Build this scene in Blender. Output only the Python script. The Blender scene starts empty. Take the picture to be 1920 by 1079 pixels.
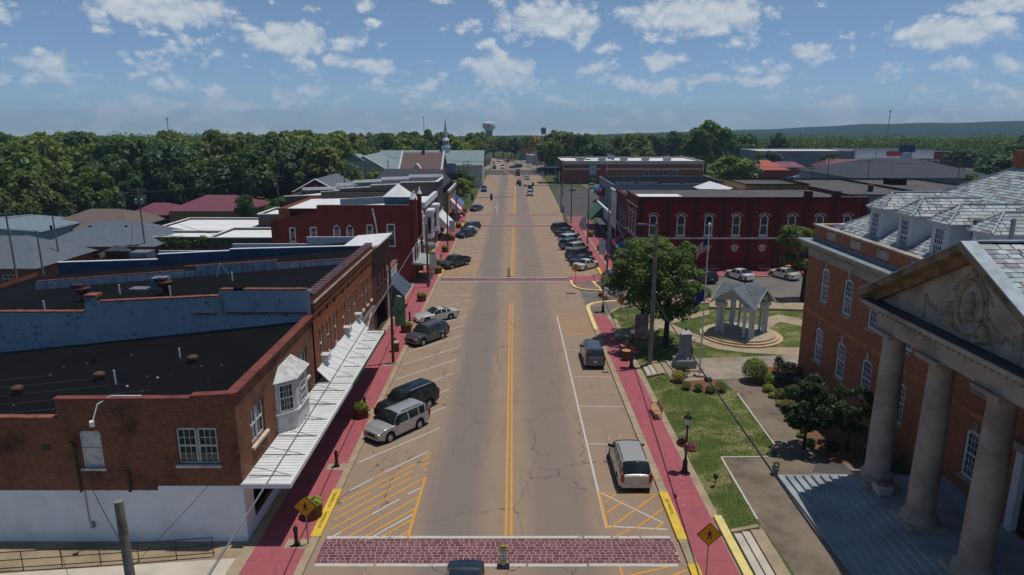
import bpy, bmesh, math, random
from math import sin, cos, pi, radians, sqrt, atan2, floor
from mathutils import Vector, Matrix
S = bpy.context.scene
COL = S.collection
R = random.Random(7)
# ------------------------------------------------------------------ camera
CAMH, PITCH, FPX, CX, CY = 21.0, math.atan(307.5 / 1280.), 1280., 960., 539.5
cam = bpy.data.cameras.new('camera'); cam.lens = 24; cam.sensor_width = 36; cam.clip_end = 30000; cam.clip_start = .5
camo = bpy.data.objects.new('camera', cam); COL.objects.link(camo)
camo.location = (0, 0, CAMH); camo.rotation_euler = (pi / 2 - PITCH, 0, 0)
S.camera = camo
# ------------------------------------------------------------------ view
S.view_settings.view_transform = 'Standard'; S.view_settings.look = 'None'
S.view_settings.exposure = 0.06; S.view_settings.gamma = 1
S.cycles.max_bounces = 6; S.cycles.diffuse_bounces = 2; S.cycles.glossy_bounces = 3; S.cycles.transmission_bounces = 4
S.cycles.volume_bounces = 0; S.cycles.transparent_max_bounces = 8
S.cycles.volume_step_rate = 5
# ------------------------------------------------------------------ sun + sky
SH = Vector((-.215, -.085, -1)).normalized()          # direction sunlight travels
sun = bpy.data.lights.new('sun', 'SUN'); sun.energy = 3.0; sun.angle = radians(.53); sun.color = (1, .955, .89)
suno = bpy.data.objects.new('sun', sun); COL.objects.link(suno); suno.location = (60, 60, 200)
suno.rotation_euler = SH.to_track_quat('-Z', 'Y').to_euler()
ELEV = math.asin(-SH.z); AZ = atan2(-SH.x, -SH.y)
W = bpy.data.worlds.new('World'); S.world = W; W.use_nodes = True
wn, wl = W.node_tree.nodes, W.node_tree.links
wn.clear()
def wnode(t, **k):
    n = wn.new(t)
    for a, b in k.items(): setattr(n, a, b)
    return n
def wmath(op, a, b=None, c=None, clamp=False):
    n = wn.new('ShaderNodeMath'); n.operation = op; n.use_clamp = clamp
    for i, x in enumerate((a, b, c)):
        if x is None: continue
        if isinstance(x, (int, float)): n.inputs[i].default_value = x
        else: wl.new(x, n.inputs[i])
    return n.outputs[0]
sky = wnode('ShaderNodeTexSky'); sky.sky_type = 'NISHITA'; sky.sun_disc = False
sky.sun_elevation = ELEV; sky.sun_rotation = AZ; sky.altitude = 120; sky.air_density = .7; sky.dust_density = .1; sky.ozone_density = 4.
tc = wnode('ShaderNodeTexCoord'); sep = wnode('ShaderNodeSeparateXYZ'); wl.new(tc.outputs['Generated'], sep.inputs[0])
az = wmath('ARCTAN2', sep.outputs[0], sep.outputs[1]); el = wmath('ARCSINE', sep.outputs[2])
def comb(x, y, z=0.):
    n = wn.new('ShaderNodeCombineXYZ')
    for i, q in enumerate((x, y, z)):
        if isinstance(q, (int, float)): n.inputs[i].default_value = q
        else: wl.new(q, n.inputs[i])
    return n.outputs[0]
def wnoise(vec, scale, detail, rough=.6, dist=0.):
    n = wn.new('ShaderNodeTexNoise'); n.noise_dimensions = '2D'; n.inputs['Scale'].default_value = scale; n.inputs['Detail'].default_value = detail
    n.inputs['Roughness'].default_value = rough; n.inputs['Distortion'].default_value = dist
    wl.new(vec, n.inputs['Vector']); return n.outputs['Fac']
def pix_ray(u, v):
    a = (u - CX) / FPX; b = -(v - CY) / FPX; s, c = sin(PITCH), cos(PITCH)
    return Vector((a, c + b * s, -s + b * c))
# the larger cumulus of the sky in view: picture centre, half width, half height (degrees come from the lens)
CLOUDS = [(300, 22, 170, 40, 1.), (545, 75, 120, 46, 1.), (630, 112, 48, 26, .8), (705, 128, 66, 28, .9), (590, 168, 66, 26, .8), (930, 135, 86, 56, 1.),
          (85, 122, 92, 38, .75), (55, 150, 60, 18, .5), (1030, 40, 160, 62, .85), (1300, 28, 190, 58, 1.), (1240, 112, 66, 26, .8), (1140, 90, 42, 22, .7),
          (1780, 62, 150, 40, .9), (1512, 97, 56, 28, .8), (1860, 12, 110, 26, .9), (1000, 165, 90, 36, .45), (330, 160, 90, 34, .6),
          (1790, 118, 56, 24, .7), (1895, 122, 50, 26, .6), (685, 10, 44, 24, .7), (1440, 130, 70, 34, .5), (1380, 82, 46, 26, .6), (1085, 78, 50, 20, .6), (830, 0, 80, 14, .6), (300, 66, 80, 14, .35), (120, 185, 100, 26, .45)]
warp = wnoise(comb(wmath('MULTIPLY', az, 14.), wmath('MULTIPLY', el, 22.)), 1., 3)
wv = wmath('MULTIPLY', wmath('SUBTRACT', warp, .5), .035)
P2 = comb(wmath('ADD', az, wv), wmath('MULTIPLY_ADD', wv, .5, el))
m_ = None
for (u, v, hu, hv, st) in CLOUDS:
    d = pix_ray(u, v).normalized(); a0 = atan2(d.x, d.y); e0 = math.asin(d.z); sa = hu / FPX * .8; se = hv / FPX * .8
    n = wnode('ShaderNodeVectorMath', operation='MULTIPLY_ADD'); wl.new(P2, n.inputs[0]); n.inputs[1].default_value = (1 / sa, 1 / se, 0); n.inputs[2].default_value = (-a0 / sa, -e0 / se, 0)
    q = wnode('ShaderNodeVectorMath', operation='LENGTH'); wl.new(n.outputs[0], q.inputs[0])
    f = wmath('MULTIPLY_ADD', q.outputs['Value'], -1.35 * st, 1.6 * st); m_ = f if m_ is None else wmath('MAXIMUM', m_, f)
m_ = wmath('MINIMUM', m_, 1.05)
m_ = wmath('MAXIMUM', m_, -1.)
def billow(v, sc):
    return wmath('ABSOLUTE', wmath('MULTIPLY_ADD', wnoise(v, sc, 1, .5), 2., -1.))
big = wnoise(comb(wmath('MULTIPLY', az, 12.), wmath('MULTIPLY', el, 27.)), 1., 4, .6)
# scattered fair-weather field, thicker towards the horizon, the same all round
cov = wmath('MULTIPLY', wmath('SUBTRACT', 1., wmath('DIVIDE', el, .20), clamp=True), .215)
gen = wmath('MULTIPLY_ADD', wmath('ADD', big, cov), 3.4, -2.22)
body = wmath('MAXIMUM', wmath('MULTIPLY_ADD', m_, 1.25, -.46), gen)
def lumps(elv):
    v = comb(wmath('MULTIPLY', az, 34.), wmath('MULTIPLY', elv, 46.))
    return v, wmath('ADD', wmath('MULTIPLY_ADD', billow(v, .7), 1.15, -.36), wmath('MULTIPLY_ADD', billow(v, 1.7), .6, -.16))
v0, l0 = lumps(el); v1, l1 = lumps(wmath('ADD', el, .010))
d0 = wmath('MULTIPLY_ADD', wmath('ADD', l0, wmath('MULTIPLY_ADD', billow(v0, 4.3), .42, -.1)), .8, body)
alpha = wmath('MULTIPLY_ADD', d0, 1.55, .06, clamp=True); alpha = wmath('MAXIMUM', wmath('SMOOTH_MIN', alpha, .93, .3), 0.)
alpha = wmath('MULTIPLY', alpha, wmath('MULTIPLY_ADD', el, 6.5, .34, clamp=True))
lit = wmath('MULTIPLY_ADD', wmath('SUBTRACT', l0, l1), .55, wmath('MULTIPLY_ADD', d0, -.22, .86), clamp=True)
ramp = wnode('ShaderNodeMix', data_type='RGBA'); wl.new(lit, ramp.inputs['Factor'])
ramp.inputs[6].default_value = (3.0, 3.8, 4.8, 1); ramp.inputs[7].default_value = (6.1, 6.5, 6.9, 1)
# the air low over the horizon is bluer and darker than the clear-sky model has it, all the way round
low = wnode('ShaderNodeMix', data_type='RGBA'); wl.new(wmath('MULTIPLY', wmath('MAXIMUM', el, 0.), 5.5, clamp=True), low.inputs['Factor']); low.inputs[6].default_value = (.48, .60, .79, 1); low.inputs[7].default_value = (.87, .86, .81, 1)
tint = wnode('ShaderNodeMix', data_type='RGBA', blend_type='MULTIPLY'); tint.inputs['Factor'].default_value = 1.; wl.new(sky.outputs[0], tint.inputs[6]); wl.new(low.outputs[2], tint.inputs[7])
mix = wnode('ShaderNodeMix', data_type='RGBA'); wl.new(alpha, mix.inputs['Factor']); wl.new(tint.outputs[2], mix.inputs[6]); wl.new(ramp.outputs[2], mix.inputs[7])
bg = wnode('ShaderNodeBackground'); bg.inputs[1].default_value = .098; wl.new(mix.outputs[2], bg.inputs[0])
wo = wnode('ShaderNodeOutputWorld'); wl.new(bg.outputs[0], wo.inputs[0])
W.cycles.sampling_method = 'NONE'
# ------------------------------------------------------------------ helpers: survey (photo point -> real place), materials, meshes
def g(u, v, z=0.):
    r = pix_ray(u, v); t = (z - CAMH) / r.z
    return (r.x * t, r.y * t)
def ay(u, v, Y):
    r = pix_ray(u, v); t = Y / r.y
    return (r.x * t, CAMH + r.z * t)
def ax(u, v, X):
    r = pix_ray(u, v); t = X / r.x
    return (r.y * t, CAMH + r.z * t)
MATS = {}
def srgb(c):
    return tuple(((x / 255) / 12.92 if x / 255 <= .04045 else ((x / 255 + .055) / 1.055) ** 2.4) for x in c)
class Nt:
    def __init__(s, name):
        s.m = bpy.data.materials.new(name); s.m.use_nodes = True; s.n = s.m.node_tree.nodes; s.l = s.m.node_tree.links
        s.b = s.n['Principled BSDF']; s.tc = s.n.new('ShaderNodeTexCoord')
    def set(s, sock, v):
        if isinstance(v, bpy.types.NodeSocket): s.l.new(v, sock)
        elif isinstance(v, tuple): sock.default_value = (*v[:3], 1) if len(sock.default_value) == 4 else v
        else: sock.default_value = v
    def node(s, t, props=None, **ins):
        n = s.n.new(t)
        for a, b in (props or {}).items(): setattr(n, a, b)
        for a, b in ins.items(): s.set(n.inputs[a.replace('_', ' ')], b)
        return n
    def math(s, op, a, b=0., c=0., clamp=False):
        n = s.n.new('ShaderNodeMath'); n.operation = op; n.use_clamp = clamp
        s.set(n.inputs[0], a); s.set(n.inputs[1], b); s.set(n.inputs[2], c); return n.outputs[0]
    def mix(s, f, a, b, mode='MIX'):
        n = s.n.new('ShaderNodeMix'); n.data_type = 'RGBA'; n.blend_type = mode
        s.set(n.inputs[0], f); s.set(n.inputs[6], a); s.set(n.inputs[7], b); return n.outputs[2]
    def noise(s, vec, scale, detail=4, rough=.6, dist=0.):
        return s.node('ShaderNodeTexNoise', Vector=vec, Scale=scale, Detail=float(detail), Roughness=rough, Distortion=dist).outputs['Fac']
    def ramp(s, f, lo, hi):
        n = s.n.new('ShaderNodeMapRange'); n.interpolation_type = 'SMOOTHSTEP'; s.set(n.inputs[0], f); s.set(n.inputs[1], lo); s.set(n.inputs[2], hi); return n.outputs[0]
    def sep(s, vec):
        n = s.n.new('ShaderNodeSeparateXYZ'); s.set(n.inputs[0], vec); return n.outputs
    def comb(s, x, y, z=0.):
        n = s.n.new('ShaderNodeCombineXYZ'); s.set(n.inputs[0], x); s.set(n.inputs[1], y); s.set(n.inputs[2], z); return n.outputs[0]
    def out(s, col, rough=.85, metal=0., bump=None, bd=.02, bs=.5, spec=.3):
        s.set(s.b.inputs['Base Color'], col); s.set(s.b.inputs['Roughness'], rough); s.set(s.b.inputs['Metallic'], metal)
        s.b.inputs['Specular IOR Level'].default_value = spec
        if bump is not None:
            n = s.node('ShaderNodeBump', Strength=bs, Distance=bd, Height=bump); s.l.new(n.outputs[0], s.b.inputs['Normal'])
        return s.m
    @property
    def P(s):                                                  # position in the world: weathering runs on across pieces
        if not hasattr(s, '_g'): s._g = s.n.new('ShaderNodeNewGeometry')
        return s._g.outputs['Position']
def plain(name, c, rough=.7, metal=0., var=.18, scale=1.5, spec=.3, c2=None):
    """one paint or stone colour, with soft blotches and fine grain"""
    if name in MATS: return MATS[name]
    t = Nt(name); c = srgb(c)
    n1 = t.noise(t.P, scale, 5); n2 = t.noise(t.P, scale * 14, 3)
    dark = srgb(c2) if c2 else tuple(x * (1 - var * 2) for x in c)
    col = t.mix(t.ramp(n1, .35, .75), c, dark)
    col = t.mix(t.math('MULTIPLY', n2, var), col, tuple(x * .55 for x in c))
    MATS[name] = t.out(col, rough, metal, spec=spec); return MATS[name]
def brick(name, c, c2, mortar, bw=.21, bh=.072, stain=.5, paint=None, streak=(.02, .018, .016), dirt=0.):
    """bricks in running bond on upright walls; stain = dark weathering with a shape of its own"""
    if name in MATS: return MATS[name]
    t = Nt(name); p = t.sep(t.P)
    vec = t.comb(t.math('ADD', p[0], p[1]), p[2])
    bt = t.node('ShaderNodeTexBrick', Vector=vec, Color1=srgb(c), Color2=srgb(c2), Mortar=srgb(mortar), Scale=1.)
    bt.inputs['Mortar Size'].default_value = .007; bt.inputs['Brick Width'].default_value = bw; bt.inputs['Row Height'].default_value = bh; bt.inputs['Bias'].default_value = -.2
    col = bt.outputs['Color']
    n = t.noise(t.P, .45, 6, .65); col = t.mix(t.math('MULTIPLY', t.ramp(n, .45, .75), stain), col, streak)
    n = t.noise(t.P, 3.2, 4); col = t.mix(t.math('MULTIPLY', t.ramp(n, .4, .8), .35), col, tuple(x * .6 for x in srgb(c2)))
    if paint:
        pn = t.noise(t.comb(t.math('MULTIPLY', t.math('ADD', p[0], p[1]), 1.), t.math('MULTIPLY', p[2], .9)), 2.1, 8, .7)
        pn2 = t.noise(t.P, .35, 3)
        f = t.ramp(t.math('ADD', pn, t.math('MULTIPLY', pn2, .5)), .63 + dirt, .69 + dirt)
        pc = t.mix(t.noise(t.P, .8, 5), srgb(paint), tuple(x * .72 for x in srgb(paint)))
        pc = t.mix(t.math('MULTIPLY', bt.outputs['Fac'], .45), pc, tuple(x * .5 for x in srgb(paint)))
        col = t.mix(f, pc, t.mix(.45, col, pc))
    MATS[name] = t.out(col, .9, bump=t.math('SUBTRACT', 1., bt.outputs['Fac']), bd=.006, bs=.6, spec=.15); return MATS[name]
def shingle(name, c, c2, w=.3, h=.16, var=.6):
    if name in MATS: return MATS[name]
    t = Nt(name); p = t.sep(t.P)
    vec = t.comb(t.math('ADD', p[0], t.math('MULTIPLY', p[1], .35)), t.math('MULTIPLY', p[2], 2.))
    bt = t.node('ShaderNodeTexBrick', Vector=vec, Color1=srgb(c), Color2=srgb(c2), Mortar=tuple(x * .4 for x in srgb(c2)), Scale=1.)
    bt.inputs['Mortar Size'].default_value = .012; bt.inputs['Brick Width'].default_value = w; bt.inputs['Row Height'].default_value = h
    col = t.mix(t.math('MULTIPLY', t.noise(t.P, .5, 5), var), bt.outputs['Color'], tuple(x * .6 for x in srgb(c2)))
    MATS[name] = t.out(col, .9, bump=t.math('SUBTRACT', 1., bt.outputs['Fac']), bd=.01); return MATS[name]
def glass(name='window_glass', tint=(.015, .02, .026), rough=.06):
    if name in MATS: return MATS[name]
    t = Nt(name); n = t.noise(t.P, .9, 2)
    MATS[name] = t.out(t.mix(t.ramp(n, .4, .7), tint, tuple(x * 3.2 for x in tint)), rough, spec=.6); return MATS[name]
# ---- mesh builder
OFF = {}
class M:
    def __init__(s): s.v = []; s.f = []; s.m = []
    def face(s, pts, mi=0):
        i = len(s.v); s.v += [tuple(p) for p in pts]; s.f.append(tuple(range(i, i + len(pts)))); s.m.append(mi); return s
    def hexa(s, p, mi=0):
        i = len(s.v); s.v += [tuple(q) for q in p]
        for q in ((3, 2, 1, 0), (4, 5, 6, 7), (0, 1, 5, 4), (1, 2, 6, 5), (2, 3, 7, 6), (3, 0, 4, 7)):
            s.f.append(tuple(i + k for k in q)); s.m.append(mi)
        return s
    def box(s, x0, x1, y0, y1, z0, z1, mi=0):
        return s.hexa([(x0, y0, z0), (x1, y0, z0), (x1, y1, z0), (x0, y1, z0), (x0, y0, z1), (x1, y0, z1), (x1, y1, z1), (x0, y1, z1)], mi)
    def rbox(s, c, sx, sy, z0, z1, rz=0., mi=0, top=1.):
        co, si = cos(rz), sin(rz); P = []
        for z, k in ((z0, 1.), (z1, top)):
            for a, b in ((-1, -1), (1, -1), (1, 1), (-1, 1)):
                x, y = a * sx / 2 * k, b * sy / 2 * k; P.append((c[0] + x * co - y * si, c[1] + x * si + y * co, z))
        return s.hexa(P, mi)
    def prism(s, poly, z0, z1, mi=0, bottom=True):
        n = len(poly); a = sum(poly[i][0] * poly[(i + 1) % n][1] - poly[(i + 1) % n][0] * poly[i][1] for i in range(n))
        if a < 0: poly = poly[::-1]
        zf = z1 if callable(z1) else (lambda x, y: z1)
        i = len(s.v); s.v += [(p[0], p[1], z0) for p in poly] + [(p[0], p[1], zf(*p[:2])) for p in poly]
        if bottom: s.f.append(tuple(range(i + n - 1, i - 1, -1))); s.m.append(mi)
        s.f.append(tuple(range(i + n, i + 2 * n))); s.m.append(mi)
        for k in range(n): s.f.append((i + k, i + (k + 1) % n, i + n + (k + 1) % n, i + n + k)); s.m.append(mi)
        return s
    def lathe(s, prof, n=12, c=(0, 0, 0), mi=0, cap=True):
        i = len(s.v)
        for r, z in prof:
            for k in range(n): s.v.append((c[0] + r * cos(2 * pi * k / n), c[1] + r * sin(2 * pi * k / n), c[2] + z))
        for j in range(len(prof) - 1):
            for k in range(n):
                a = i + j * n + k; b = i + j * n + (k + 1) % n; s.f.append((a, b, b + n, a + n)); s.m.append(mi)
        if cap:
            s.f.append(tuple(i + k for k in range(n - 1, -1, -1))); s.m.append(mi)
            s.f.append(tuple(i + (len(prof) - 1) * n + k for k in range(n))); s.m.append(mi)
        return s
    def tube(s, path, r, n=6, mi=0, r1=None):
        path = [Vector(p) for p in path]; L = len(path); i = len(s.v)
        for j, p in enumerate(path):
            d = (path[min(j + 1, L - 1)] - path[max(j - 1, 0)]).normalized()
            a = d.cross(Vector((0, 0, 1)) if abs(d.z) < .95 else Vector((1, 0, 0))).normalized(); b = d.cross(a)
            rr = r if r1 is None else r + (r1 - r) * j / (L - 1)
            for k in range(n): s.v.append(tuple(p + a * rr * cos(2 * pi * k / n) + b * rr * sin(2 * pi * k / n)))
        for j in range(L - 1):
            for k in range(n):
                q = i + j * n + k; w = i + j * n + (k + 1) % n; s.f.append((q, q + n, w + n, w)); s.m.append(mi)
        s.f.append(tuple(i + k for k in range(n))); s.m.append(mi); s.f.append(tuple(i + (L - 1) * n + k for k in range(n - 1, -1, -1))); s.m.append(mi)
        return s
    def mesh(s, name, mats, smooth=None):
        me = bpy.data.meshes.new(name); me.from_pydata(s.v, [], s.f); mats = mats if isinstance(mats, (list, tuple)) else [mats]
        for m in mats: me.materials.append(m)
        if len(mats) > 1: me.polygons.foreach_set('material_index', s.m)
        if smooth is not None: shade(me, smooth)
        me.update(); return me
    def obj(s, name, mats, parent=None, smooth=None, local=False, **kw):
        return put(name, s.mesh(name, mats, smooth), parent, local=local, **kw)
def shade(me, ang):
    bm = bmesh.new(); bm.from_mesh(me); bmesh.ops.remove_doubles(bm, verts=bm.verts, dist=1e-4)
    for f in bm.faces: f.smooth = True
    for e in bm.edges:
        if len(e.link_faces) == 2: e.smooth = e.calc_face_angle(0) < radians(ang)
    bm.to_mesh(me); bm.free()
def put(name, me, parent=None, loc=None, rz=0., local=False, label=None, cat=None, group=None, kind=None):
    o = bpy.data.objects.new(name, me); COL.objects.link(o)
    if parent is not None:
        o.parent = parent
        if loc is not None: o.location = loc
        elif not local: o.location = -OFF.get(parent, Vector((0, 0, 0)))
        OFF[o] = OFF.get(parent, Vector((0, 0, 0))) + Vector(o.location)
    else:
        if loc is not None: o.location = loc
        OFF[o] = Vector(o.location)
    o.rotation_euler = (0, 0, rz)
    if label: o['label'] = label
    if cat: o['category'] = cat
    if group: o['group'] = group
    if kind: o['kind'] = kind
    return o
def thing(name, label, cat, loc=(0, 0, 0), rz=0., group=None):
    return put(name, None, None, loc, rz, label=label, cat=cat, group=group)
def tree_copy(o, parent=None, loc=None, rz=None, label=None, group=None, scale=None):
    c = o.copy(); COL.objects.link(c); c.parent = parent
    if loc is not None: c.location = loc
    if rz is not None: c.rotation_euler = (0, 0, rz)
    if scale is not None: c.scale = scale
    if label: c['label'] = label
    if group: c['group'] = group
    for ch in o.children: tree_copy(ch, c)
    return c
def struct(name, m, mats, **kw):
    return m.obj(name, mats, kind='structure', **kw)
RZ = {'-y': 0., '+x': pi / 2, '+y': pi, '-x': -pi / 2}
def wall_faces(m, a, b, z0, z1, holes=(), mi=0, reveal=.22, ztop=None):
    """upright wall from a to b (outside on the right hand when walking a->b is -normal); holes = (s0, s1, zlo, zhi, arch rise)"""
    a = Vector((a[0], a[1], 0)); b = Vector((b[0], b[1], 0)); L = (b - a).length; d = (b - a) / L; n = Vector((d.y, -d.x, 0))
    def P(s_, z, k=0.): q = a + d * s_ - n * k; return (q.x, q.y, z)
    xs = sorted({0., L, *[h[0] for h in holes], *[h[1] for h in holes]}); zs = sorted({z0, z1, *[h[2] for h in holes], *[h[3] for h in holes]})
    for i in range(len(xs) - 1):
        for j in range(len(zs) - 1):
            cx_, cz_ = (xs[i] + xs[i + 1]) / 2, (zs[j] + zs[j + 1]) / 2
            if any(h[0] < cx_ < h[1] and h[2] < cz_ < h[3] for h in holes): continue
            m.face([P(xs[i], zs[j]), P(xs[i + 1], zs[j]), P(xs[i + 1], zs[j + 1]), P(xs[i], zs[j + 1])], mi)
    if ztop:                                                   # stepped or sloped top: list of (s, z)
        for (s0, h0), (s1, h1) in zip(ztop, ztop[1:]):
            if s1 - s0 < 1e-6: continue
            m.face([P(s0, z1), P(s1, z1), P(s1, h1), P(s0, h0)], mi)
    for h in holes:
        s0, s1, l, t = h[:4]; r = h[4] if len(h) > 4 else 0
        m.face([P(s0, l), P(s0, l, reveal), P(s0, t - r, reveal), P(s0, t - r)], mi); m.face([P(s1, l, reveal), P(s1, l), P(s1, t - r), P(s1, t - r, reveal)], mi)
        m.face([P(s0, l, reveal), P(s0, l), P(s1, l), P(s1, l, reveal)], mi)
        A = [(s0 + (s1 - s0) * k / 8, t - r + r * sin(pi * k / 8) ** .8 if r else t) for k in range(9)]
        for (p, q), (p2, q2) in zip(A, A[1:]):
            m.face([P(p, q), P(p, q, reveal), P(p2, q2, reveal), P(p2, q2)], mi)
            if r: m.face([P(p, q), P(p2, q2), P(p2, t), P(p, t)], mi)
    return m
PANES = {}
def window(parent, at, face, w, h, cols=2, rows=2, mats=None, arch=0., sill=.12, fw=.09, recess=.14, meet=True, gl=None, silm=None, label=None, name='window', muntin=.03, surround=0.):
    """window part standing in a wall opening: frame with bars; children: panes and sill. at = bottom centre on the wall face"""
    fm = mats or MATS['white_trim']; gl = gl or MATS['window_glass']
    key = (round(w, 2), round(h, 2), cols, rows, arch, fm.name, fw, recess, meet, muntin, surround)
    if key not in PANES:
        m = M(); y0, y1 = recess - .03, recess + .04; hw = w / 2
        def top(x): return h - arch + arch * sin(pi * (x + hw) / w) ** .8 if arch and abs(x) < hw else (h - arch if arch else h)
        m.box(-hw, -hw + fw, y0, y1, 0, h - arch); m.box(hw - fw, hw, y0, y1, 0, h - arch); m.box(-hw + fw, hw - fw, y0, y1, 0, fw)
        for k in range(8):
            x0, x1 = -hw + w * k / 8, -hw + w * (k + 1) / 8; a, b = top(x0) if k else h - arch, top(x1) if k < 7 else h - arch
            m.hexa([(x0, y0, a - fw - .01), (x1, y0, b - fw - .01), (x1, y1, b - fw - .01), (x0, y1, a - fw - .01), (x0, y0, a), (x1, y0, b), (x1, y1, b), (x0, y1, a)])
        if surround:
            q = surround
            m.box(-hw - q, -hw + .01, -.03, .03, 0, h - arch); m.box(hw - .01, hw + q, -.03, .03, 0, h - arch)
            for k in range(8):
                x0, x1 = -hw + w * k / 8, -hw + w * (k + 1) / 8; a, b = top(x0) if k else h - arch, top(x1) if k < 7 else h - arch
                m.hexa([(x0, -.03, a - .02), (x1, -.03, b - .02), (x1, .03, b - .02), (x0, .03, a - .02), (x0, -.03, a + q), (x1, -.03, b + q), (x1, .03, b + q), (x0, .03, a + q)])
        iw = (w - 2 * fw) / cols; ih = (h - fw * 2) / rows
        for c in range(1, cols): m.box(-hw + fw + iw * c - muntin / 2, -hw + fw + iw * c + muntin / 2, y0 + .012, y1 - .002, fw, h - fw - .01)
        for r in range(1, rows):
            mt = .045 if (meet and r == rows // 2) else muntin / 2
            m.box(-hw + fw, hw - fw, y0 + (.0 if mt > .03 else .014), y1 - .004, fw + ih * r - mt, fw + ih * r + mt)
        fr = m.mesh('window_frame', fm)
        pm = M().box(-iw / 2, iw / 2, y1 - .022, y1 - .016, 0, ih).mesh('pane', gl)
        PANES[key] = (fr, pm, iw, ih)
    fr, pm, iw, ih = PANES[key]
    o = put(name, fr, parent, loc=Vector(at) - OFF.get(parent, Vector()), rz=RZ[face], label=label)
    for c in range(cols):
        for r in range(rows):
            p = put('pane', pm, o, loc=(-w / 2 + fw + iw * (c + .5), 0, fw + ih * r))
            if pm.materials[0] != gl: p.material_slots[0].link = 'OBJECT'; p.material_slots[0].material = gl
    if sill:
        k = ('sill', round(w, 2), sill)
        if k not in PANES: PANES[k] = M().box(-w / 2 - .1, w / 2 + .1, -.1, recess, -sill, -.004).mesh('sill', silm or fm)
        q = put('sill', PANES[k], o, loc=(0, 0, 0))
        if silm and q.material_slots[0].material != silm: q.material_slots[0].link = 'OBJECT'; q.material_slots[0].material = silm
    return o
def text_mesh(txt, size, depth=.02):
    cu = bpy.data.curves.new('lettering', 'FONT'); cu.body = txt; cu.size = size; cu.extrude = depth / 2; cu.align_x = 'CENTER'; cu.align_y = 'CENTER'; cu.resolution_u = 2
    o = bpy.data.objects.new('lettering', cu); COL.objects.link(o); dg = bpy.context.evaluated_depsgraph_get(); me = bpy.data.meshes.new_from_object(o.evaluated_get(dg))
    bpy.data.objects.remove(o); return me
def lettering(txt, size, mat_, parent, loc, face='-y', flat=False, rz=None, sx=1., depth=.02):
    me = text_mesh(txt, size, depth); me.materials.clear(); me.materials.append(mat_)
    T = Matrix.Scale(sx, 4, (1, 0, 0))
    if not flat: T = Matrix.Rotation(pi / 2, 4, 'X') @ T
    me.transform(T)
    return put('lettering', me, parent, loc=Vector(loc) - OFF.get(parent, Vector()), rz=RZ[face] if rz is None else rz)
def gland(x, y):
    """height of the land: flat in town, falling away behind the left-hand blocks"""
    def ss(t): t = max(0., min(1., t)); return t * t * (3 - 2 * t)
    return -4.2 * ss((-x - 44) / 42.) * ss((y - 55) / 75.) * (1 - ss((y - 230) / 160.)) - 10. * ss((y - 410) / 420.) - max(0., y - 950) * .0165
# ------------------------------------------------------------------ shared materials
plain('white_trim', (214, 218, 222), .5, var=.08)
plain('old_white_paint', (206, 206, 202), .6, var=.22, scale=2.2)
plain('concrete', (168, 150, 124), .9, var=.16, scale=.9)
plain('pale_concrete', (196, 186, 170), .9, var=.12, scale=.7)
plain('walk_concrete', (130, 116, 101), .9, var=.26, scale=.55)
plain('limestone', (172, 160, 148), .85, var=.16, scale=.6, c2=(128, 116, 104))
plain('porch_stone', (158, 164, 168), .7, var=.2, scale=.6)
plain('black_metal', (22, 22, 24), .4, var=.05, spec=.5)
plain('dark_roof', (19, 19, 21), .95, spec=.08, var=.2, scale=.35)
plain('gravel_roof', (96, 92, 92), .95, var=.25, scale=.3)
plain('white_roof', (226, 226, 224), .6, var=.08, scale=.4)
plain('rust_metal', (128, 68, 56), .6, var=.3, scale=1.4, c2=(84, 40, 34))
plain('rusty_tile', (150, 92, 72), .8, var=.35, scale=2.5)
plain('galvanised', (150, 152, 156), .4, metal=.6, var=.15)
plain('wood_pole', (140, 132, 124), .9, var=.3, scale=3)
plain('yellow_kerb', (220, 186, 66), .7, var=.12, scale=1.5)
plain('pale_yellow_kerb', (226, 208, 132), .7, var=.12, scale=1.5)
plain('mulch', (132, 92, 68), 1., var=.35, scale=4)
plain('dry_dirt', (158, 140, 112), 1., var=.2, scale=.5)
plain('grey_asphalt', (118, 112, 106), .95, var=.2, scale=.25)
plain('dark_asphalt', (88, 84, 84), .95, var=.15, scale=.25)
plain('paver', (120, 72, 82), .9, var=.3, scale=3.)
plain('paver_joint', (176, 148, 140), .95, var=.12)
plain('paver_far', (150, 100, 104), .9, var=.2, scale=1)
plain('tyre_rubber', (24, 24, 25), .85, var=.1)
plain('alloy', (196, 198, 200), .35, metal=.2, var=.05)
plain('red_glass', (150, 20, 24), .2, var=.1, spec=.6)
plain('lamp_glass', (214, 216, 214), .15, var=.05, spec=.6)
plain('black_plastic', (26, 26, 28), .55, var=.1)
plain('terracotta', (150, 92, 60), .8, var=.2)
plain('planter_metal', (112, 76, 54), .8, var=.25, scale=3)
plain('bench_wood', (196, 152, 108), .7, var=.2, scale=5)
plain('sign_yellow', (216, 152, 22), .5, var=.06)
plain('sign_orange', (214, 110, 34), .5, var=.06)
plain('sign_lime', (190, 205, 40), .5, var=.06)
plain('white_metal', (222, 222, 220), .5, var=.07, scale=.8)
glass()
glass('dark_glass', (.008, .009, .010), .08)
glass('car_glass', (.012, .016, .016), .04)
def worn_line(name, c, thr):
    t = Nt(name); n = t.noise(t.P, 3.4, 8, .72); m2 = t.noise(t.P, .35, 3)
    f = t.ramp(t.math('ADD', n, t.math('MULTIPLY', m2, .4)), thr - .05, thr + .04)
    MATS[name] = t.out(t.mix(f, t.mix(t.noise(t.P, 1.2, 4), srgb(c), tuple(x * .72 for x in srgb(c))), srgb((132, 114, 98))), .9)
worn_line('white_line', (200, 198, 192), .83); worn_line('yellow_line', (216, 156, 66), .88)
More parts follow.
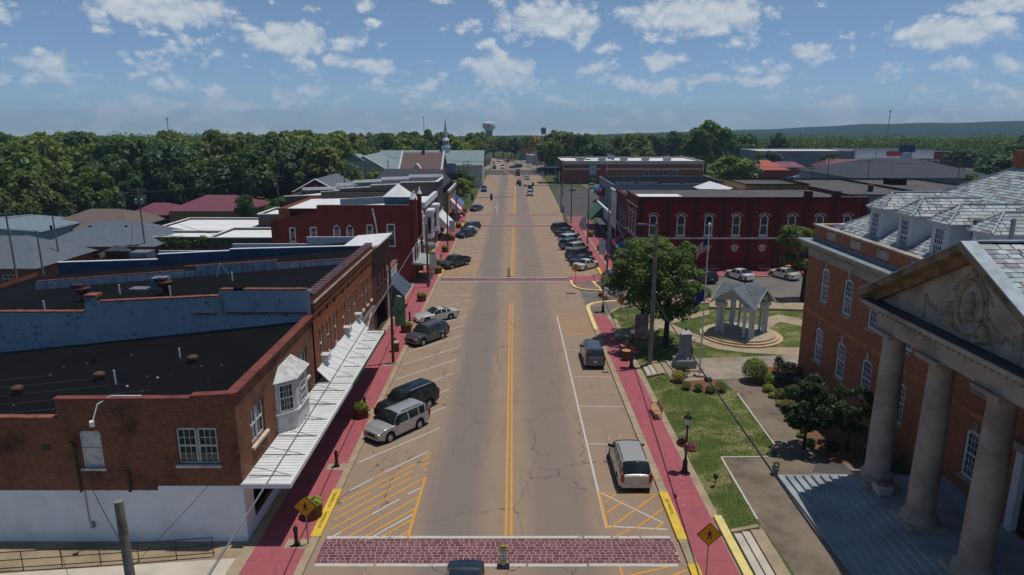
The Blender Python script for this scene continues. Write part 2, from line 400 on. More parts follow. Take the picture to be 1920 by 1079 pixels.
def road_mat():
    t = Nt('road_asphalt'); p = t.sep(t.P)
    wob = t.math('MULTIPLY', t.math('SUBTRACT', t.noise(t.comb(p[0], t.math('MULTIPLY', p[1], .12)), .8, 3), .5), 1.6)
    x = t.math('ADD', p[0], wob)
    def band(c, w, soft): return t.math('SUBTRACT', 1., t.ramp(t.math('ABSOLUTE', t.math('SUBTRACT', x, c)), w - soft, w + soft))
    tan_, grey = srgb((158, 135, 113)), srgb((120, 111, 105))
    n = t.noise(t.P, .35, 6); base = t.mix(n, tan_, srgb((142, 122, 104)))
    b = t.math('MAXIMUM', band(-3.2, 1.6, .7), t.math('MULTIPLY', band(2.7, 1.7, .8), .85))
    col = t.mix(t.math('MULTIPLY', b, .85), base, grey)
    # oil where cars stand
    oil = t.math('MULTIPLY', t.ramp(t.noise(t.comb(p[0], t.math('MULTIPLY', p[1], .6)), .55, 4), .62, .78), t.math('MAXIMUM', band(-7.8, 1.6, .6), band(7., 1., .5)))
    col = t.mix(t.math('MULTIPLY', t.ramp(t.noise(t.comb(t.math('MULTIPLY', p[0], 1.6), t.math('MULTIPLY', p[1], .22)), .7, 6, .7), .5, .75), .28), col, srgb((92, 82, 76)))
    col = t.mix(t.math('MULTIPLY', oil, .7), col, srgb((62, 56, 52)))
    # tar-dark cracks
    dn = t.node('ShaderNodeTexNoise', Vector=t.P, Scale=.9, Detail=5.)
    wv = t.node('ShaderNodeVectorMath', {'operation': 'MULTIPLY_ADD'}); t.set(wv.inputs[0], dn.outputs['Color']); wv.inputs[1].default_value = (1.6, 1.6, 0); t.set(wv.inputs[2], t.P)
    vo = t.node('ShaderNodeTexVoronoi', {'feature': 'DISTANCE_TO_EDGE'}, Vector=wv.outputs[0], Scale=.17)
    cr = t.math('SUBTRACT', 1., t.ramp(vo.outputs['Distance'], .0012, .005))
    cr = t.math('MULTIPLY', cr, t.ramp(t.noise(t.P, .22, 2), .36, .54))
    col = t.mix(t.math('MULTIPLY', cr, .75), col, srgb((58, 50, 46)))
    gr = t.noise(t.P, 22., 3); col = t.mix(t.math('MULTIPLY', t.ramp(gr, .4, .8), .32), col, srgb((70, 62, 56)))
    gr = t.noise(t.P, 60., 2); col = t.mix(t.math('MULTIPLY', t.ramp(gr, .55, .8), .3), col, srgb((205, 190, 170)))
    return t.out(col, .95, bump=gr, bd=.01, bs=.3)
MATS['road'] = road_mat()
def walk_red():
    t = Nt('red_walk_coating'); n = t.noise(t.P, .5, 5); c = t.mix(n, srgb((168, 92, 99)), srgb((150, 78, 85)))
    p = t.sep(t.P)
    jy = t.math('ABSOLUTE', t.math('SUBTRACT', t.math('FRACT', t.math('DIVIDE', p[1], 1.55)), .5))
    c = t.mix(t.math('MULTIPLY', t.ramp(jy, .482, .495), .5), c, srgb((96, 40, 48)))
    dk = t.noise(t.comb(t.math('MULTIPLY', p[0], 2.2), t.math('MULTIPLY', p[1], .5)), 1.1, 7, .68); c = t.mix(t.math('MULTIPLY', t.ramp(dk, .48, .72), .38), c, srgb((104, 58, 62)))
    w = t.noise(t.P, 2.6, 9, .7); wn2 = t.noise(t.P, .23, 2)
    c = t.mix(t.math('MULTIPLY', t.ramp(t.math('ADD', w, t.math('MULTIPLY', wn2, .35)), .82, .90), .7), c, srgb((205, 178, 170)))
    return t.out(c, .75, spec=.25)
MATS['red_walk'] = walk_red()
def grass_mat(name, c1, c2, dry, amt=.3):
    t = Nt(name); n = t.noise(t.P, .35, 6); c = t.mix(t.ramp(n, .3, .7), srgb(c1), srgb(c2))
    f = t.noise(t.P, 9., 4, .7); c = t.mix(t.math('MULTIPLY', f, .55), c, tuple(x * .45 for x in srgb(c2)))
    p = t.sep(t.P); st = t.noise(t.comb(t.math('MULTIPLY', p[0], 4.), p[1]), 3.2, 5, .7)
    d = t.math('MULTIPLY', t.ramp(t.noise(t.P, .5, 6, .65), .47, .62), t.ramp(st, .35, .7)); c = t.mix(t.math('MULTIPLY', d, amt), c, srgb(dry))
    return t.out(c, 1., bump=t.noise(t.P, 30., 3), bd=.05, bs=.6, spec=.1)
MATS['lawn'] = grass_mat('lawn_grass', (94, 108, 56), (76, 92, 46), (166, 150, 108), .95)
MATS['land'] = grass_mat('rough_grass', (84, 96, 52), (62, 80, 42), (150, 132, 100), .7)
# ------------------------------------------------------------------ land, roads, pavements
def ground():
    xs = sorted(set([-9000, -4000, -1500, -600, -300] + list(range(-200, 201, 10)) + [300, 600, 1500, 4000, 9000]))
    ys = sorted(set([-3000, -600, -100, 0, 20, 40] + list(range(50, 420, 10)) + [450, 500, 560, 620, 700, 800, 1000, 2000, 4000, 9000]))
    m = M(); idx = {}
    for i, x in enumerate(xs):
        for j, y in enumerate(ys): idx[i, j] = len(m.v); m.v.append((x, y, gland(x, y) - .03))
    for i in range(len(xs) - 1):
        for j in range(len(ys) - 1): m.f.append((idx[i, j], idx[i + 1, j], idx[i + 1, j + 1], idx[i, j + 1])); m.m.append(0)
    struct('ground', m, MATS['land'], smooth=60)
ground()
def sheet(name, polys, mt, z, kind='structure', parent=None):
    m = M()
    for p in polys: m.face([(q[0], q[1], z) for q in p] if sum(p[i][0] * p[(i + 1) % len(p)][1] - p[(i + 1) % len(p)][0] * p[i][1] for i in range(len(p))) > 0 else [(q[0], q[1], z) for q in p][::-1])
    return m.obj(name, mt, parent, kind=kind if parent is None else None)
road = sheet('road', [[(-10.2, 5), (8.75, 5), (8.75, 82), (13, 96), (13, 139), (11.4, 146), (12.2, 170), (12.8, 250), (11.6, 290), (-10.4, 290), (-10.7, 250), (-10.4, 165), (-10.2, 120)]], MATS['road'], 0.)
sheet('road_far', [[(-10.4, 322), (11, 322), (3.5, 361), (-2, 400), (-14, 440), (-22, 440), (-10, 395), (-8.6, 361)]], MATS['road'], 0.)
sheet('crossroad_far', [[(-10.4, 290), (-60, 292), (-60, 320), (-10.4, 322), (11, 322), (70, 318), (70, 293), (11.6, 290)]], MATS['dark_asphalt'], 0.002)
sheet('side_street', [[(8.75, 78), (16, 80.7), (60, 83), (60, 93.6), (13, 93.8), (8.75, 90)]], MATS['grey_asphalt'], .003)
sheet('side_street_north', [[(12.2, 158), (60, 160), (60, 192), (24, 192), (12.6, 205)], [(14, 205), (28, 192), (24, 228), (14, 236)]], MATS['dark_asphalt'], .003)
sheet('alley', [[(-62, 72), (-40, 70), (-40, 116), (-58, 122), (-66, 104)]], plain('alley_paving', (150, 140, 124), .95, var=.18, scale=.3), .03 - 1.2)
sheet('lane_left', [[(-10.2, 145.5), (-60, 145.5), (-60, 150), (-10.2, 150)]], MATS['grey_asphalt'], .002)
sheet('bank_lot', [[(26, 196), (62, 194), (75, 262), (24, 262)]], MATS['grey_asphalt'], .003)
sheet('store_lot', [[(95, 278), (240, 278), (260, 334), (100, 334)]], MATS['dark_asphalt'], .01)
sheet('gravel_yard', [[(80, 218), (150, 222), (150, 240), (80, 238)]], MATS['dry_dirt'], .012)
sheet('far_lots', [[(-64, 324), (-11, 324), (-9.5, 361), (-11, 392), (-64, 410)], [(12, 324), (66, 322), (66, 408), (0, 404), (4.2, 361)]], plain('pale_asphalt', (140, 130, 120), .95, var=.2, scale=.1), .006)
# the pavement on the left: kerb, red coating, pale strip by the shopfronts
def bar(name, x0, x1, y0, y1, z0, z1, mt, parent=None):
    m = M().box(x0, x1, y0, y1, z0, z1); return m.obj(name, mt, parent, kind=None if parent else 'structure')
lw = bar('pavement', -13.62, -10.42, 6, 145.4, -.05, .13, MATS['red_walk'])
bar('kerb', -10.42, -10.0, 6, 145.4, -.05, .126, MATS['concrete'], lw)
bar('building_strip', -13.62, -13.02, 26, 145.4, .1, .136, MATS['concrete'], lw)
lw2 = bar('pavement', -13.62, -10.5, 150.1, 172, -.05, .13, MATS['red_walk']); bar('kerb', -10.5, -10.15, 150.1, 172, -.05, .126, MATS['concrete'], lw2)
for i, y in enumerate((30.9, 38.9, 47.4, 57.6, 71.2)): bar('kerb_pad', -11.55, -10.40, y - .45, y + .35, .1, .142, MATS['concrete'], lw)
yk = bar('yellow_kerb', -10.5, -9.97, 31.5, 36.2, -.04, .148, MATS['yellow_kerb'], lw)
bk = plain('stencil_black', (40, 36, 30), .8, var=.05)
for y in (33.0, 35.0): lettering('NO PARKING', .26, bk, lw, (-10.23, y, .1515), flat=True, rz=pi / 2, depth=.004)
bar('yellow_kerb', -10.5, -9.97, 93.9, 98.2, -.04, .148, MATS['yellow_kerb'], lw)
bar('yellow_kerb', -13.3, -10.2, 143.6, 145.5, -.04, .148, MATS['yellow_kerb'], lw)
sheet('alley_apron', [[(-15, 79.2), (-13.02, 79.2), (-13.02, 89.8), (-15, 89.8)]], MATS['pale_concrete'], .132)
sheet('shop_yard', [[(-34, 79), (-15, 79), (-15, 90), (-34, 90)]], MATS['pale_concrete'], .02)
# right pavement, around the courthouse lawn
SWO = [(8.6, 6), (8.6, 76.4), (8.8, 78.1), (9.6, 79.2), (11, 79.9), (12.6, 80.3), (22, 81.1), (60, 83.6)]
SWI = [(11.3, 6), (11.3, 69), (11.0, 74.2), (12.4, 76.6), (14.6, 78.0), (22, 78.9), (40, 80.4), (60, 81.2)]
def strip_poly(A, B): return A + B[::-1]
def offset(A, d):
    out = []
    for i, p in enumerate(A):
        a = Vector(A[max(i - 1, 0)]); b = Vector(A[min(i + 1, len(A) - 1)]); t = (b - a).normalized(); out.append((p[0] + t.y * d, p[1] - t.x * d))
    return out
m = M().prism(strip_poly(SWO, SWI), -.05, .126); rw = struct('pavement', m, MATS['concrete'])
m = M(); m.face([(x, y, .131) for x, y in [(9.05, 6), (10.85, 6), (10.85, 69), (10.6, 73.4), (9.05, 74.2)]]); m.face([(x, y, .131) for x, y in [(15.4, 79.3), (22, 79.8), (58, 82.0), (58, 83.2), (22, 80.75), (14.2, 80.2)]])
m.obj('red_coating', MATS['red_walk'], rw)
m = M().face([(x, y, .13) for x, y in [(10.6, 73.5), (12.0, 76.7), (14.4, 78.2), (13, 79.9), (11, 79.4), (9.9, 78.6), (9.2, 77.5), (9.05, 74.3)]]); m.obj('corner_slab', MATS['walk_concrete'], rw)
bar('yellow_kerb', 8.56, 9.06, 31.2, 35.9, -.04, .148, MATS['yellow_kerb'], rw); bar('yellow_kerb', 8.56, 9.06, 20, 29.2, -.04, .148, MATS['yellow_kerb'], rw)
bar('pale_yellow_edge', 10.95, 11.38, 22, 33.2, .0, .30, MATS['pale_yellow_kerb'], rw)
yc = strip_poly([(8.56, 68.2)] + SWO[1:6], offset([(8.56, 68.2)] + SWO[1:6], .42)); M().prism(yc, -.04, .146).obj('yellow_kerb', MATS['pale_yellow_kerb'], rw)
lettering('NO PARKING', .26, bk, rw, (8.82, 34.3, .1515), flat=True, rz=-pi / 2, depth=.004)
# the pavement in front of the red building, with its step, and the bulb-out with the yellow rim
m = M().prism([(13.0, 97.2), (13.0, 139), (11.8, 146), (18.4, 146), (18.4, 97.5), (60, 99.2), (60, 94.4), (14.2, 93.8)], -.05, .14); nw = struct('pavement', m, MATS['red_walk'])
M().prism([(14.15, 97), (14.15, 146), (14.45, 146), (14.45, 97)], .1, .2).obj('step_edge', MATS['concrete'], nw)
M().prism([(14.2, 93.75), (60, 94.35), (60, 94.1), (14.2, 93.5)], -.02, .135).obj('kerb', MATS['concrete'], nw)
ISL = [(8.1, 93.8), (8.0, 88.6), (8.35, 87.1), (9.2, 86.0), (11.5, 85.2), (11.0, 90.4), (12.5, 90.4), (13.0, 94), (13.0, 99.4), (12.6, 99.4), (12.5, 94.2)]
m = M().prism(ISL[:8], -.05, .13); isl = struct('traffic_island', m, MATS['red_walk'])
M().face([(x, y, .135) for x, y in [(8.5, 90.6), (8.5, 88.6), (9.5, 86.6), (11.1, 86.0), (10.6, 90.4)]]).obj('island_soil', MATS['walk_concrete'], isl)
rim = [(8.05, 91), (8.0, 88.6), (8.35, 87.1), (9.2, 86.0), (11.5, 85.2), (11.05, 90.4), (12.4, 90.4)]
for i in range(len(rim) - 1):
    a, b = Vector(rim[i]), Vector(rim[i + 1]); t = (b - a).normalized(); n = Vector((-t.y, t.x)) * .17
    M().prism([tuple(a - n - t * .1), tuple(b - n + t * .1), tuple(b + n + t * .1), tuple(a + n - t * .1)], -.04, .16 + i * .002).obj('yellow_kerb', MATS['pale_yellow_kerb'], isl)
M().box(12.55, 13.0, 94.3, 99.6, -.04, .17).obj('yellow_kerb', MATS['yellow_kerb'], isl)
# ---- painted lines
def dash(m, a, b, w, z=.005):
    a, b = Vector(a), Vector(b); t = (b - a).normalized(); n = Vector((-t.y, t.x)) * w / 2
    m.face([(p.x, p.y, z) for p in (a - n, b - n, b + n, a + n)])
yl, wl_ = M(), M()
def cen(y): return -.18 + max(0., y - 70) * .0075
for y0, y1 in ((31.75, 79.5), (94.2, 141.2)):
    for s in (-.14, .14): dash(yl, (cen(y0) + s, y0), (cen(y1) + s, y1), .13)
for s in (-.14, .14): dash(yl, (cen(163.5) + s, 163.5), (cen(268) + s, 268), .16)
dash(yl, (cen(268), 268), (-3.6, 316), .35); dash(yl, (cen(268) + .1, 268), (2.8, 281), .3)
for k in range(11): dash(wl_, (-9.75, 39.75 + 3.62 * k), (-5.1, 44.75 + 3.62 * k), .10)
dash(wl_, (-9.7, 83.0), (-5.4, 83.3), .1)
for k in range(9): dash(wl_, (-9.75, 102.5 + 3.7 * k), (-5.1, 107.6 + 3.7 * k), .10)
for k in range(11): dash(wl_, (7.6, 96.5 + 3.9 * k), (12.4, 101.8 + 3.9 * k), .10)
dash(wl_, (5.05, 32.4), (5.05, 73.6), .13)
for y in (42.3, 48.6, 54.9, 61.9): dash(wl_, (5.1, y), (8.5, y - .12), .09)
for k in range(17): dash(wl_, (4.6 + k * .03, 166 + 7 * k), (4.6 + k * .03, 168.4 + 7 * k), .14); dash(wl_, (-4.3 - k * .02, 176 + 7 * k), (-4.3 - k * .02, 178.4 + 7 * k), .14)
dash(wl_, (-3.6, 164.5), (-3.9, 185), .14)
dash(wl_, (5.2, 32.6), (8.3, 32.3), .12); dash(wl_, (5.2, 36.0), (8.2, 32.9), .1)
# yellow no-parking hatching: near left, near right, far right, beyond the crossing
def zp(x, y): return g(560 + x / 4.513, 840 + y / 4.513)
for c_, x0, y0, x1, y1 in ((0, 360, 460, 1115, 72), (0, 330, 535, 610, 380), (0, 685, 342, 960, 197), (0, 300, 607, 950, 255), (0, 270, 692, 1070, 250), (0, 360, 708, 615, 566), (1, 245, 775, 360, 712), (1, 620, 562, 850, 437), (0, 310, 815, 1015, 415), (1, 925, 392, 1035, 338), (0, 475, 800, 985, 512), (1, 560, 790, 970, 562), (0, 640, 788, 960, 605), (0, 800, 778, 925, 708), (1, 435, 363, 620, 265), (0, 620, 265, 730, 207), (1, 730, 207, 1095, 33), (0, 985, 236, 1012, 222), (0, 1060, 192, 1085, 180), (0, 1035, 158, 1110, 122)): dash(wl_ if c_ else yl, zp(x0, y0), zp(x1, y1), .11, .008 if c_ else .005)
dash(yl, zp(922, 764), zp(1072, 245), .15, .0095)
dash(yl, (5.1, 32.4), (5.1, 36.1), .13, .008); dash(yl, (5.1, 36.05), (8.4, 35.8), .1)
for a, b in (((5.2, 32.4), (8.3, 35.7)), ((5.3, 35.0), (6.2, 36.0)), ((5.25, 33.9), (6.4, 35.1)), ((6.6, 32.4), (8.45, 34.3)), ((7.6, 32.3), (8.2, 32.95)), ((5.5, 31.75), (6.3, 32.3)), ((5.3, 28.4), (7.6, 29.15)), ((7.0, 28.2), (8.5, 28.9)), ((5.25, 29.2), (5.3, 27.8))): dash(yl, a, b, .11, .009)
for k in range(7): dash(yl, (5.15, 67.0 + .95 * k), (8.35, 67.55 + .95 * k), .10, .008)
dash(yl, (5.1, 66.9), (8.4, 66.9), .1)
for k in range(8): dash(yl, (-9.7, 94.2 + .95 * k), (-5.6, 98.6 + .75 * k), .1)
dash(yl, (-5.5, 94.2), (-5.4, 104.0), .12)
for k in range(5): dash(yl, (8.0, 94.6 + .9 * k), (12.2, 95.2 + 1. * k), .1)
for a, b in (((6.6, 42.85), (6.75, 43.4)), ((7.4, 43.15), (7.5, 43.55)), ((-5.6, 40.6), (-5.2, 41.0)), ((-6.1, 39.6), (-5.7, 39.9))): dash(yl, a, b, .1)
sheet_y = yl.obj('yellow_marking', MATS['yellow_line'], road); sheet_w = wl_.obj('white_marking', MATS['white_line'], road)
for txt, x, y in (('ONLY', -6.2, 175.5), ('ONLY', -6.2, 226)): lettering(txt, 1.6, MATS['white_line'], road, (x, y, .004), flat=True, rz=0, sx=1.1, depth=.004)
# ---- crosswalks of stamped pavers
def crosswalk(name, x0, x1, y0, y1, pieces):
    m = M().box(x0, x1, y0, y1, -.02, .006); c = struct(name, m, MATS['paver_joint'] if pieces else MATS['paver_far'])
    w = M()
    for y in (y0 - .16, y1 + .16):
        n = 12
        for k in range(n):
            a = x0 + .1 + (x1 - x0 - .2) * k / n; b = x0 + .1 + (x1 - x0 - .2) * (k + 1) / n - R.choice((0, 0, 0, .12))
            j = R.uniform(-.015, .015); w.face([(a, y - .1 + j, .007), (b, y - .1 + j, .007), (b, y + .1 + j, .007), (a, y + .1 + j, .007)])
    w.obj('white_edge_line', MATS['white_line'], c)
    if pieces == 'each':
        rows = 9; rh = (y1 - y0) / rows; cache = {}; cnt = 0; rest_ = M()
        pm = [plain('paver', (120, 72, 82)), plain('paver_b', (128, 86, 92), .9, var=.25, scale=3), plain('paver_c', (106, 64, 74), .9, var=.25, scale=3)]
        for r in range(rows):
            x = x0 + .03
            while x < x1 - .15:
                wd = R.choice((.24, .3, .36, .44)); hh = rh - .035; cnt += 1
                if x + wd > x1: wd = max(.12, x1 - x)
                k = (wd, R.randrange(3))
                if k not in cache: cache[k] = M().hexa([(0, 0, 0), (wd - .035, 0, 0), (wd - .035, hh, 0), (0, hh, 0), (.012, .012, .012), (wd - .047, .012, .012), (wd - .047, hh - .012, .012), (.012, hh - .012, .012)]).mesh('paver', pm[k[1]])
                
                if cnt <= 300: put('paver', cache[k], c, loc=(x, y0 + r * rh + .02, .004))
                else:
                    n0 = len(rest_.v); rest_.hexa([(x, y0 + r * rh + .02, .004), (x + wd - .035, y0 + r * rh + .02, .004), (x + wd - .035, y0 + r * rh + .02 + hh, .004), (x, y0 + r * rh + .02 + hh, .004), (x + .01, y0 + r * rh + .03, .016), (x + wd - .045, y0 + r * rh + .03, .016), (x + wd - .045, y0 + r * rh + .01 + hh, .016), (x + .01, y0 + r * rh + .01 + hh, .016)], k[1])
                x += wd
        if rest_.v: rest_.obj('paver_field', pm, c, kind='stuff')
    elif pieces:
        q = M(); rows = 8; rh = (y1 - y0) / rows
        for r in range(rows):
            x = x0 + .03
            while x < x1 - .2:
                wd = R.choice((.36, .44, .52, .6)); q.face([(x, y0 + r * rh + .02, .009), (x + wd - .05, y0 + r * rh + .02, .009), (x + wd - .05, y0 + r * rh + rh - .03, .009), (x, y0 + r * rh + rh - .03, .009)]); x += wd
        q.obj('paver', MATS['paver'], c, kind='stuff')
crosswalk('crosswalk', -9.75, 8.35, 29.45, 31.45, 'each')
crosswalk('crosswalk', -9.9, 7.9, 91.2, 93.2, 'joined')
crosswalk('crosswalk', -9.9, 11.2, 141.6, 144.2, None)
crosswalk('crosswalk', -9.9, 11.0, 159.5, 162.2, None)
sheet('crosswalk_apron', [[(-13.4, 145.6), (-10.4, 145.6), (-10.4, 150), (-13.4, 150)]], MATS['paver_far'], .006)
sheet('crosswalk_apron', [[(12.6, 146.5), (17.6, 146.5), (16.6, 158.5), (12.4, 158.5)]], MATS['paver_far'], .008)
# ---- courthouse lawn, raised behind a low bank
def lawn_h(x, y):
    def ss(t): t = max(0., min(1., t)); return t * t * (3 - 2 * t)
    return .12 + .33 * ss((x - 11.3) / 1.6) * (1 - ss((y - 70) / 7.))
def lawn():
    m = M(); xs = [11.3, 11.7, 12.1, 12.5, 12.9, 14, 17, 20, 24.2, 30, 45, 60]; ys = [6, 20, 30, 38, 46, 54, 62, 68, 70, 72, 74, 76, 77, 78.2]; idx = {}
    for i, x in enumerate(xs):
        for j, y in enumerate(ys):
            yy = y
            if y > 74: yy = min(y, 74.2 + max(0, (x - 11.0)) * 1.05) if x < 14.6 else (y if y < 78.1 else min(80.9, 78.0 + (x - 14.6) * .07))
            idx[i, j] = len(m.v); m.v.append((x, yy, lawn_h(x, yy)))
    for i in range(len(xs) - 1):
        for j in range(len(ys) - 1): m.f.append((idx[i, j], idx[i + 1, j], idx[i + 1, j + 1], idx[i, j + 1])); m.m.append(0)
    return struct('lawn', m, MATS['lawn'], smooth=60)
lawn_o = lawn()
LZ = .45
PATHS = []
def path(name, px, mt, z=LZ + .012, zf=None):
    poly = [g(u, v, LZ) for u, v in px]; m = M(); PATHS.append(poly)
    m.prism(poly, z - .3, zf or z); return struct(name, m, mt)
path('forecourt', [(1350, 858), (1456, 858), (1660, 872), (1990, 1300), (1640, 1300), (1420, 975)], MATS['walk_concrete'])
path('front_walk', [(1456, 857), (1454, 836), (1445, 818), (1382, 738), (1343, 706), (1412, 705), (1446, 745), (1500, 815), (1546, 872)], MATS['walk_concrete'], LZ + .016)
path('monument_plaza', [(1237, 678), (1330, 672), (1500, 666), (1520, 712), (1408, 708), (1345, 712), (1262, 716), (1250, 698)], plain('plaza_concrete', (158, 146, 130), .9, var=.2, scale=.7), LZ + .02)
path('planting_bed', [(1408, 708), (1412, 688), (1520, 690), (1720, 860), (1556, 872), (1500, 815), (1446, 745)], MATS['mulch'], LZ + .024)
path('flag_bed', [(1262, 716), (1345, 712), (1357, 722), (1362, 738), (1340, 737), (1310, 733), (1280, 726), (1268, 721)], MATS['mulch'], LZ + .026)
path('curved_walk', [(1215, 612), (1250, 618), (1300, 640), (1345, 655), (1400, 662), (1512, 668), (1512, 652), (1420, 652), (1370, 648), (1325, 634), (1290, 622), (1255, 606), (1225, 600)], MATS['concrete'], LZ + .018)
path('east_walk', [(1420, 600), (1460, 590), (1520, 603), (1520, 615), (1462, 604), (1440, 616)], MATS['concrete'], LZ + .014)
path('north_walk', [(1330, 560), (1518, 568), (1518, 580), (1330, 575)], MATS['concrete'], LZ - .06)
path('cross_walk', [(1150, 622), (1215, 614), (1225, 600), (1330, 582), (1330, 590), (1240, 611), (1225, 628), (1155, 634)], MATS['concrete'], LZ + .006)
M().prism([g(*p) for p in ((1148, 600), (1160, 622), (1212, 616), (1205, 606))], -.1, .14).obj('walk_apron', MATS['concrete'], None, kind='structure')
for (px, lab) in ((((1352, 858), (1420, 975)), 0), (((1382, 738), (1452, 834)), 0), (((1452, 834), (1440, 857)), 0), (((1440, 857), (1352, 858)), 0)):
    a, b = [Vector((*g(u, v, LZ), 0)) for u, v in px]; t = (b - a).normalized(); n = Vector((-t.y, t.x, 0)) * .06
    M().prism([tuple((a - n)[:2]), tuple((b - n)[:2]), tuple((b + n)[:2]), tuple((a + n)[:2])], .2, LZ + .04).obj('edging', MATS['pale_concrete'], lawn_o)
# ------------------------------------------------------------------ left-hand street front
FX = -13.6
B = dict(
    brown=brick('brown_brick', (136, 84, 60), (106, 62, 48), (128, 108, 92), stain=.85),
    orange=brick('orange_brick', (150, 86, 56), (128, 70, 46), (126, 98, 80), stain=.25),
    dark=brick('dark_brown_brick', (96, 60, 52), (76, 48, 44), (84, 68, 62), stain=.4),
    red=brick('dark_red_brick', (124, 50, 42), (104, 40, 36), (92, 56, 50), stain=.3),
    blue=brick('blue_painted_brick', (58, 56, 66), (44, 44, 54), (70, 70, 80), stain=.3, paint=(152, 172, 190), streak=(.05, .065, .09), dirt=.21),
    grey=brick('sooty_grey_brick', (88, 80, 78), (66, 60, 60), (96, 90, 86), stain=.6),
    tan=brick('tan_brick', (160, 126, 92), (138, 104, 76), (140, 120, 100), stain=.3),
    house=brick('house_brick', (140, 76, 56), (116, 60, 46), (130, 104, 90), stain=.2),
    court=brick('courthouse_brick', (168, 98, 68), (140, 78, 55), (164, 138, 114), stain=.10, bw=.22, bh=.08),
    redp=plain('red_painted_brick', (116, 27, 25), .8, var=.25, scale=.5),
    marp=plain('maroon_painted_brick', (74, 28, 30), .8, var=.15, scale=.5),
)
def strip(parent, name, pts, w, h, mt, z=None):
    """capping along a polyline of (x, y, z) points"""
    for a, b in zip(pts, pts[1:]):
        a, b = Vector(a), Vector(b); t = Vector((b.x - a.x, b.y - a.y, 0)).normalized(); n = Vector((-t.y, t.x, 0)) * w / 2; u = Vector((0, 0, h))
        M().hexa([a - n, b - n, b + n, a + n, a - n + u, b - n + u, b + n + u, a + n + u]).obj(name, mt, parent)
def shell(parent, x0, x1, y0, y1, z0, z1, mt, holes=None, name='wall'):
    """four outside walls; holes = {face: list}"""
    m = M(); h = holes or {}
    wall_faces(m, (x0, y0), (x1, y0), z0, z1, h.get('-y', ())); wall_faces(m, (x1, y0), (x1, y1), z0, z1, h.get('+x', ()))
    wall_faces(m, (x1, y1), (x0, y1), z0, z1, h.get('+y', ())); wall_faces(m, (x0, y1), (x0, y0), z0, z1, h.get('-x', ()))
    return m.obj(name, mt, parent)
def slab_roof(parent, poly, mt, name='roof'):
    m = M().face([Vector(p) for p in poly]); m.face([Vector(p) - Vector((0, 0, .1)) for p in poly][::-1]); return m.obj(name, mt, parent)
# ---- near corner building
t = thing('corner_building', 'brown brick corner building with white painted base and white metal canopy', 'building', (-24, 38, 0))
m = M()
hs = [(32.85 - 31.2, 34.85 - 31.2, 4.55, 6.5), (41.0 - 31.2, 42.9 - 31.2, 4.7, 6.7), (1.2, 12.8, .75, 2.9)]
wall_faces(m, (FX, 31.2), (FX, 44.6), 0, 8.15, hs)
wall_faces(m, (-22.4, 31.2), (FX, 31.2), 0, 7.85, [(22.4 - 16.69, 22.4 - 14.65, 4.36, 6.36), (22.4 - 21.46, 22.4 - 20.42, 4.2, 6.2)], ztop=[(0, 7.85), (6.5, 7.88), (7.0, 8.1), (8.8, 8.15)])
wall_faces(m, (-44, 31.2), (-22.4, 31.2), 0, 6.85); wall_faces(m, (-44, 44.5), (-44, 31.2), 0, 6.0)
m.box(FX - .35, FX - .01, 31.3, 44.55, 7.3, 8.14); m.box(-22.4, FX - .35, 31.22, 31.5, 6.8, 7.84); m.box(-44, -22.4, 31.22, 31.5, 5, 6.84)
w = m.obj('wall', B['brown'], t)
mw = M(); mw.box(-44, -17.9, 31.192, 31.199, .02, 2.95); mw.box(-17.9, FX - .005, 31.192, 31.199, .02, 3.2); mw.box(FX + .001, FX + .02, 31.2, 32.35, .14, 3.2); mw.box(FX + .001, FX + .02, 32.35, 43.9, .14, .74)
mw.obj('painted_base', plain('base_paint', (228, 234, 240), .7, var=.1, scale=.5), t)
mg = M().box(FX - .6, FX - .55, 32.4, 44, .75, 2.9); mg.obj('shop_window', MATS['dark_glass'], t)
for y in (34.8, 37.6, 40.4): M().box(FX - .56, FX - .48, y - .04, y + .04, .75, 2.9).obj('mullion', plain('maroon_frame', (84, 30, 34), .6), t)
slab_roof(t, [(FX - .3, 31.4, 7.72), (FX - .3, 44.58, 7.85), (-44, 44.58, 4.7), (-44, 31.4, 4.6)], MATS['dark_roof'])
strip(t, 'coping', [(FX - .12, 31.15, 8.15), (FX - .12, 44.5, 8.3)], .55, .09, MATS['rust_metal']); strip(t, 'coping', [(-22.45, 31.33, 7.86), (-15.7, 31.33, 7.89)], .42, .08, MATS['rust_metal'])
strip(t, 'coping', [(-15.7, 31.3, 8.02), (-13.55, 31.3, 8.13)], .5, .1, MATS['rust_metal'])
for k in range(22): strip(t, 'coping_tile', [(-44 + k * .98, 31.33, 6.86), (-44 + k * .98 + .96, 31.33, 6.86)], .38, .09, MATS['rusty_tile'])
for k, X in enumerate((-16.19, -15.17)): window(t, (X, 31.2, 4.40), '-y', .98, 1.92, 3, 4, MATS['old_white_paint'], sill=0)
M().box(-16.8, -14.55, 31.06, 31.25, 4.26, 4.38).obj('sill', MATS['old_white_paint'], t)
o = window(t, (-20.94, 31.2, 4.2), '-y', 1.04, 2.0, 1, 2, MATS['old_white_paint'], gl=MATS['old_white_paint'], recess=.08, label='window boarded over with white panels')
for y in (33.36, 34.34): window(t, (FX, y, 4.58), '+x', .96, 1.9, 2, 2, MATS['old_white_paint'], sill=0)
M().box(FX - .1, FX + .16, 32.7, 35.0, 4.4, 4.54).obj('sill', plain('cream_sill', (214, 206, 184), .7), t)
for y in (41.5, 42.45): window(t, (FX, y, 4.72), '+x', .92, 1.92, 2, 2, MATS['old_white_paint'], sill=0)
M().box(FX - .1, FX + .16, 40.9, 43.0, 4.55, 4.69).obj('sill', MATS['cream_sill'], t)
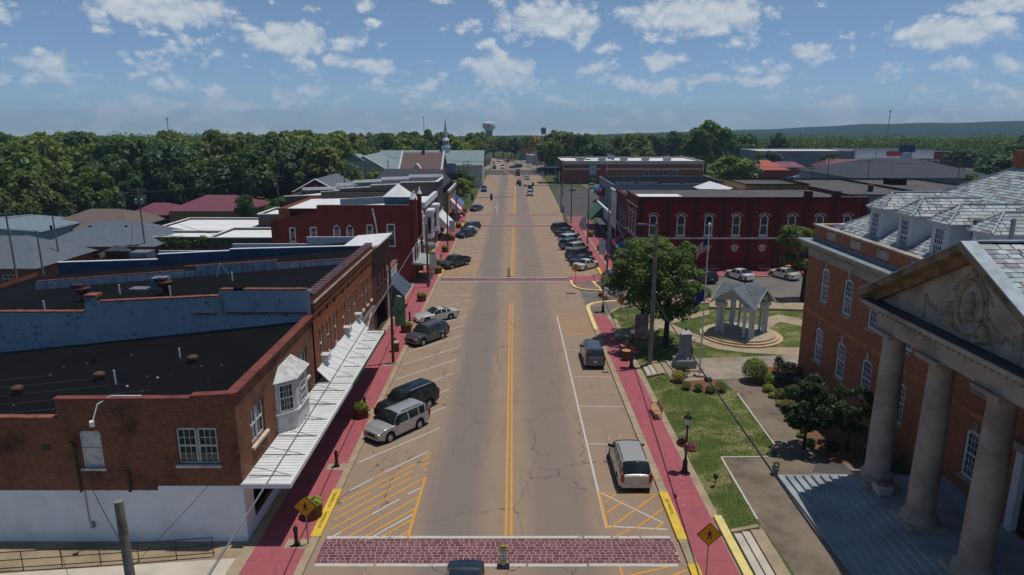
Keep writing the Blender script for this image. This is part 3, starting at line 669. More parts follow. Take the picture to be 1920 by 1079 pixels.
# bay window
BY = [(FX, 36.65), (-12.65, 37.55), (-12.65, 39.75), (FX, 40.6)]
m = M(); m.prism(BY, 3.46, 4.55); m.prism([(p[0] * .985 + FX * .015, p[1]) for p in BY], 4.62, 6.55); bay = m.obj('bay_window', MATS['old_white_paint'], t)
M().prism([(FX, 36.5), (-12.55, 37.45), (-12.55, 39.85), (FX, 40.75)], 4.55, 4.62).obj('ledge', MATS['old_white_paint'], bay)
m = M(); e = [(FX, 36.45, 6.56), (-12.5, 37.4, 6.56), (-12.5, 39.9, 6.56), (FX, 40.8, 6.56)]; r0, r1 = (FX, 37.5, 7.25), (FX, 39.8, 7.25)
m.face([e[0], e[1], r0]); m.face([e[1], e[2], r1, r0]); m.face([e[2], e[3], r1]); m.face([e[3], e[2], e[1], e[0]])
m.obj('bay_roof', MATS['old_white_paint'], bay)
for (a, b) in ((BY[0], BY[1]), (BY[1], BY[2]), (BY[2], BY[3])):
    a, b = Vector(a), Vector(b); d = (b - a).normalized(); n = Vector((d.y, -d.x)); c = (a + b) / 2; L = (b - a).length; hw = min(.5, L * .34)
    fr, gl = M(), M(); P = lambda s_, k, z: (c.x + d.x * s_ + n.x * k, c.y + d.y * s_ + n.y * k, z)
    def slab(mm, s0, s1, z0, z1, k0, k1): mm.hexa([P(s0, k1, z0), P(s1, k1, z0), P(s1, k0, z0), P(s0, k0, z0), P(s0, k1, z1), P(s1, k1, z1), P(s1, k0, z1), P(s0, k0, z1)])
    for (s0, s1, z0, z1) in ((-hw, -hw + .07, 4.75, 6.3), (hw - .07, hw, 4.75, 6.3), (-hw, hw, 4.7, 4.77), (-hw, hw, 6.28, 6.35), (-hw, hw, 5.48, 5.56)): slab(fr, s0, s1, z0, z1, -.02, .05)
    for q in (-.5, .0, .5): slab(fr, q * hw * .7 - .012, q * hw * .7 + .012, 4.77, 6.28, -.02, .035)
    for q in (5.12, 5.92): slab(fr, -hw, hw, q - .012, q + .012, -.02, .035)
    f = fr.obj('window', MATS['white_trim'], bay); slab(gl, -hw + .07, hw - .07, 4.77, 6.28, -.03, .016); gl.obj('pane', MATS['window_glass'], bay)
# canopy
m = M(); m.box(FX + .02, -11.12, 30.95, 44.6, 3.30, 3.42)
for k in range(45): m.box(FX + .05, -11.2, 31.05 + k * .305, 31.11 + k * .305, 3.42, 3.45)
can = m.obj('canopy', MATS['white_metal'], t)
M().box(-11.12, -11.08, 30.93, 44.6, 3.22, 3.46).obj('fascia', MATS['white_trim'], can); M().box(FX, -11.1, 30.9, 30.94, 3.22, 3.46).obj('fascia', MATS['white_trim'], can)
for k in range(6): M().box(FX + .1, -11.3, 31.75 + 2.3 * k, 31.79 + 2.3 * k, 3.43, 3.475).obj('seam', MATS['galvanised'], can); M().tube([(FX, 31.55 + 2.25 * k, 4.15), (-11.5, 31.9 + 2.25 * k, 3.46)], .018).obj('tie_rod', MATS['galvanised'], can)
sm = plain('membrane_seam', (34, 34, 37), .9, var=.3, scale=3)
for k in range(9):
    y = 32.6 + 1.45 * k; s = M().hexa([(-43.8, y, 4.63 + .006 * k), (-14.1, y, 7.66 + .01 * k), (-14.1, y + .12, 7.66 + .01 * k), (-43.8, y + .12, 4.63 + .006 * k), (-43.8, y, 4.665 + .006 * k), (-14.1, y, 7.705 + .01 * k), (-14.1, y + .12, 7.705 + .01 * k), (-43.8, y + .12, 4.665 + .006 * k)]); s.obj('membrane_seam', sm, t)
for k in range(26): X, Y = -16 - 20 * R.random(), 32.5 + 11.5 * R.random(); z = 4.66 + (X + 44) * .103; s = R.uniform(.05, .16); M().rbox((X, Y), s, s * .6, z - .02, z + .05, R.random() * 3).obj('debris', R.choice((MATS['white_metal'], MATS['rusty_tile'], MATS['galvanised'])), t)
# things fixed on its roof and wall
def vent(parent, x, y, z, r=.26):
    m = M().lathe([(r * .55, 0), (r * .55, .14), (r, .2), (r * 1.08, .36), (r * 1.0, .40), (r * .6, .46), (.02, .47)], 14, (x, y, z)); return m.obj('roof_vent', plain('vent_rust', (104, 70, 58), .8, var=.4, scale=5), parent, smooth=40)
for (X, Y) in ((-27.6, 35.7), (-23.6, 36.8), (-18.9, 38.3)): vent(t, X, Y, 4.66 + (X + 44) * .102, .29)
for (X, Y) in ((-22.0, 35.6), (-20.2, 39.4)): M().tube([(X, Y, 6.5), (X, Y, 7.75)], .05).obj('vent_pipe', MATS['white_metal'], t)
M().lathe([(.05, 0), (.05, .5), (.12, .52), (.12, .6)], 8, (-26.0, 40.2, 6.3)).obj('vent_pipe', MATS['black_metal'], t)
M().tube([(-18.2, 31.4, 7.98), (-19.7, 31.35, 8.0), (-20.2, 31.0, 7.7), (-20.35, 30.75, 7.0)], .035, 6).obj('lamp_arm', MATS['white_metal'], t)
M().rbox((-20.4, 30.7), .2, .3, 6.7, 6.95, .5).obj('floodlight', MATS['white_metal'], t)
M().tube([(-21.75, 31.1, 2.9), (-21.75, 31.1, 5.5), (-21.8, 31.02, 5.7)], .055).obj('service_mast', MATS['black_metal'], t); M().box(-21.5, -21.35, 31.0, 31.19, .9, 1.2).obj('meter_box', MATS['galvanised'], t)
M().tube([(-21.6, 31.15, 1.2), (-21.6, 31.15, 3.0)], .025).obj('conduit', MATS['galvanised'], t); M().tube([(-19.2, 31.0, 3.0), (-19.2, 31.0, 4.15)], .09).obj('flue', MATS['black_metal'], t)
M().box(-23.4, -23.0, 31.17, 31.21, 5.15, 5.45).obj('wall_vent', MATS['black_metal'], t)
M().tube([(FX + .05, 44.5, .2), (FX + .05, 44.5, 7.9)], .05).obj('downpipe', MATS['dark_roof'], t)
# ---- second building: orange brick with cornice, blue painted party wall
t = thing('two_storey_shop', 'orange brick two storey building with corbelled cornice and blue painted side wall', 'building', (-26, 54, 0))
WY = [46.5, 48.5, 50.6, 53.2, 55.25, 57.2, 60.2, 62.0, 63.85]
hs = [(y - .38 - 44.6, y + .38 - 44.6, 4.45, 7.0, .22) for y in WY] + [(y - .26 - 44.6, y + .26 - 44.6, 7.72, 8.2, .16) for y in WY] + [(.6, 13.0, .6, 3.0), (13.4, 19.6, .3, 3.2)]
m = M(); wall_faces(m, (FX, 44.6), (FX, 64.7), 0, 9.75, hs); m.box(FX - .4, FX - .01, 44.9, 64.7, 9.0, 9.74); m.obj('wall', B['orange'], t); wall_faces(M(), (-46, 64.7), (-46, 44.6), -2, 7).obj('rear_wall', B['orange'], t)
m = M(); wall_faces(m, (-46, 44.6), (FX, 44.6), 0, 8.5, ztop=[(0, 8.5), (17.1, 8.6), (17.11, 9.7), (18.0, 9.7), (18.01, 9.25), (26.3, 9.65), (26.31, 10.1), (32.4, 10.1)]); m.box(-46, -28.9, 44.62, 44.95, 6, 8.52); m.box(-28.9, -19.7, 44.62, 44.95, 7, 9.25); m.box(-19.69, FX, 44.62, 44.95, 8, 10.08)
pw = m.obj('party_wall', B['blue'], t)
for k in range(17): strip(pw, 'coping_tile', [(-46 + k, 44.78, 8.5 + .003 * k), (-46 + k + .97, 44.78, 8.5 + .003 * k)], .42, .09, MATS['rusty_tile'])
for k in range(8): strip(pw, 'coping_tile', [(-27.9 + k * 1.02, 44.78, 9.26 + .049 * k), (-27.9 + k * 1.02 + .99, 44.78, 9.31 + .049 * k)], .42, .09, MATS['rusty_tile'])
for k in range(6): strip(pw, 'coping_tile', [(-19.65 + k * .98, 44.78, 10.1), (-19.65 + k * .98 + .95, 44.78, 10.1)], .42, .09, MATS['rusty_tile'])
M().box(-28.85, -28.0, 44.5, 45.3, 9.6, 9.78).obj('chimney_cap', MATS['rusty_tile'], pw); M().box(-18.7, -18.1, 44.5, 45.1, 10.1, 10.28).obj('chimney_cap', MATS['dark_roof'], pw)
M().box(-19.3, -13.9, 44.44, 44.61, 8.48, 8.56).obj('flashing', MATS['rust_metal'], pw); M().box(-21.6, -20.0, 44.46, 44.61, 8.42, 8.5).obj('flashing', MATS['rust_metal'], pw); M().box(-19.72, -19.55, 44.5, 44.61, 8.45, 9.9).obj('downpipe', MATS['galvanised'], pw)
strip(pw, 'base_flashing', [(-44, 44.52, 4.55), (FX - .4, 44.52, 7.75)], .15, .2, plain('tar', (46, 58, 76), .8, var=.3))
for y in WY:
    window(t, (FX, y, 4.45), '+x', .76, 2.55, 1, 2, MATS['old_white_paint'], arch=.22, sill=.16, silm=MATS['old_white_paint'], fw=.1, recess=.1)
    M().box(FX - .16, FX - .12, y - .26, y + .26, 7.72, 8.2).obj('attic_vent', MATS['dark_roof'], t)
    q = M()
    for k in range(6): a0, a1 = pi * k / 6, pi * (k + 1) / 6; q.hexa([(FX - .02, y - .46 * cos(a0), 6.8 + .26 * sin(a0)), (FX + .05, y - .46 * cos(a0), 6.8 + .26 * sin(a0)), (FX + .05, y - .46 * cos(a1), 6.8 + .26 * sin(a1)), (FX - .02, y - .46 * cos(a1), 6.8 + .26 * sin(a1)), (FX - .02, y - .6 * cos(a0), 6.8 + .44 * sin(a0)), (FX + .05, y - .6 * cos(a0), 6.8 + .44 * sin(a0)), (FX + .05, y - .6 * cos(a1), 6.8 + .44 * sin(a1)), (FX - .02, y - .6 * cos(a1), 6.8 + .44 * sin(a1))])
    q.obj('brick_arch', B['orange'], t)
M().box(FX, FX + .22, 44.65, 64.65, 9.12, 9.24).obj('cornice', MATS['limestone'], t); M().box(FX, FX + .1, 44.65, 64.65, 8.28, 8.36).obj('string_course', B['orange'], t); M().box(FX, FX + .13, 44.62, 64.68, 9.24, 9.7).obj('parapet_face', B['orange'], t)
cb = M().box(FX, FX + .17, -.09, .09, 8.72, 9.12).mesh('corbel', B['orange'])
for k in range(48): put('corbel', cb, t, loc=Vector((0, 44.9 + k * .415, 0)) - OFF[t])
ct = plain('purple_coping_tile', (112, 84, 88), .6, var=.25, scale=2); cm = M().hexa([(FX - .45, 0, 9.74), (FX + .2, 0, 9.74), (FX + .2, .74, 9.74), (FX - .45, .74, 9.74), (FX - .4, 0, 9.93), (FX + .12, 0, 9.93), (FX + .16, .74, 9.87), (FX - .42, .74, 9.87)]).mesh('coping_tile', ct)
for k in range(27): put('coping_tile', cm, t, loc=Vector((0, 44.65 + k * .745, 0)) - OFF[t])
slab_roof(t, [(FX - .4, 44.95, 9.35), (FX - .4, 64.68, 9.35), (-46, 64.68, 6.6), (-46, 44.95, 6.6)], MATS['dark_roof'])
fl = plain('blue_grey_flashing', (112, 134, 156), .6, var=.25, scale=1.2)
for k in range(27):                                                        # dividing upstand with sheet flashing
    X = -41.2 + k; zt = 7.55 + .0745 * k + (.35 if 13 < k < 21 else 0); zr = 7.0 + k * .085
    M().hexa([(X, 57.3, zr - .3), (X + .94, 57.3, zr - .25), (X + .94, 57.75, zr - .25), (X, 57.75, zr - .3), (X + .03, 57.45, zt + .12), (X + .97, 57.45, zt + .15), (X + .97, 57.75, zt + .15), (X + .03, 57.75, zt + .12)]).obj('flashing_sheet', fl, t)
strip(t, 'coping', [(-41.2, 57.65, 7.68), (-28.2, 57.65, 8.66)], .3, .06, MATS['rust_metal']); strip(t, 'coping', [(-28.2, 57.65, 9.0), (-20.2, 57.65, 9.56)], .3, .06, MATS['rust_metal']); strip(t, 'coping', [(-20.2, 57.65, 9.25), (FX - .5, 57.65, 9.7)], .3, .06, MATS['rust_metal'])
tv = plain('turbine_rust', (86, 44, 40), .6, var=.3, scale=3)
for (X, Y, z) in ((-26.5, 50.8, 8.3), (-33.0, 51.0, 7.75)):
    m = M().lathe([(.22, 0), (.22, .5), (.5, .62), (.55, .95), (.3, 1.0), (.02, 1.02)], 12, (X, Y, z)); m.box(X - .65, X + .1, Y - .35, Y + .2, z + .95, z + 1.25); m.obj('turbine_vent', tv, t, smooth=35)
vent(t, -35.6, 47.5, 7.5); M().hexa([(-40.5, 46.8, 7.1), (-38.0, 46.4, 7.35), (-38.0, 47.8, 7.35), (-40.5, 48, 7.1), (-40.5, 46.8, 7.25), (-38.0, 46.4, 7.5), (-38.0, 47.8, 7.5), (-40.5, 48, 7.25)]).obj('roof_hatch', MATS['rust_metal'], t)
M().box(-28.6, -27.5, 52.6, 53.6, 8.0, 9.1).obj('cooling_unit', fl, t); M().box(-30.4, -29.0, 52.5, 53.5, 7.9, 8.25).obj('crate', MATS['galvanised'], t)
for (X, Y) in ((-34.2, 48.2), (-25.8, 50.0), (-22.6, 53.8), (-30.9, 52.2)): M().tube([(X, Y, 7.6), (X, Y, 9.1 + (X + 26) * .08)], .06).obj('vent_pipe', MATS['white_metal'], t)
for a in (0, 1.6, 3.1, 4.7): M().tube([(-24.6, 56.3, 9.6), (-24.6 + .7 * cos(a), 56.3 + .7 * sin(a), 8.55)], .03).obj('aerial_leg', MATS['galvanised'], t)
# shop canopy with the white screen behind it
m = M(); m.box(FX + .02, -11.05, 44.62, 56.9, 3.34, 3.46)
for k in range(40): m.box(FX + .5, -11.15, 44.75 + k * .305, 44.81 + k * .305, 3.46, 3.49)
can = m.obj('canopy', MATS['white_metal'], t); gt = plain('green_trim', (52, 110, 88), .6)
M().box(-11.05, -11.0, 44.62, 56.92, 3.28, 3.52).obj('fascia', gt, can); M().box(FX, -11.0, 56.9, 56.95, 3.28, 3.52).obj('fascia', gt, can)
for k in range(13): M().hexa([(-12.70, 44.7 + k, 3.47), (-12.62, 44.7 + k, 3.47), (-12.62, 45.69 + k, 3.47), (-12.70, 45.69 + k, 3.47), (-13.56, 44.7 + k, 4.36), (-13.52, 44.7 + k, 4.42), (-13.52, 45.69 + k, 4.42), (-13.56, 45.69 + k, 4.36)]).obj('sloping_panel', MATS['white_metal'], can)
for k in range(6): M().box(-12.5, -11.2, 45.7 + 2.1 * k, 45.74 + 2.1 * k, 3.47, 3.51).obj('seam', MATS['galvanised'], can); M().tube([(FX, 45.2 + 2.1 * k, 4.7), (-11.4, 46.0 + 2.1 * k, 3.5)], .016).obj('tie_rod', MATS['galvanised'], can)
for y in (46.5, 53.2, 57.2): M().box(FX - .1, FX + .5, y - .38, y + .38, 4.5, 4.95).obj('air_conditioner', MATS['old_white_paint'], t)
M().box(FX - .5, FX - .45, 45.2, 64.2, .6, 3.1).obj('shop_window', MATS['dark_glass'], t)
for y in (58.2, 59.4, 60.6, 61.8, 63, 64.1): M().box(FX - .4, FX + .02, y - .07, y + .07, .3, 3.2).obj('shopfront_post', MATS['old_white_paint'], t)
M().box(FX - .1, FX + .3, 57.6, 64.4, 3.2, 3.75).obj('shopfront_lintel', MATS['galvanised'], t); M().box(FX - .4, FX - .02, 58, 64.3, .1, .6).obj('shopfront_base', MATS['old_white_paint'], t)
for s in (0, .12): M().tube([(FX + .1, 63.9, 3.6 + s), (-12.9, 58.4, 3.2 + s)], .05).obj('brace', plain('tan_wood', (206, 178, 140), .8), t)
# ---- third building: brown, white metal cap, navy party wall
t = thing('narrow_shop', 'narrow dark brown brick shop with white metal cap and open dark shopfront', 'building', (-26, 68.6, 0))
m = M(); hs = [(y - .3 - 64.72, y + .3 - 64.72, 4.8, 6.4, .15) for y in (67.3, 69.4, 71.2)] + [(1.4, 6.8, .2, 3.1)]
wall_faces(m, (FX, 64.72), (FX, 72.6), 0, 9.55, hs); wall_faces(m, (FX, 72.6), (-44, 72.6), 0, 7.6); wall_faces(m, (-44, 72.6), (-44, 64.72), -2, 7); m.obj('wall', B['dark'], t)
nv = plain('navy_paint', (62, 84, 116), .8, var=.25, scale=.7); m = M(); wall_faces(m, (-44, 64.72), (FX, 64.72), 5, 7.9, ztop=[(0, 7.9), (9.8, 8.2), (9.81, 8.7), (16.8, 9.05), (16.81, 9.2), (30.4, 9.55)]); pw = m.obj('party_wall', nv, t)
for a, b in (((-44, 7.9), (-34.2, 8.2)), ((-34.2, 8.7), (-27.2, 9.05)), ((-27.2, 9.2), (-14.2, 9.54))): strip(pw, 'coping', [(a[0], 64.9, a[1]), (b[0], 64.9, b[1])], .45, .07, MATS['white_metal'])
slab_roof(t, [(FX, 64.9, 9.0), (FX, 72.4, 9.0), (-44, 72.4, 6.2), (-44, 64.9, 6.2)], MATS['dark_roof'])
m = M()
for k in range(24):
    X = -38 + k; zt = 7.7 + (k // 8) * .75; m.box(X, X + .99, 72.3, 72.5, 6.4, zt)
m.obj('parapet', MATS['white_metal'], t)
M().hexa([(-16.6, 64.95, 9.2), (-12.9, 64.95, 9.45), (-12.9, 72.7, 9.45), (-16.6, 72.7, 9.2), (-16.6, 64.95, 9.3), (-12.9, 64.95, 9.6), (-12.9, 72.7, 9.6), (-16.6, 72.7, 9.3)]).obj('metal_cap', MATS['white_metal'], t)
M().hexa([(FX - .2, 64.75, 9.0), (FX + .05, 64.75, 9.0), (FX + .05, 72.58, 9.0), (FX - .2, 72.58, 9.0), (FX - .2, 64.75, 9.5), (-12.95, 64.75, 9.44), (-12.95, 72.58, 9.44), (FX - .2, 72.58, 9.5)]).obj('cap_soffit', MATS['cream_sill'], t)
for y in (67.3, 69.4, 71.2): window(t, (FX, y, 4.8), '+x', .6, 1.6, 1, 2, plain('maroon_frame', (84, 30, 34)), arch=.15, sill=.12, silm=B['dark'], recess=.12)
M().box(FX - 2.2, FX - 2.1, 65.9, 71.7, .1, 3.3).obj('shop_back', MATS['dark_glass'], t); M().box(FX, FX + .2, 65.0, 72.3, 3.15, 3.4).obj('lintel', B['dark'], t); M().box(-38.2, -36.4, 67, 68.6, 7.0, 8.5).obj('cooling_unit', MATS['galvanised'], t)
# ---- little white shop and its awning
t = thing('small_white_shop', 'small one storey white shop with slate grey awning before the vacant yard', 'building', (-24, 76, 0))
shell(t, -34, FX, 72.62, 79, 0, 4.7, plain('white_stucco', (206, 206, 200), .8, var=.15), {'+x': [(1, 5.4, .4, 2.6)]}); slab_roof(t, [(-34, 72.7, 4.3), (FX - .2, 72.7, 4.5), (FX - .2, 78.9, 4.5), (-34, 78.9, 4.3)], MATS['white_roof'])
M().box(FX - .4, FX + .05, 72.65, 79.05, 4.7, 5.3).obj('parapet', MATS['old_white_paint'], t); strip(t, 'coping', [(FX - .15, 72.62, 5.3), (FX - .15, 79.1, 5.3)], .5, .1, MATS['rusty_tile']); M().box(FX - .35, FX - .3, 73.6, 78, .4, 2.6).obj('shop_window', MATS['dark_glass'], t)
M().hexa([(FX, 73.2, 2.9), (-11.9, 73.2, 2.3), (-11.9, 78.6, 2.3), (FX, 78.6, 2.9), (FX, 73.2, 4.1), (-11.85, 73.2, 2.4), (-11.85, 78.6, 2.4), (FX, 78.6, 4.1)]).obj('awning', plain('slate_awning', (78, 88, 104), .8, var=.12), t)
for (X, z) in ((-13.5, 4.2), (-13.4, 3.6)): M().tube([(X, 78.9, z), (X + .1, 79.5, z - .5)], .05).obj('bracket', MATS['black_metal'], t)
# ---- hall: dark red brick with arched windows
t = thing('red_brick_hall', 'dark red brick hall with stepped parapet, arched windows and small pyramid roof', 'building', (-22, 95, 0))
hS = [(32 - 29.55, 32 - 28.85, 5.7, 7.55), (32 - 26.8, 32 - 26.0, 5.7, 7.6), (32 - 23.7, 32 - 22.9, 5.9, 7.86, .4), (32 - 21.95, 32 - 21.15, 5.9, 7.86, .4), (32 - 19.3, 32 - 18.55, 5.5, 7.9), (32 - 16.6, 32 - 15.6, 5.1, 8.0)]
m = M(); wall_faces(m, (-32, 90), (-13.5, 90), 0, 8.5, hS, ztop=[(0, 8.5), (2.4, 8.65), (2.41, 8.9), (3.6, 8.9), (3.61, 9.35), (6.3, 9.75), (6.31, 10.5), (18.5, 10.5)])
wall_faces(m, (-13.5, 90), (-13.5, 98.2), 0, 10.5, [(1.2, 2.2, 5, 8), (3.4, 4.4, 5, 8), (5.6, 6.6, 5, 8)]); wall_faces(m, (-13.5, 98.2), (-32, 98.2), 0, 9); wall_faces(m, (-32, 98.2), (-32, 90), 0, 8.5); m.box(-25.6, -13.51, 90.02, 90.35, 8.5, 10.49)
for X in (-25.2, -19.9): m.box(X - .55, X + .55, 89.88, 90, 0, 10.55)
m.obj('wall', B['red'], t)
for (X, w_, z, h_, ar) in ((-29.2, .7, 5.7, 1.85, 0), (-26.4, .8, 5.7, 1.9, 0), (-23.3, .8, 5.9, 1.96, .4), (-21.55, .8, 5.9, 1.96, .4), (-18.92, .75, 5.5, 2.4, 0), (-16.1, 1.0, 5.1, 2.9, 0)): window(t, (X, 90, z), '-y', w_, h_, 1, 3, MATS['white_trim'], arch=ar, recess=.1, sill=.1, surround=.06, meet=False)
for y in (91.7, 93.9, 96.1): window(t, (-13.5, y, 5), '+x', 1., 3., 1, 2, MATS['white_trim'], recess=.1)
slab_roof(t, [(-32, 90.3, 8.0), (-13.9, 90.3, 9.7), (-13.9, 98, 9.7), (-32, 98, 8.0)], MATS['dark_roof']); strip(t, 'coping', [(-25.6, 90.15, 10.5), (-13.5, 90.15, 10.5)], .4, .06, MATS['grey_asphalt'])
strip(t, 'parapet', [(-24.6, 98, 9.5), (-17.4, 98, 9.9)], .3, 1.0, MATS['white_metal'])
m = M().box(-17.2, -13.9, 92.2, 95.4, 9.5, 11.4); tw = m.obj('roof_turret', fl, t); M().hexa([(-17.4, 92.0, 11.4), (-13.7, 92.0, 11.4), (-13.7, 95.6, 11.4), (-17.4, 95.6, 11.4), (-15.6, 93.75, 13.0), (-15.5, 93.75, 13.0), (-15.5, 93.85, 13.0), (-15.6, 93.85, 13.0)]).obj('pyramid_roof', MATS['white_metal'], tw)
for y in (90.5, 92.4, 97.7):
    c = M().box(-13.5, -12.95, y - .35, y + .35, 0, 11.2).obj('buttress', B['red'], t); M().lathe([(.28, 0), (.38, .1), (.12, .7), (.08, .8), (.12, .9), (.02, 1.1)], 10, (-13.2, y, 11.2)).obj('finial', MATS['white_metal'], c)
m = M().tube([(-18.4, 89.85, 10.1), (-18.0, 89.85, 8.0), (-17.7, 89.85, 5.0)], .12); m.obj('downpipe', MATS['old_white_paint'], t)
sg = M().box(-13.2, -13.05, 89.2, 96.3, 3.0, 4.9).obj('sign_board', MATS['white_metal'], t)
for k, hh in enumerate((1.2, .8, .8, .8, 1.2)): M().box(-13.04, -13.0, 89.8 + k * 1.25, 90.0 + k * 1.25, 3.4, 3.4 + hh).obj('letter_stroke', MATS['black_metal'], sg); M().box(-13.04, -13.0, 90.0 + k * 1.25, 90.6 + k * 1.25, 3.3 + hh, 3.45 + hh).obj('letter_stroke', MATS['black_metal'], sg)
M().hexa([(-13.4, 89.3, 2.7), (-10.9, 89.3, 2.5), (-10.9, 96.4, 2.5), (-13.4, 96.4, 2.7), (-13.4, 89.3, 3.0), (-10.6, 89.3, 2.65), (-10.6, 96.4, 2.65), (-13.4, 96.4, 3.0)]).obj('canopy', plain('grey_canopy', (152, 160, 156), .7, var=.15), t)
for y in (89.6, 92, 94.4, 96.2): M().box(-11.05, -10.9, y - .08, y + .08, .13, 2.55).obj('canopy_post', MATS['old_white_paint'], t)
# ---- white facade, house with bays, long sooty building, awning shop
t = thing('white_gabled_shop', 'narrow white shopfront with stepped gable between hall and bay windows', 'building', (-20, 101.5, 0))
shell(t, -30, -13.55, 98.25, 105, 0, 7.0, MATS['white_stucco'], {'+x': [(1.6, 2.4, 3.6, 6.2), (4.4, 5.2, 3.6, 6.2), (1, 5.8, .4, 2.6)]}); slab_roof(t, [(-30, 98.3, 6.6), (-13.8, 98.3, 6.6), (-13.8, 104.9, 6.6), (-30, 104.9, 6.6)], MATS['dark_roof'])
M().box(-13.9, -13.45, 98.3, 105, 7.0, 7.35).obj('parapet', MATS['white_trim'], t); M().lathe([(.5, 0), (.5, .8), (.35, 1.1), (.05, 1.2)], 10, (-13.7, 101.6, 7.35)).obj('finial', MATS['white_trim'], t)
for y in (100.25, 103.05): window(t, (-13.55, y, 3.6), '+x', .8, 2.6, 1, 2, MATS['white_trim'], recess=.1)
M().box(-13.9, -13.85, 99.4, 104, .4, 2.6).obj('shop_window', MATS['dark_glass'], t)
t = thing('bay_window_house', 'brick building with two white bay windows and white flat roof', 'building', (-22, 114, 0))
shell(t, -36, -13.7, 105.05, 123.4, 0, 8.3, B['orange'], {'+x': [(1, 17, .3, 2.7)]}); slab_roof(t, [(-36, 105.1, 7.8), (-13.8, 105.1, 8.34), (-13.8, 123.3, 8.34), (-36, 123.3, 7.8)], MATS['white_roof'])
M().box(-14.0, -13.4, 105.1, 123.3, 8.3, 9.2).obj('parapet', MATS['white_trim'], t); M().box(-34, -20, 122.9, 123.3, 7.8, 9).obj('party_wall', B['grey'], t)
for y in (109.0, 116.5):
    b_ = M().prism([(-13.7, y - 1.8), (-12.6, y - 1.1), (-12.6, y + 1.1), (-13.7, y + 1.8)], 3.2, 7.2).obj('bay_window', MATS['white_trim'], t)
    M().prism([(-13.7, y - 2), (-12.4, y - 1.25), (-12.4, y + 1.25), (-13.7, y + 2)], 7.2, 7.7).obj('bay_cornice', MATS['white_trim'], b_); M().box(-12.6, -12.58, y - .6, y + .6, 4.0, 6.6).obj('pane', MATS['dark_glass'], b_)
    M().hexa([(-13.3, y - 1.62, 4.0), (-12.85, y - 1.34, 4.0), (-12.86, y - 1.32, 4.0), (-13.31, y - 1.6, 4.0), (-13.3, y - 1.62, 6.6), (-12.85, y - 1.34, 6.6), (-12.86, y - 1.32, 6.6), (-13.31, y - 1.6, 6.6)]).obj('pane', MATS['dark_glass'], b_)
M().box(-14.0, -13.9, 106.2, 122, .3, 2.7).obj('shop_window', MATS['dark_glass'], t)
for y in (106, 109.8, 113.6, 117.6, 121.8): M().box(-13.75, -13.5, y - .15, y + .15, .1, 3).obj('shopfront_post', plain('pink_paint', (196, 160, 158), .7), t)
M().lathe([(.9, 0), (1.1, .15), (1.0, .5), (.5, .75), (.05, .8)], 12, (-12.6, 102.4, 2.7)).obj('awning', plain('grey_awning', (120, 118, 116), .8), t, smooth=40)
t = thing('long_sooty_building', 'long soot-dark brick building with white stepped coping beside the alley', 'building', (-28, 129, 0))
m = M(); wall_faces(m, (-41, 123.5), (-13.5, 123.5), 0, 8.2, ztop=[(0, 8.2), (6.6, 8.4), (6.61, 9.0), (10, 9.2), (10.01, 9.6), (15.6, 9.9), (15.61, 10.2), (21, 10.4), (21.01, 10.7), (27.5, 10.8)])
wall_faces(m, (-13.5, 123.5), (-13.5, 134.3), 0, 10.8, [(1 + k * 2.1, 2 + k * 2.1, 5, 8.2, .4) for k in range(5)] + [(.8, 10, .3, 2.8)]); wall_faces(m, (-13.5, 134.3), (-41, 134.3), 0, 8.2); wall_faces(m, (-41, 134.3), (-41, 123.5), 0, 8.2); m.obj('wall', B['grey'], t)
for a, b in (((-41, 8.2), (-34.4, 8.4)), ((-34.4, 9.0), (-31, 9.2)), ((-31, 9.6), (-25.4, 9.9)), ((-25.4, 10.2), (-20, 10.4)), ((-20, 10.7), (-13.4, 10.8))): strip(t, 'coping', [(a[0], 123.6, a[1]), (b[0], 123.6, b[1])], .5, .12, MATS['white_metal']); strip(t, 'coping', [(a[0], 134.2, a[1] + .1), (b[0], 134.2, b[1] + .1)], .4, .5, MATS['white_metal'])
slab_roof(t, [(-41, 123.8, 7.4), (-13.7, 123.8, 10.3), (-13.7, 134, 10.3), (-41, 134, 7.4)], MATS['white_roof']); strip(t, 'coping', [(-13.5, 123.4, 10.8), (-13.5, 134.3, 10.8)], .5, .12, MATS['white_metal'])
for k in range(5): window(t, (-13.5, 125 + k * 2.1, 5), '+x', 1., 3.2, 1, 2, MATS['cream_sill'], arch=.4, recess=.1)
M().box(-13.9, -13.8, 124.3, 133.6, .3, 2.8).obj('shop_window', MATS['dark_glass'], t)
M().hexa([(-13.5, 123.4, 2.6), (-11.2, 123.4, 2.3), (-11.2, 132, 2.3), (-13.5, 132, 2.6), (-13.5, 123.4, 4.9), (-11.15, 123.4, 2.45), (-11.15, 132, 2.45), (-13.5, 132, 4.9)]).obj('awning', MATS['white_metal'], t)
t = thing('awning_shop', 'low tan shop with red, white and blue awnings past the alley', 'shop', (-22, 158, 0))
shell(t, -32, -13.6, 146, 166, 0, 6.6, B['tan'], {'+x': [(1, 19, .4, 2.7)]}); slab_roof(t, [(-32, 146.1, 6.2), (-13.7, 146.1, 6.2), (-13.7, 165.9, 6.2), (-32, 165.9, 6.2)], MATS['dark_roof']); M().box(-13.8, -13.4, 146, 166, 6.6, 7.1).obj('parapet', MATS['old_white_paint'], t); M().box(-14.2, -14.1, 147, 165, .4, 2.7).obj('shop_window', MATS['dark_glass'], t)
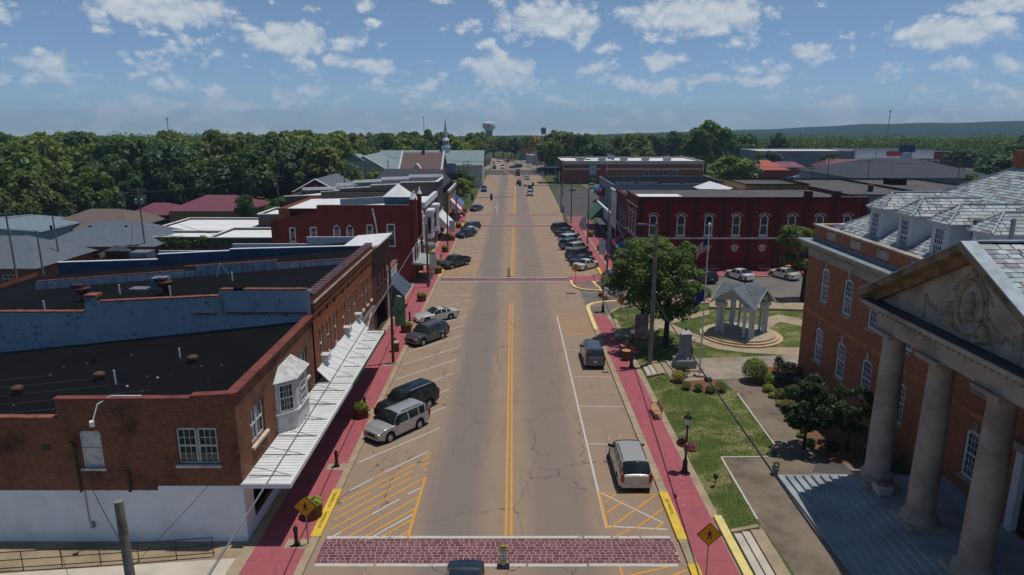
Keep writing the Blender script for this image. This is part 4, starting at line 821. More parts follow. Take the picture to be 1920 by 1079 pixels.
for y, c in ((150, 'white_metal'), (153.4, plain('crimson_awning', (190, 50, 76), .8)), (156.8, plain('blue_awning', (40, 130, 200), .8)), (160.2, 'galvanised')):
    M().hexa([(-13.5, y, 2.7), (-11.3, y, 2.4), (-11.3, y + 3.2, 2.4), (-13.5, y + 3.2, 2.7), (-13.5, y, 4.8), (-11.25, y, 2.55), (-11.25, y + 3.2, 2.55), (-13.5, y + 3.2, 4.8)]).obj('awning', MATS[c] if isinstance(c, str) else c, t)
# ------------------------------------------------------------------ courthouse
SL = [plain('slate_%d' % i, c, .55, var=.18, scale=2.2, spec=.4) for i, c in enumerate(((168, 180, 182), (152, 166, 168), (182, 188, 188), (140, 134, 144), (160, 160, 150), (122, 122, 134)))]
def slate_pick(): return R.choices(range(6), (5, 5, 3, 2, 1.4, 1.2))[0]
TILE = {}
def slates(parent, O, A, U, rows, expo, wid, span, each=0, sort=None, name='slate'):
    """lapped slates on a roof plane: O origin at the eave, A along the eave, U up the slope; span(row) -> (s0, s1)"""
    O, A, U = Vector(O), Vector(A).normalized(), Vector(U).normalized(); N = A.cross(U)
    if N.z < 0: N = -N
    cells = []
    for r in range(rows):
        s0, s1 = span(r); s = s0 - (wid * .5 if r % 2 else 0)
        while s < s1 - .02:
            a, b = max(s, s0), min(s + wid, s1)
            if b - a > .06: cells.append((r, a, b))
            s += wid * R.uniform(.8, 1.15)
    def corners(r, a, b):
        k = R.uniform(.0, .008); lo = O + U * (r * expo - .05) + N * (.036 + k); hi = O + U * ((r + 1) * expo + .02) + N * .008; g_ = .008
        q = [lo + A * (a + g_), lo + A * (b - g_), hi + A * (b - g_), hi + A * (a + g_)]
        return [p - N * .018 for p in q] + q
    ones = []
    if each:
        cells.sort(key=lambda c: sort(O + U * c[0] * expo + A * c[1])); ones, cells = cells[:each], cells[each:]
    for c in ones:
        P = corners(*c); ctr = sum(P, Vector()) / 8
        mm = M().hexa([p - ctr for p in P]).mesh(name, SL[slate_pick()]); put(name, mm, parent, loc=ctr - OFF.get(parent, Vector()))
    m = M()
    for c in cells: m.hexa(corners(*c), slate_pick())
    if cells:
        o = m.obj(name + '_course', SL, parent); o['kind'] = 'stuff'
ch = thing('courthouse', 'red brick courthouse with stone portico, columns, white dormers and slate roof', 'courthouse', (30, 30, 0))
CXW, CYN = 24.2, 54.7
WYS = [51.4, 47.7, 44.0, 40.0, 36.4, 32.9]
hs = [(CYN - y - .66, CYN - y + .66, 2.62, 5.35, .22) for y in WYS] + [(CYN - y - .66, CYN - y + .66, 7.45, 10.15, .22) for y in WYS] + [(CYN - 28.5 - 1.3, CYN - 28.5 + 1.3, 1.8, 5.6)]
m = M(); wall_faces(m, (CXW, CYN), (CXW, 2), 0, 10.6, hs, reveal=.25); wall_faces(m, (44, CYN), (CXW, CYN), 0, 10.6, [(44 - x - .66, 44 - x + .66, 7.45, 10.15, .22) for x in (28, 32, 36)]); wall_faces(m, (CXW, 2), (44, 2), 0, 10.6); wall_faces(m, (44, 2), (44, CYN), 0, 10.6)
wall_faces(m, (CXW + .15, CYN - .15), (CXW + .15, 2), 11.9, 13.05); wall_faces(m, (44, CYN - .15), (CXW + .15, CYN - .15), 11.9, 13.05); m.box(CXW + .16, CXW + .45, 2, CYN - .16, 12.2, 13.04); m.box(CXW + .45, 44, CYN - .45, CYN - .16, 12.2, 13.04)
cw = m.obj('wall', B['court'], ch)
M().box(CXW - .03, CXW - .001, 2, CYN + .03, 6.05, 6.35).obj('belt_course', plain('rubbed_brick', (196, 122, 82), .9, var=.2), ch)
M().box(CXW - .06, 44, 2, CYN + .06, 10.6, 11.35).obj('frieze', MATS['limestone'], ch)
m = M()
for d_, z0, z1 in ((.2, 11.35, 11.5), (.55, 11.5, 11.68), (.8, 11.68, 11.86)): m.box(CXW - d_, 44.2, 1.8, CYN + d_, z0, z1)
cor = m.obj('cornice', MATS['limestone'], ch); M().box(CXW - .78, CXW + .13, 2, CYN + .78, 11.86, 11.9).obj('cornice_flashing', plain('lead_flashing', (150, 160, 166), .5, metal=.3), ch)
dn = M().box(-.5, -.22, -.11, .11, 11.36, 11.5).mesh('dentil', MATS['limestone'])
for k in range(52): put('dentil', dn, ch, loc=Vector((CXW, 54.5 - k * .42, 0)) - OFF[ch])
M().box(CXW + .05, CXW + .55, 2, CYN - .05, 13.05, 13.18).obj('coping', MATS['limestone'], ch); M().box(CXW + .55, 44, CYN - .55, CYN - .05, 13.05, 13.18).obj('coping', MATS['limestone'], ch)
M().box(CXW + .09, CXW + .148, 2, CYN - .14, 11.9, 12.2).obj('parapet_base', plain('grey_render', (126, 128, 132), .85), ch)
for y in WYS: M().box(CXW + .11, CXW + .149, y - .75, y + .75, 12.35, 12.92).obj('stone_panel', MATS['limestone'], ch)
for y in WYS:
    for z, h_ in ((2.62, 2.73), (7.45, 2.7)):
        window(ch, (CXW, y, z), '-x', 1.32, h_, 4, 6, MATS['white_trim'], arch=.22, sill=.14, silm=MATS['limestone'], fw=.17, recess=.09, muntin=.03)
        M().hexa([(CXW - .05, y - .13, z + h_ + .0), (CXW - .05, y + .13, z + h_ + .0), (CXW, y + .13, z + h_ + .0), (CXW, y - .13, z + h_ + .0), (CXW - .05, y - .2, z + h_ + .55), (CXW - .05, y + .2, z + h_ + .55), (CXW, y + .2, z + h_ + .55), (CXW, y - .2, z + h_ + .55)]).obj('keystone', MATS['limestone'], ch)
for x in (28, 32, 36): window(ch, (x, CYN, 7.45), '+y', 1.32, 2.7, 4, 6, MATS['white_trim'], arch=.22, sill=.14, silm=MATS['limestone'], fw=.13, recess=.14)
# porch, steps, columns
PC = 28.1
m = M(); m.box(19.25, CXW - .01, PC - 7.0, PC + 6.75, 0, 1.8); porch = m.obj('porch', MATS['porch_stone'], ch)
for i in range(9): M().box(15.85 + .378 * i, 19.3, 18, 37.05 - .27 * i, .46 + .15 * i - .3, .46 + .15 * (i + 1)).obj('step', MATS['porch_stone'], porch)
M().tube([(17.6, 36.2, 1.02), (17.6, 20, 1.02)], .02, 4).obj('step_strip', MATS['white_line'], porch)
COLY = [PC + 6.1, PC + 2.03, PC - 2.03, PC - 6.1]
prof = [(.86, 0), (.86, .14), (.80, .2), (.84, .3), (.74, .42), (.66, .5), (.64, .56)] + [(.64 - .10 * (k / 8) ** 1.6, .6 + 7.3 * k / 8) for k in range(9)] + [(.57, 7.95), (.57, 8.02), (.66, 8.14), (.70, 8.22)]
cmesh = M().lathe(prof, 28, (0, 0, 0)).mesh('column', MATS['limestone'], smooth=35); pl = M().box(-.92, .92, -.92, .92, -.2, 0).mesh('plinth', MATS['limestone']); ab = M().box(-.86, .86, -.86, .86, 8.22, 8.45).mesh('abacus', MATS['limestone'])
ring = M().lathe([(.633, 0), (.627, .02)], 28, (0, 0, 0), cap=False).mesh('joint', plain('joint_dirt', (84, 76, 70), .9))
for y in COLY:
    c = put('column', cmesh, ch, loc=Vector((20.1, y, 2.0)) - OFF[ch]); put('plinth', pl, c, loc=(0, 0, 0)); put('abacus', ab, c, loc=(0, 0, 0))
E0 = 10.46
m = M(); m.box(19.45, 20.75, PC - 6.9, PC + 6.9, E0, E0 + 1.05); m.box(20.75, CXW - .07, PC + 5.6, PC + 6.9, E0, E0 + 1.05); m.box(20.75, CXW - .07, PC - 6.9, PC - 5.6, E0, E0 + 1.05); ent = m.obj('entablature', MATS['limestone'], ch)
m = M(); m.box(19.2, CXW - .08, PC - 7.15, PC + 7.15, E0 + 1.05, E0 + 1.2); m.box(18.75, CXW - .09, PC - 7.6, PC + 7.6, E0 + 1.2, E0 + 1.42); m.obj('cornice', MATS['limestone'], ent); M().box(18.78, 19.5, PC - 7.5, PC + 7.5, E0 + 1.421, E0 + 1.46).obj('cornice_flashing', plain('old_lead', (74, 76, 82), .7, var=.3, scale=1.2), ent)
for k in range(35): M().box(19.02, 19.2, PC - 7.0 + k * .41, PC - 6.78 + k * .41, E0 + .95, E0 + 1.05).obj('dentil', MATS['limestone'], ent)
PB = E0 + 1.46; RS = .507
m = M(); m.face([(19.55, PC + 7.1, PB), (19.55, PC - 7.1, PB), (19.55, PC, PB + 7.1 * RS)]); ty = m.obj('tympanum', MATS['limestone'], ent)
def rake(x0, x1, lo, hi, mt, name):
    for s in (1, -1):
        P = []
        for z_ in (lo, hi):
            P += [(x0, PC + s * 7.65, PB + z_ - .05 * 0), (x1, PC + s * 7.65, PB + z_), (x1, PC, PB + 7.65 * RS + z_), (x0, PC, PB + 7.65 * RS + z_)]
        M().hexa(P if s > 0 else P).obj(name, mt, ent)
rake(18.72, 19.9, .02, .42, plain('weathered_stone', (150, 128, 100), .9, var=.4, scale=.9, c2=(66, 54, 46)), 'raking_cornice'); rake(19.2, 19.6, -.42, .02, plain('brown_stained_stone', (150, 118, 82), .9, var=.35, scale=1.4), 'raking_moulding')
# carved relief in the pediment
rel = plain('carved_stone', (166, 150, 130), .9, var=.25, scale=2.4)
def oval(cy, cz, ry, rz_, r, n=28, x=19.56): return M().tube([(x, cy + ry * cos(2 * pi * k / n), cz + rz_ * sin(2 * pi * k / n)) for k in range(n + 1)], r, 8)
CZ = PB + 1.45
med = oval(PC, CZ, .82, 1.12, .16).obj('medallion', rel, ent, smooth=60); oval(PC, CZ, 1.02, 1.32, .09).obj('medallion_rim', rel, med, smooth=60)
def lump(m, x, y, z, r, sx=.5):
    n = 8; i = len(m.v)
    m.lathe([(r * sin(pi * k / 5) + .001, -r * cos(pi * k / 5)) for k in range(6)], n, (x, y, z), cap=False)
m = M(); lump(m, 19.58, PC, CZ + .45, .24); lump(m, 19.58, PC, CZ + .05, .34); lump(m, 19.58, PC - .12, CZ - .4, .24); lump(m, 19.58, PC + .16, CZ - .45, .24); m.obj('figure', rel, ent, smooth=80)
for s in (1, -1):
    m = M()
    for k in range(64):
        t_ = k / 63; q_ = .06 + .07 * sin(pi * t_); lump(m, 19.57 + R.uniform(-.03, .03), PC + s * (1.15 + 1.95 * t_) + R.uniform(-q_, q_), CZ - .1 - .56 * sin(pi * t_) - .2 * t_ + R.uniform(-q_, q_), R.uniform(.06, .11))
    for k in range(24): lump(m, 19.57, PC + s * 3.15 + R.uniform(-.08, .08), CZ - .3 - k * .052, R.uniform(.06, .1))
    m.obj('swag', rel, ent, smooth=80)
    m = M(); m.lathe([(.1, -.3), (.26, -.1), (.3, .15), (.16, .3), (.2, .36)], 10, (19.56, PC + s * 1.1, CZ - .85)); m.obj('urn', rel, ent, smooth=50)
    m = M()
    for k in range(26): lump(m, 19.57, PC + s * (.4 + .036 * k) + R.uniform(-.05, .05), CZ + 1.3 - .02 * k - .0007 * k * k + R.uniform(-.06, .06), R.uniform(.05, .09))
    m.obj('crest_scroll', rel, ent, smooth=80)
m = M(); lump(m, 19.58, PC, CZ + 1.5, .25); lump(m, 19.58, PC, CZ + 1.75, .13); m.obj('crest', rel, ent, smooth=80)
M().tube([(19.48, PC - 1.5, CZ - 1.0), (19.46, PC - .8, CZ - 1.28), (19.45, PC, CZ - 1.36), (19.46, PC + .8, CZ - 1.28), (19.48, PC + 1.5, CZ - 1.0)], .14, 4).obj('ribbon', rel, ent)
# portico roof (north and south slopes), slated, with a metal strip along the verge
RX1 = 30.4; zr = PB + 7.65 * RS + .40; ze = PB + .40
pr = M()
for s in (1, -1): pr.face([(18.7, PC + s * 7.7, ze), (RX1 + .0, PC + s * 7.7, ze), (RX1, PC, zr), (18.7, PC, zr)][::-s])
pro = pr.obj('portico_roof', MATS['dark_roof'], ch)
SLp = sqrt(7.7 ** 2 + (zr - ze) ** 2)
slates(pro, (19.35, PC + 7.7, ze + .01), (1, 0, 0), (0, -7.7, zr - ze), int(SLp / .27), .27, .43, lambda r: (0., 10.4), each=290, sort=lambda p: p.length)
slates(pro, (19.35, PC - 7.7, ze + .01), (1, 0, 0), (0, 7.7, zr - ze), int(SLp / .3), .3, .5, lambda r: (0., 10.4))
lm = plain('verge_metal', (158, 170, 178), .45, metal=.3, var=.2)
for s in (1, -1): M().hexa([(18.68, PC + s * 7.7, ze - .03), (19.36, PC + s * 7.7, ze - .03), (19.36, PC, zr - .03), (18.68, PC, zr - .03), (18.68, PC + s * 7.7, ze + .05), (19.36, PC + s * 7.7, ze + .05), (19.36, PC, zr + .05), (18.68, PC, zr + .05)]).obj('verge', lm, pro)
M().box(19.36, RX1, PC - .15, PC + .15, zr, zr + .07).obj('ridge_cap', lm, pro)
# main hipped roof
EX, EN, ES, EZ, RUN, RISE = 25.0, 53.9, 3., 12.75, 8.5, 5.55
m = M(); A_, B_, C_, D_ = (EX, EN, EZ), (EX, ES, EZ), (EX + 2 * RUN, ES, EZ), (EX + 2 * RUN, EN, EZ); R0, R1 = (EX + RUN, EN - RUN, EZ + RISE), (EX + RUN, ES + RUN, EZ + RISE)
m.face([A_, R0, R1, B_][::-1]); m.face([A_, D_, R0]); m.face([D_, C_, R1, R0]); m.face([B_, R1, C_]); m.face([A_, B_, C_, D_]); mro = m.obj('main_roof', MATS['dark_roof'], ch)
SLm = sqrt(RUN ** 2 + RISE ** 2); nr = int(SLm / .27)
slates(mro, (EX, EN, EZ + .01), (0, -1, 0), (RUN, 0, RISE), nr, SLm / nr, .42, lambda r: (r / nr * RUN + .1, 34.))
slates(mro, (EX, EN, EZ + .01), (1, 0, 0), (0, -RUN, RISE), nr, SLm / nr, .42, lambda r: (r / nr * RUN + .1, 2 * RUN - r / nr * RUN - .1))
M().tube([(EX, EN, EZ + .04), (R0[0], R0[1], R0[2] + .06)], .09, 6).obj('hip_cap', lm, mro); M().tube([(R0[0], R0[1], R0[2] + .06), (R1[0], R1[1], R1[2] + .06)], .09, 6).obj('ridge_cap', lm, mro)
M().box(CXW + .45, EX + .2, 2.5, CYN - .5, 12.6, 12.7).obj('gutter', plain('roof_gutter', (160, 164, 164), .6), mro)
M().box(33.2, 35.6, 44.2, 46.0, 17.5, 19.3).obj('chimney', B['court'], mro)
def dormer(y):
    x0 = 25.7; hw = .82; z0, z1 = 12.9, 15.15; xr = 30.2
    m = M(); m.box(x0, xr, y - hw, y + hw, z0, z1); d = m.obj('dormer', plain('dormer_white', (196, 204, 210), .6, var=.06), ch)
    window(d, (x0, y, z0 + .28), '-x', .92, 1.75, 4, 5, MATS['white_trim'], sill=.05, fw=.06, recess=-.02, muntin=.028)
    for k in range(10): M().box(x0 + .05, xr, y + hw, y + hw + .012, z0 + .22 * k, z0 + .22 * k + .205).obj('siding_board', MATS['dormer_white'], d)
    for k in range(10): M().box(x0 + .05, xr, y - hw - .012, y - hw, z0 + .22 * k, z0 + .22 * k + .205).obj('siding_board', MATS['dormer_white'], d)
    M().box(x0 - .18, xr - .6, y - hw - .2, y + hw + .2, z1, z1 + .12).obj('eave', MATS['dormer_white'], d)
    e = .24; za = z1 + .12; zt = 16.3; a, b = (x0 - e, y + hw + e, za), (x0 - e, y - hw - e, za); rf, rb = (x0 + .95, y, zt), (xr + .4, y, zt)
    q = M(); c1, c2 = (xr - .8, y + hw + e, za), (xr - .8, y - hw - e, za)
    q.face([a, b, rf]); q.face([b, c2, rb, rf]); q.face([a, rf, rb, c1]); rr = q.obj('dormer_roof', MATS['dark_roof'], d)
    sl = sqrt((hw + e) ** 2 + (zt - za) ** 2); n = int(sl / .26) + 1
    for s in (1, -1): slates(rr, (x0 - e, y + s * (hw + e), za + .01), (1, 0, 0), (0, -s * (hw + e), zt - za), n, sl / n, .42, lambda r: (r / n * 1.2 + .03, xr - x0 - .4 + r / n * 1.0))
    slf = sqrt((.95 + e) ** 2 + (zt - za) ** 2); nf = int(slf / .26) + 1
    slates(rr, (x0 - e, y + hw + e, za + .01), (0, -1, 0), (.95 + e, 0, zt - za), nf, slf / nf, .42, lambda r: (r / nf * (hw + e), 2 * (hw + e) - r / nf * (hw + e)))
    M().tube([(x0 + .95, y, zt + .05), (xr + .3, y, zt + .05)], .06).obj('ridge_cap', lm, rr)
    for s in (1, -1): M().tube([(x0 - e, y + s * (hw + e), za + .04), (x0 + .95, y, zt + .05)], .045).obj('hip_cap', lm, rr)
for y in (48.0, 44.3, 40.6, 36.9): dormer(y)
M().tube([(26.0, 35.2, 13.5), (26.0, 35.2, 16.2)], .11).obj('vent_pipe', MATS['galvanised'], ch); M().lathe([(.55, 0), (.55, 1.0), (.5, 1.05)], 14, (27.0, 38.8, 14.6)).obj('roof_fan', MATS['dark_asphalt'], ch)
M().rbox((25.4, 52.2), .5, .3, 13.18, 13.5, .4).obj('floodlight', MATS['white_metal'], ch)
dr = M().box(CXW + .2, CXW + .3, PC - 1.3, PC + 1.3, 1.8, 5.6).obj('door', MATS['dark_glass'], ch); M().box(CXW - .12, CXW + .2, PC + 1.3, PC + 1.75, 1.8, 6.0).obj('door_casing', MATS['white_trim'], dr); M().box(CXW - .12, CXW + .2, PC - 1.75, PC - 1.3, 1.8, 6.0).obj('door_casing', MATS['white_trim'], dr); M().box(CXW - .4, CXW + .2, PC - 2, PC + 2, 6.0, 6.4).obj('door_hood', MATS['limestone'], dr)
# ------------------------------------------------------------------ red building and its row
t = thing('red_corner_building', 'large red painted brick building with maroon pilasters and white arched windows', 'building', (34, 108, 0))
BX = [20.4 + 4. * k for k in range(8)]; hs = [(x - .6 - 18.2, x + .6 - 18.2, 5.2, 8.2, .42) for x in BX] + [(x - .38 - 18.2, x + .38 - 18.2, 2.95, 3.7) for x in (28.4, 32.4, 36.4)]
m = M(); wall_faces(m, (18.2, 98), (51, 98), 0, 10.5, hs); wall_faces(m, (18.2, 108.3), (18.2, 98), 0, 10.5, [(2.0 + 2.6 * k, 3.2 + 2.6 * k, 5.2, 8.2, .42) for k in range(3)] + [(.8, 9.6, .4, 2.8)]); wall_faces(m, (51, 98), (51, 118), 0, 10.5); wall_faces(m, (51, 118), (18.2, 118), 0, 10); m.obj('wall', B['redp'], t)
for x in [18.45, 22.4, 26.4, 30.4, 34.4, 38.4, 42.4, 46.4, 50.7]:
    M().box(x - .38, x + .38, 97.86, 97.999, 0, 10.55 if x not in (42.4, 46.4) else 11.5).obj('pilaster', B['marp'], t)
M().box(18.1, 51.1, 97.9, 98.2, 10.5, 10.75).obj('parapet', B['marp'], t); M().box(18.05, 51.1, 97.78, 98.2, 10.2, 10.32).obj('cornice', B['marp'], t); M().box(18.0, 18.4, 98.2, 108.3, 10.5, 10.75).obj('parapet', B['marp'], t)
for x in (42.4, 46.4): M().box(x - .5, x + .5, 97.7, 98.5, 10.75, 11.6).obj('chimney', B['marp'], t)
wt = plain('pinkish_white_trim', (206, 190, 190), .7); M().box(18.1, 51, 97.84, 97.999, 4.72, 4.95).obj('belt_course', wt, t); M().box(18.08, 18.199, 98, 108.3, 4.72, 4.95).obj('belt_course', wt, t); M().box(18.1, 18.199, 98, 108.3, 9.2, 9.4).obj('belt_course', wt, t)
def hood(parent, x, y, z, r, face):
    m = M()
    for k in range(8):
        a0, a1 = pi * (.08 + .84 * k / 8), pi * (.08 + .84 * (k + 1) / 8); P = []
        for rr in (r, r + .14):
            for a, d in ((a0, 0), (a1, 0), (a1, -.16), (a0, -.16)): P.append((-rr * cos(a), d, rr * .72 * sin(a)))
        m.hexa(P)
    return put('window_hood', m.mesh('window_hood', wt), parent, loc=Vector((x, y, z)) - OFF[parent], rz=RZ[face])
for x in BX: window(t, (x, 98, 5.2), '-y', 1.2, 3.0, 1, 2, MATS['white_trim'], arch=.42, sill=.12, fw=.15, recess=.08); hood(t, x, 98, 7.85, .78, '-y')
for k in range(3): window(t, (18.2, 105.7 - 2.6 * k, 5.2), '-x', 1.2, 3.0, 1, 2, MATS['white_trim'], arch=.42, sill=.12, fw=.15, recess=.08); hood(t, 18.2, 105.7 - 2.6 * k, 7.85, .78, '-x')
for x in (28.4, 32.4, 36.4):
    w_ = M().tube([(x + .36 * cos(a * pi / 8), 97.95, 3.32 + .36 * sin(a * pi / 8)) for a in range(17)], .08, 6).obj('round_window', MATS['white_trim'], t); M().box(x - .3, x + .3, 98.04, 98.08, 3.0, 3.64).obj('pane', MATS['window_glass'], w_); M().box(x - .03, x + .03, 97.94, 97.99, 3.0, 3.64).obj('glazing_bar', MATS['white_trim'], w_); M().box(x - .32, x + .32, 97.945, 97.985, 3.29, 3.35).obj('glazing_bar', MATS['white_trim'], w_); hood(t, x, 98, 3.42, .55, '-y')
for x in (28.4, 32.4): M().box(x - .42, x + .42, 97.94, 97.99, 8.95, 9.25).obj('wall_vent', B['marp'], t)
slab_roof(t, [(18.5, 98.3, 10.1), (51, 98.3, 10.1), (51, 118, 9.9), (18.5, 118, 9.9)], MATS['gravel_roof']); M().box(18.6, 26, 98.6, 108, 10.12, 10.2).obj('white_membrane', MATS['white_roof'], t); M().box(18.0, 51, 98.2, 98.5, 10.75, 10.8).obj('coping', MATS['galvanised'], t)
M().box(18.7, 18.75, 98.8, 107.6, .4, 2.8).obj('shop_window', MATS['dark_glass'], t)
for (y0, y1, c, zt) in ((98.2, 102.4, plain('navy_awning', (48, 58, 78), .8), 4.2), (102.6, 105.2, plain('teal_awning', (84, 128, 144), .8), 3.9), (105.4, 108.8, plain('maroon_awning', (136, 40, 56), .8), 4.5)):
    M().hexa([(16.1, y0, 2.4), (18.2, y0, 2.7), (18.2, y1, 2.7), (16.1, y1, 2.4), (16.05, y0, 2.55), (18.2, y0, zt), (18.2, y1, zt), (16.05, y1, 2.55)]).obj('awning', c, t)
t = thing('brown_row_shop', 'dark brown two storey row shop joined to the red building', 'shop', (26, 114, 0))
shell(t, 18.25, 40, 108.35, 119.4, 0, 9.5, B['dark'], {'-x': [(1 + 2.0 * k, 1.9 + 2.0 * k, 4.6, 7.4) for k in range(5)] + [(.8, 10, .4, 2.8)]}); slab_roof(t, [(18.4, 108.4, 9.3), (40, 108.4, 9.0), (40, 119.3, 9.0), (18.4, 119.3, 9.3)], MATS['dark_roof']); M().box(18.0, 18.4, 108.4, 119.4, 9.5, 9.9).obj('cornice', B['dark'], t); M().box(18.8, 18.85, 109, 118.6, .4, 2.8).obj('shop_window', MATS['dark_glass'], t)
for k in range(5): window(t, (18.25, 119.4 - 1.45 - 2.0 * k, 4.6), '-x', .9, 2.8, 1, 2, MATS['white_trim'], recess=.1)
t = thing('white_row_shop', 'narrow white painted two storey shop beyond the brown one', 'shop', (24, 123, 0))
shell(t, 18.25, 38, 119.45, 126, 0, 9.3, MATS['white_stucco'], {'-x': [(.9 + 1.9 * k, 1.7 + 1.9 * k, 4.4, 7.6) for k in range(3)] + [(.6, 6, .4, 2.8)]}); slab_roof(t, [(18.4, 119.5, 9.1), (38, 119.5, 8.9), (38, 125.9, 8.9), (18.4, 125.9, 9.1)], MATS['dark_roof']); M().box(18.0, 18.4, 119.5, 126, 9.3, 9.6).obj('cornice', MATS['old_white_paint'], t); M().box(18.8, 18.85, 120, 125.6, .4, 2.8).obj('shop_window', MATS['dark_glass'], t)
for k in range(3): window(t, (18.25, 126 - 1.3 - 1.9 * k, 4.4), '-x', .8, 3.2, 1, 2, MATS['white_trim'], recess=.1)
t = thing('green_awning_shop', 'low pale shop with large green awning at the corner', 'shop', (26, 136, 0))
shell(t, 18.3, 36, 126.05, 146, 0, 4.6, plain('pale_render', (196, 194, 190), .8, var=.15), {'-x': [(1, 18.8, .3, 2.6)]}); slab_roof(t, [(18.5, 126.2, 4.2), (36, 126.2, 4.0), (36, 145.8, 4.0), (18.5, 145.8, 4.2)], MATS['dark_roof']); M().box(18.1, 18.5, 126.1, 146, 4.6, 5.0).obj('parapet', MATS['white_trim'], t); M().box(18.8, 18.85, 127, 145, .3, 2.6).obj('shop_window', MATS['dark_glass'], t)
M().hexa([(15.9, 136.5, 2.3), (18.3, 136.5, 2.6), (18.3, 145.5, 2.6), (15.9, 145.5, 2.3), (15.85, 136.5, 2.5), (18.3, 136.5, 5.0), (18.3, 145.5, 5.0), (15.85, 145.5, 2.5)]).obj('awning', plain('green_awning', (70, 104, 86), .8), t)
for y in (128, 131, 134): M().box(16.4, 16.5, y - .05, y + .05, .14, 2.5).obj('canopy_post', MATS['black_metal'], t)
M().box(16.3, 18.3, 126.5, 136, 2.5, 2.7).obj('canopy', MATS['dark_asphalt'], t)
# ------------------------------------------------------------------ gazebo
GZ = (22.75, 64.95)
t = thing('gazebo', 'white gazebo with cross-gabled grey shingle roof on round stepped base', 'gazebo', (GZ[0], GZ[1], .45), radians(45))
stepm = plain('gazebo_step', (190, 168, 134), .9, var=.15); 
for i, (r, z) in enumerate(((3.95, .16), (3.6, .32), (3.25, .48))): M().lathe([(r, -.3), (r, z)], 56, (0, 0, 0)).obj('step', stepm, t, local=True)
M().lathe([(3.2, .4), (3.2, .485)], 56).obj('floor', plain('gazebo_floor', (176, 160, 136), .9), t, local=True)
cm = M().box(-.2, .2, -.2, .2, 0, .07).lathe([(.19, .07), (.17, .13), (.15, .16), (.13, 2.55), (.16, 2.6), (.19, 2.68)], 14).mesh('column', MATS['white_trim'], smooth=40)
a = 1.72
for sx in (1, -1):
    for sy in (1, -1):
        for dx, dy in ((0, 0), (-.62, 0), (0, -.62)): put('column', cm, t, loc=(sx * (a + dx), sy * (a + dy), .485))
        M().box(min(sx * (a + .25), sx * (a - .85)), max(sx * (a + .25), sx * (a - .85)), sy * a - .24, sy * a + .24, 3.15, 3.6).obj('entablature', MATS['white_trim'], t, local=True)
        M().box(sx * a - .24, sx * a + .24, min(sy * (a - .24), sy * (a - .85)), max(sy * (a - .24), sy * (a - .85)), 3.15, 3.595).obj('entablature', MATS['white_trim'], t, local=True)
gs = shingle('gazebo_shingle', (124, 132, 138), (100, 108, 116), .3, .2); E_ = 2.3; zE, zR = 3.62, 5.25
rf = M()
for k in range(4):
    c, s = cos(k * pi / 2), sin(k * pi / 2)
    def rot(x, y, z): return (x * c - y * s, x * s + y * c, z)
    rf.face([rot(E_, 0, zR), rot(E_, E_, zE), rot(0, 0, zR)]); rf.face([rot(0, 0, zR), rot(E_, E_, zE), rot(0, E_, zR)])
ro = rf.obj('roof', gs, t, local=True)
for k in range(4):
    c, s = cos(k * pi / 2), sin(k * pi / 2)
    def rot(x, y, z): return (x * c - y * s, x * s + y * c, z)
    q = M()
    for sg in (1, -1): q.hexa([rot(E_ - .1, 0, zR - .2), rot(E_ + .03, 0, zR - .2), rot(E_ + .03, sg * E_, zE - .2), rot(E_ - .1, sg * E_, zE - .2), rot(E_ - .1, 0, zR - .02), rot(E_ + .03, 0, zR - .02), rot(E_ + .03, sg * E_, zE - .02), rot(E_ - .1, sg * E_, zE - .02)])
    q.obj('bargeboard', MATS['white_trim'], t, local=True)
    q = M(); n = 10; rr = 1.15
    for i in range(n):
        y0, y1 = -1.15 + 2.3 * i / n, -1.15 + 2.3 * (i + 1) / n; f = lambda y: 3.2 + sqrt(max(0, rr * rr - y * y)) * .85; tz = lambda y: zE + (zR - zE) * (1 - abs(y) / E_) - .1
        q.face([rot(a + .1, y0, f(y0)), rot(a + .1, y1, f(y1)), rot(a + .1, y1, tz(y1)), rot(a + .1, y0, tz(y0))])
    for sg in (1, -1): q.face([rot(a + .1, sg * 1.15, 3.2), rot(a + .1, sg * 2.0, 3.2), rot(a + .1, sg * 2.0, zE + .1), rot(a + .1, sg * 1.15, zE + (zR - zE) * .5 - .1)])
    q.obj('gable', MATS['white_trim'], t, local=True)
    M().tube([rot(a + .12, -1.15 * cos(pi * i / 12), 3.2 + 1.15 * .85 * sin(pi * i / 12)) for i in range(13)], .07, 6).obj('arch', MATS['white_trim'], t, local=True)
M().lathe([(.03, 0), (.03, .35), (.09, .45), (.09, .6), (.02, .75)], 8, (0, 0, zR)).obj('finial', MATS['black_metal'], t, local=True)
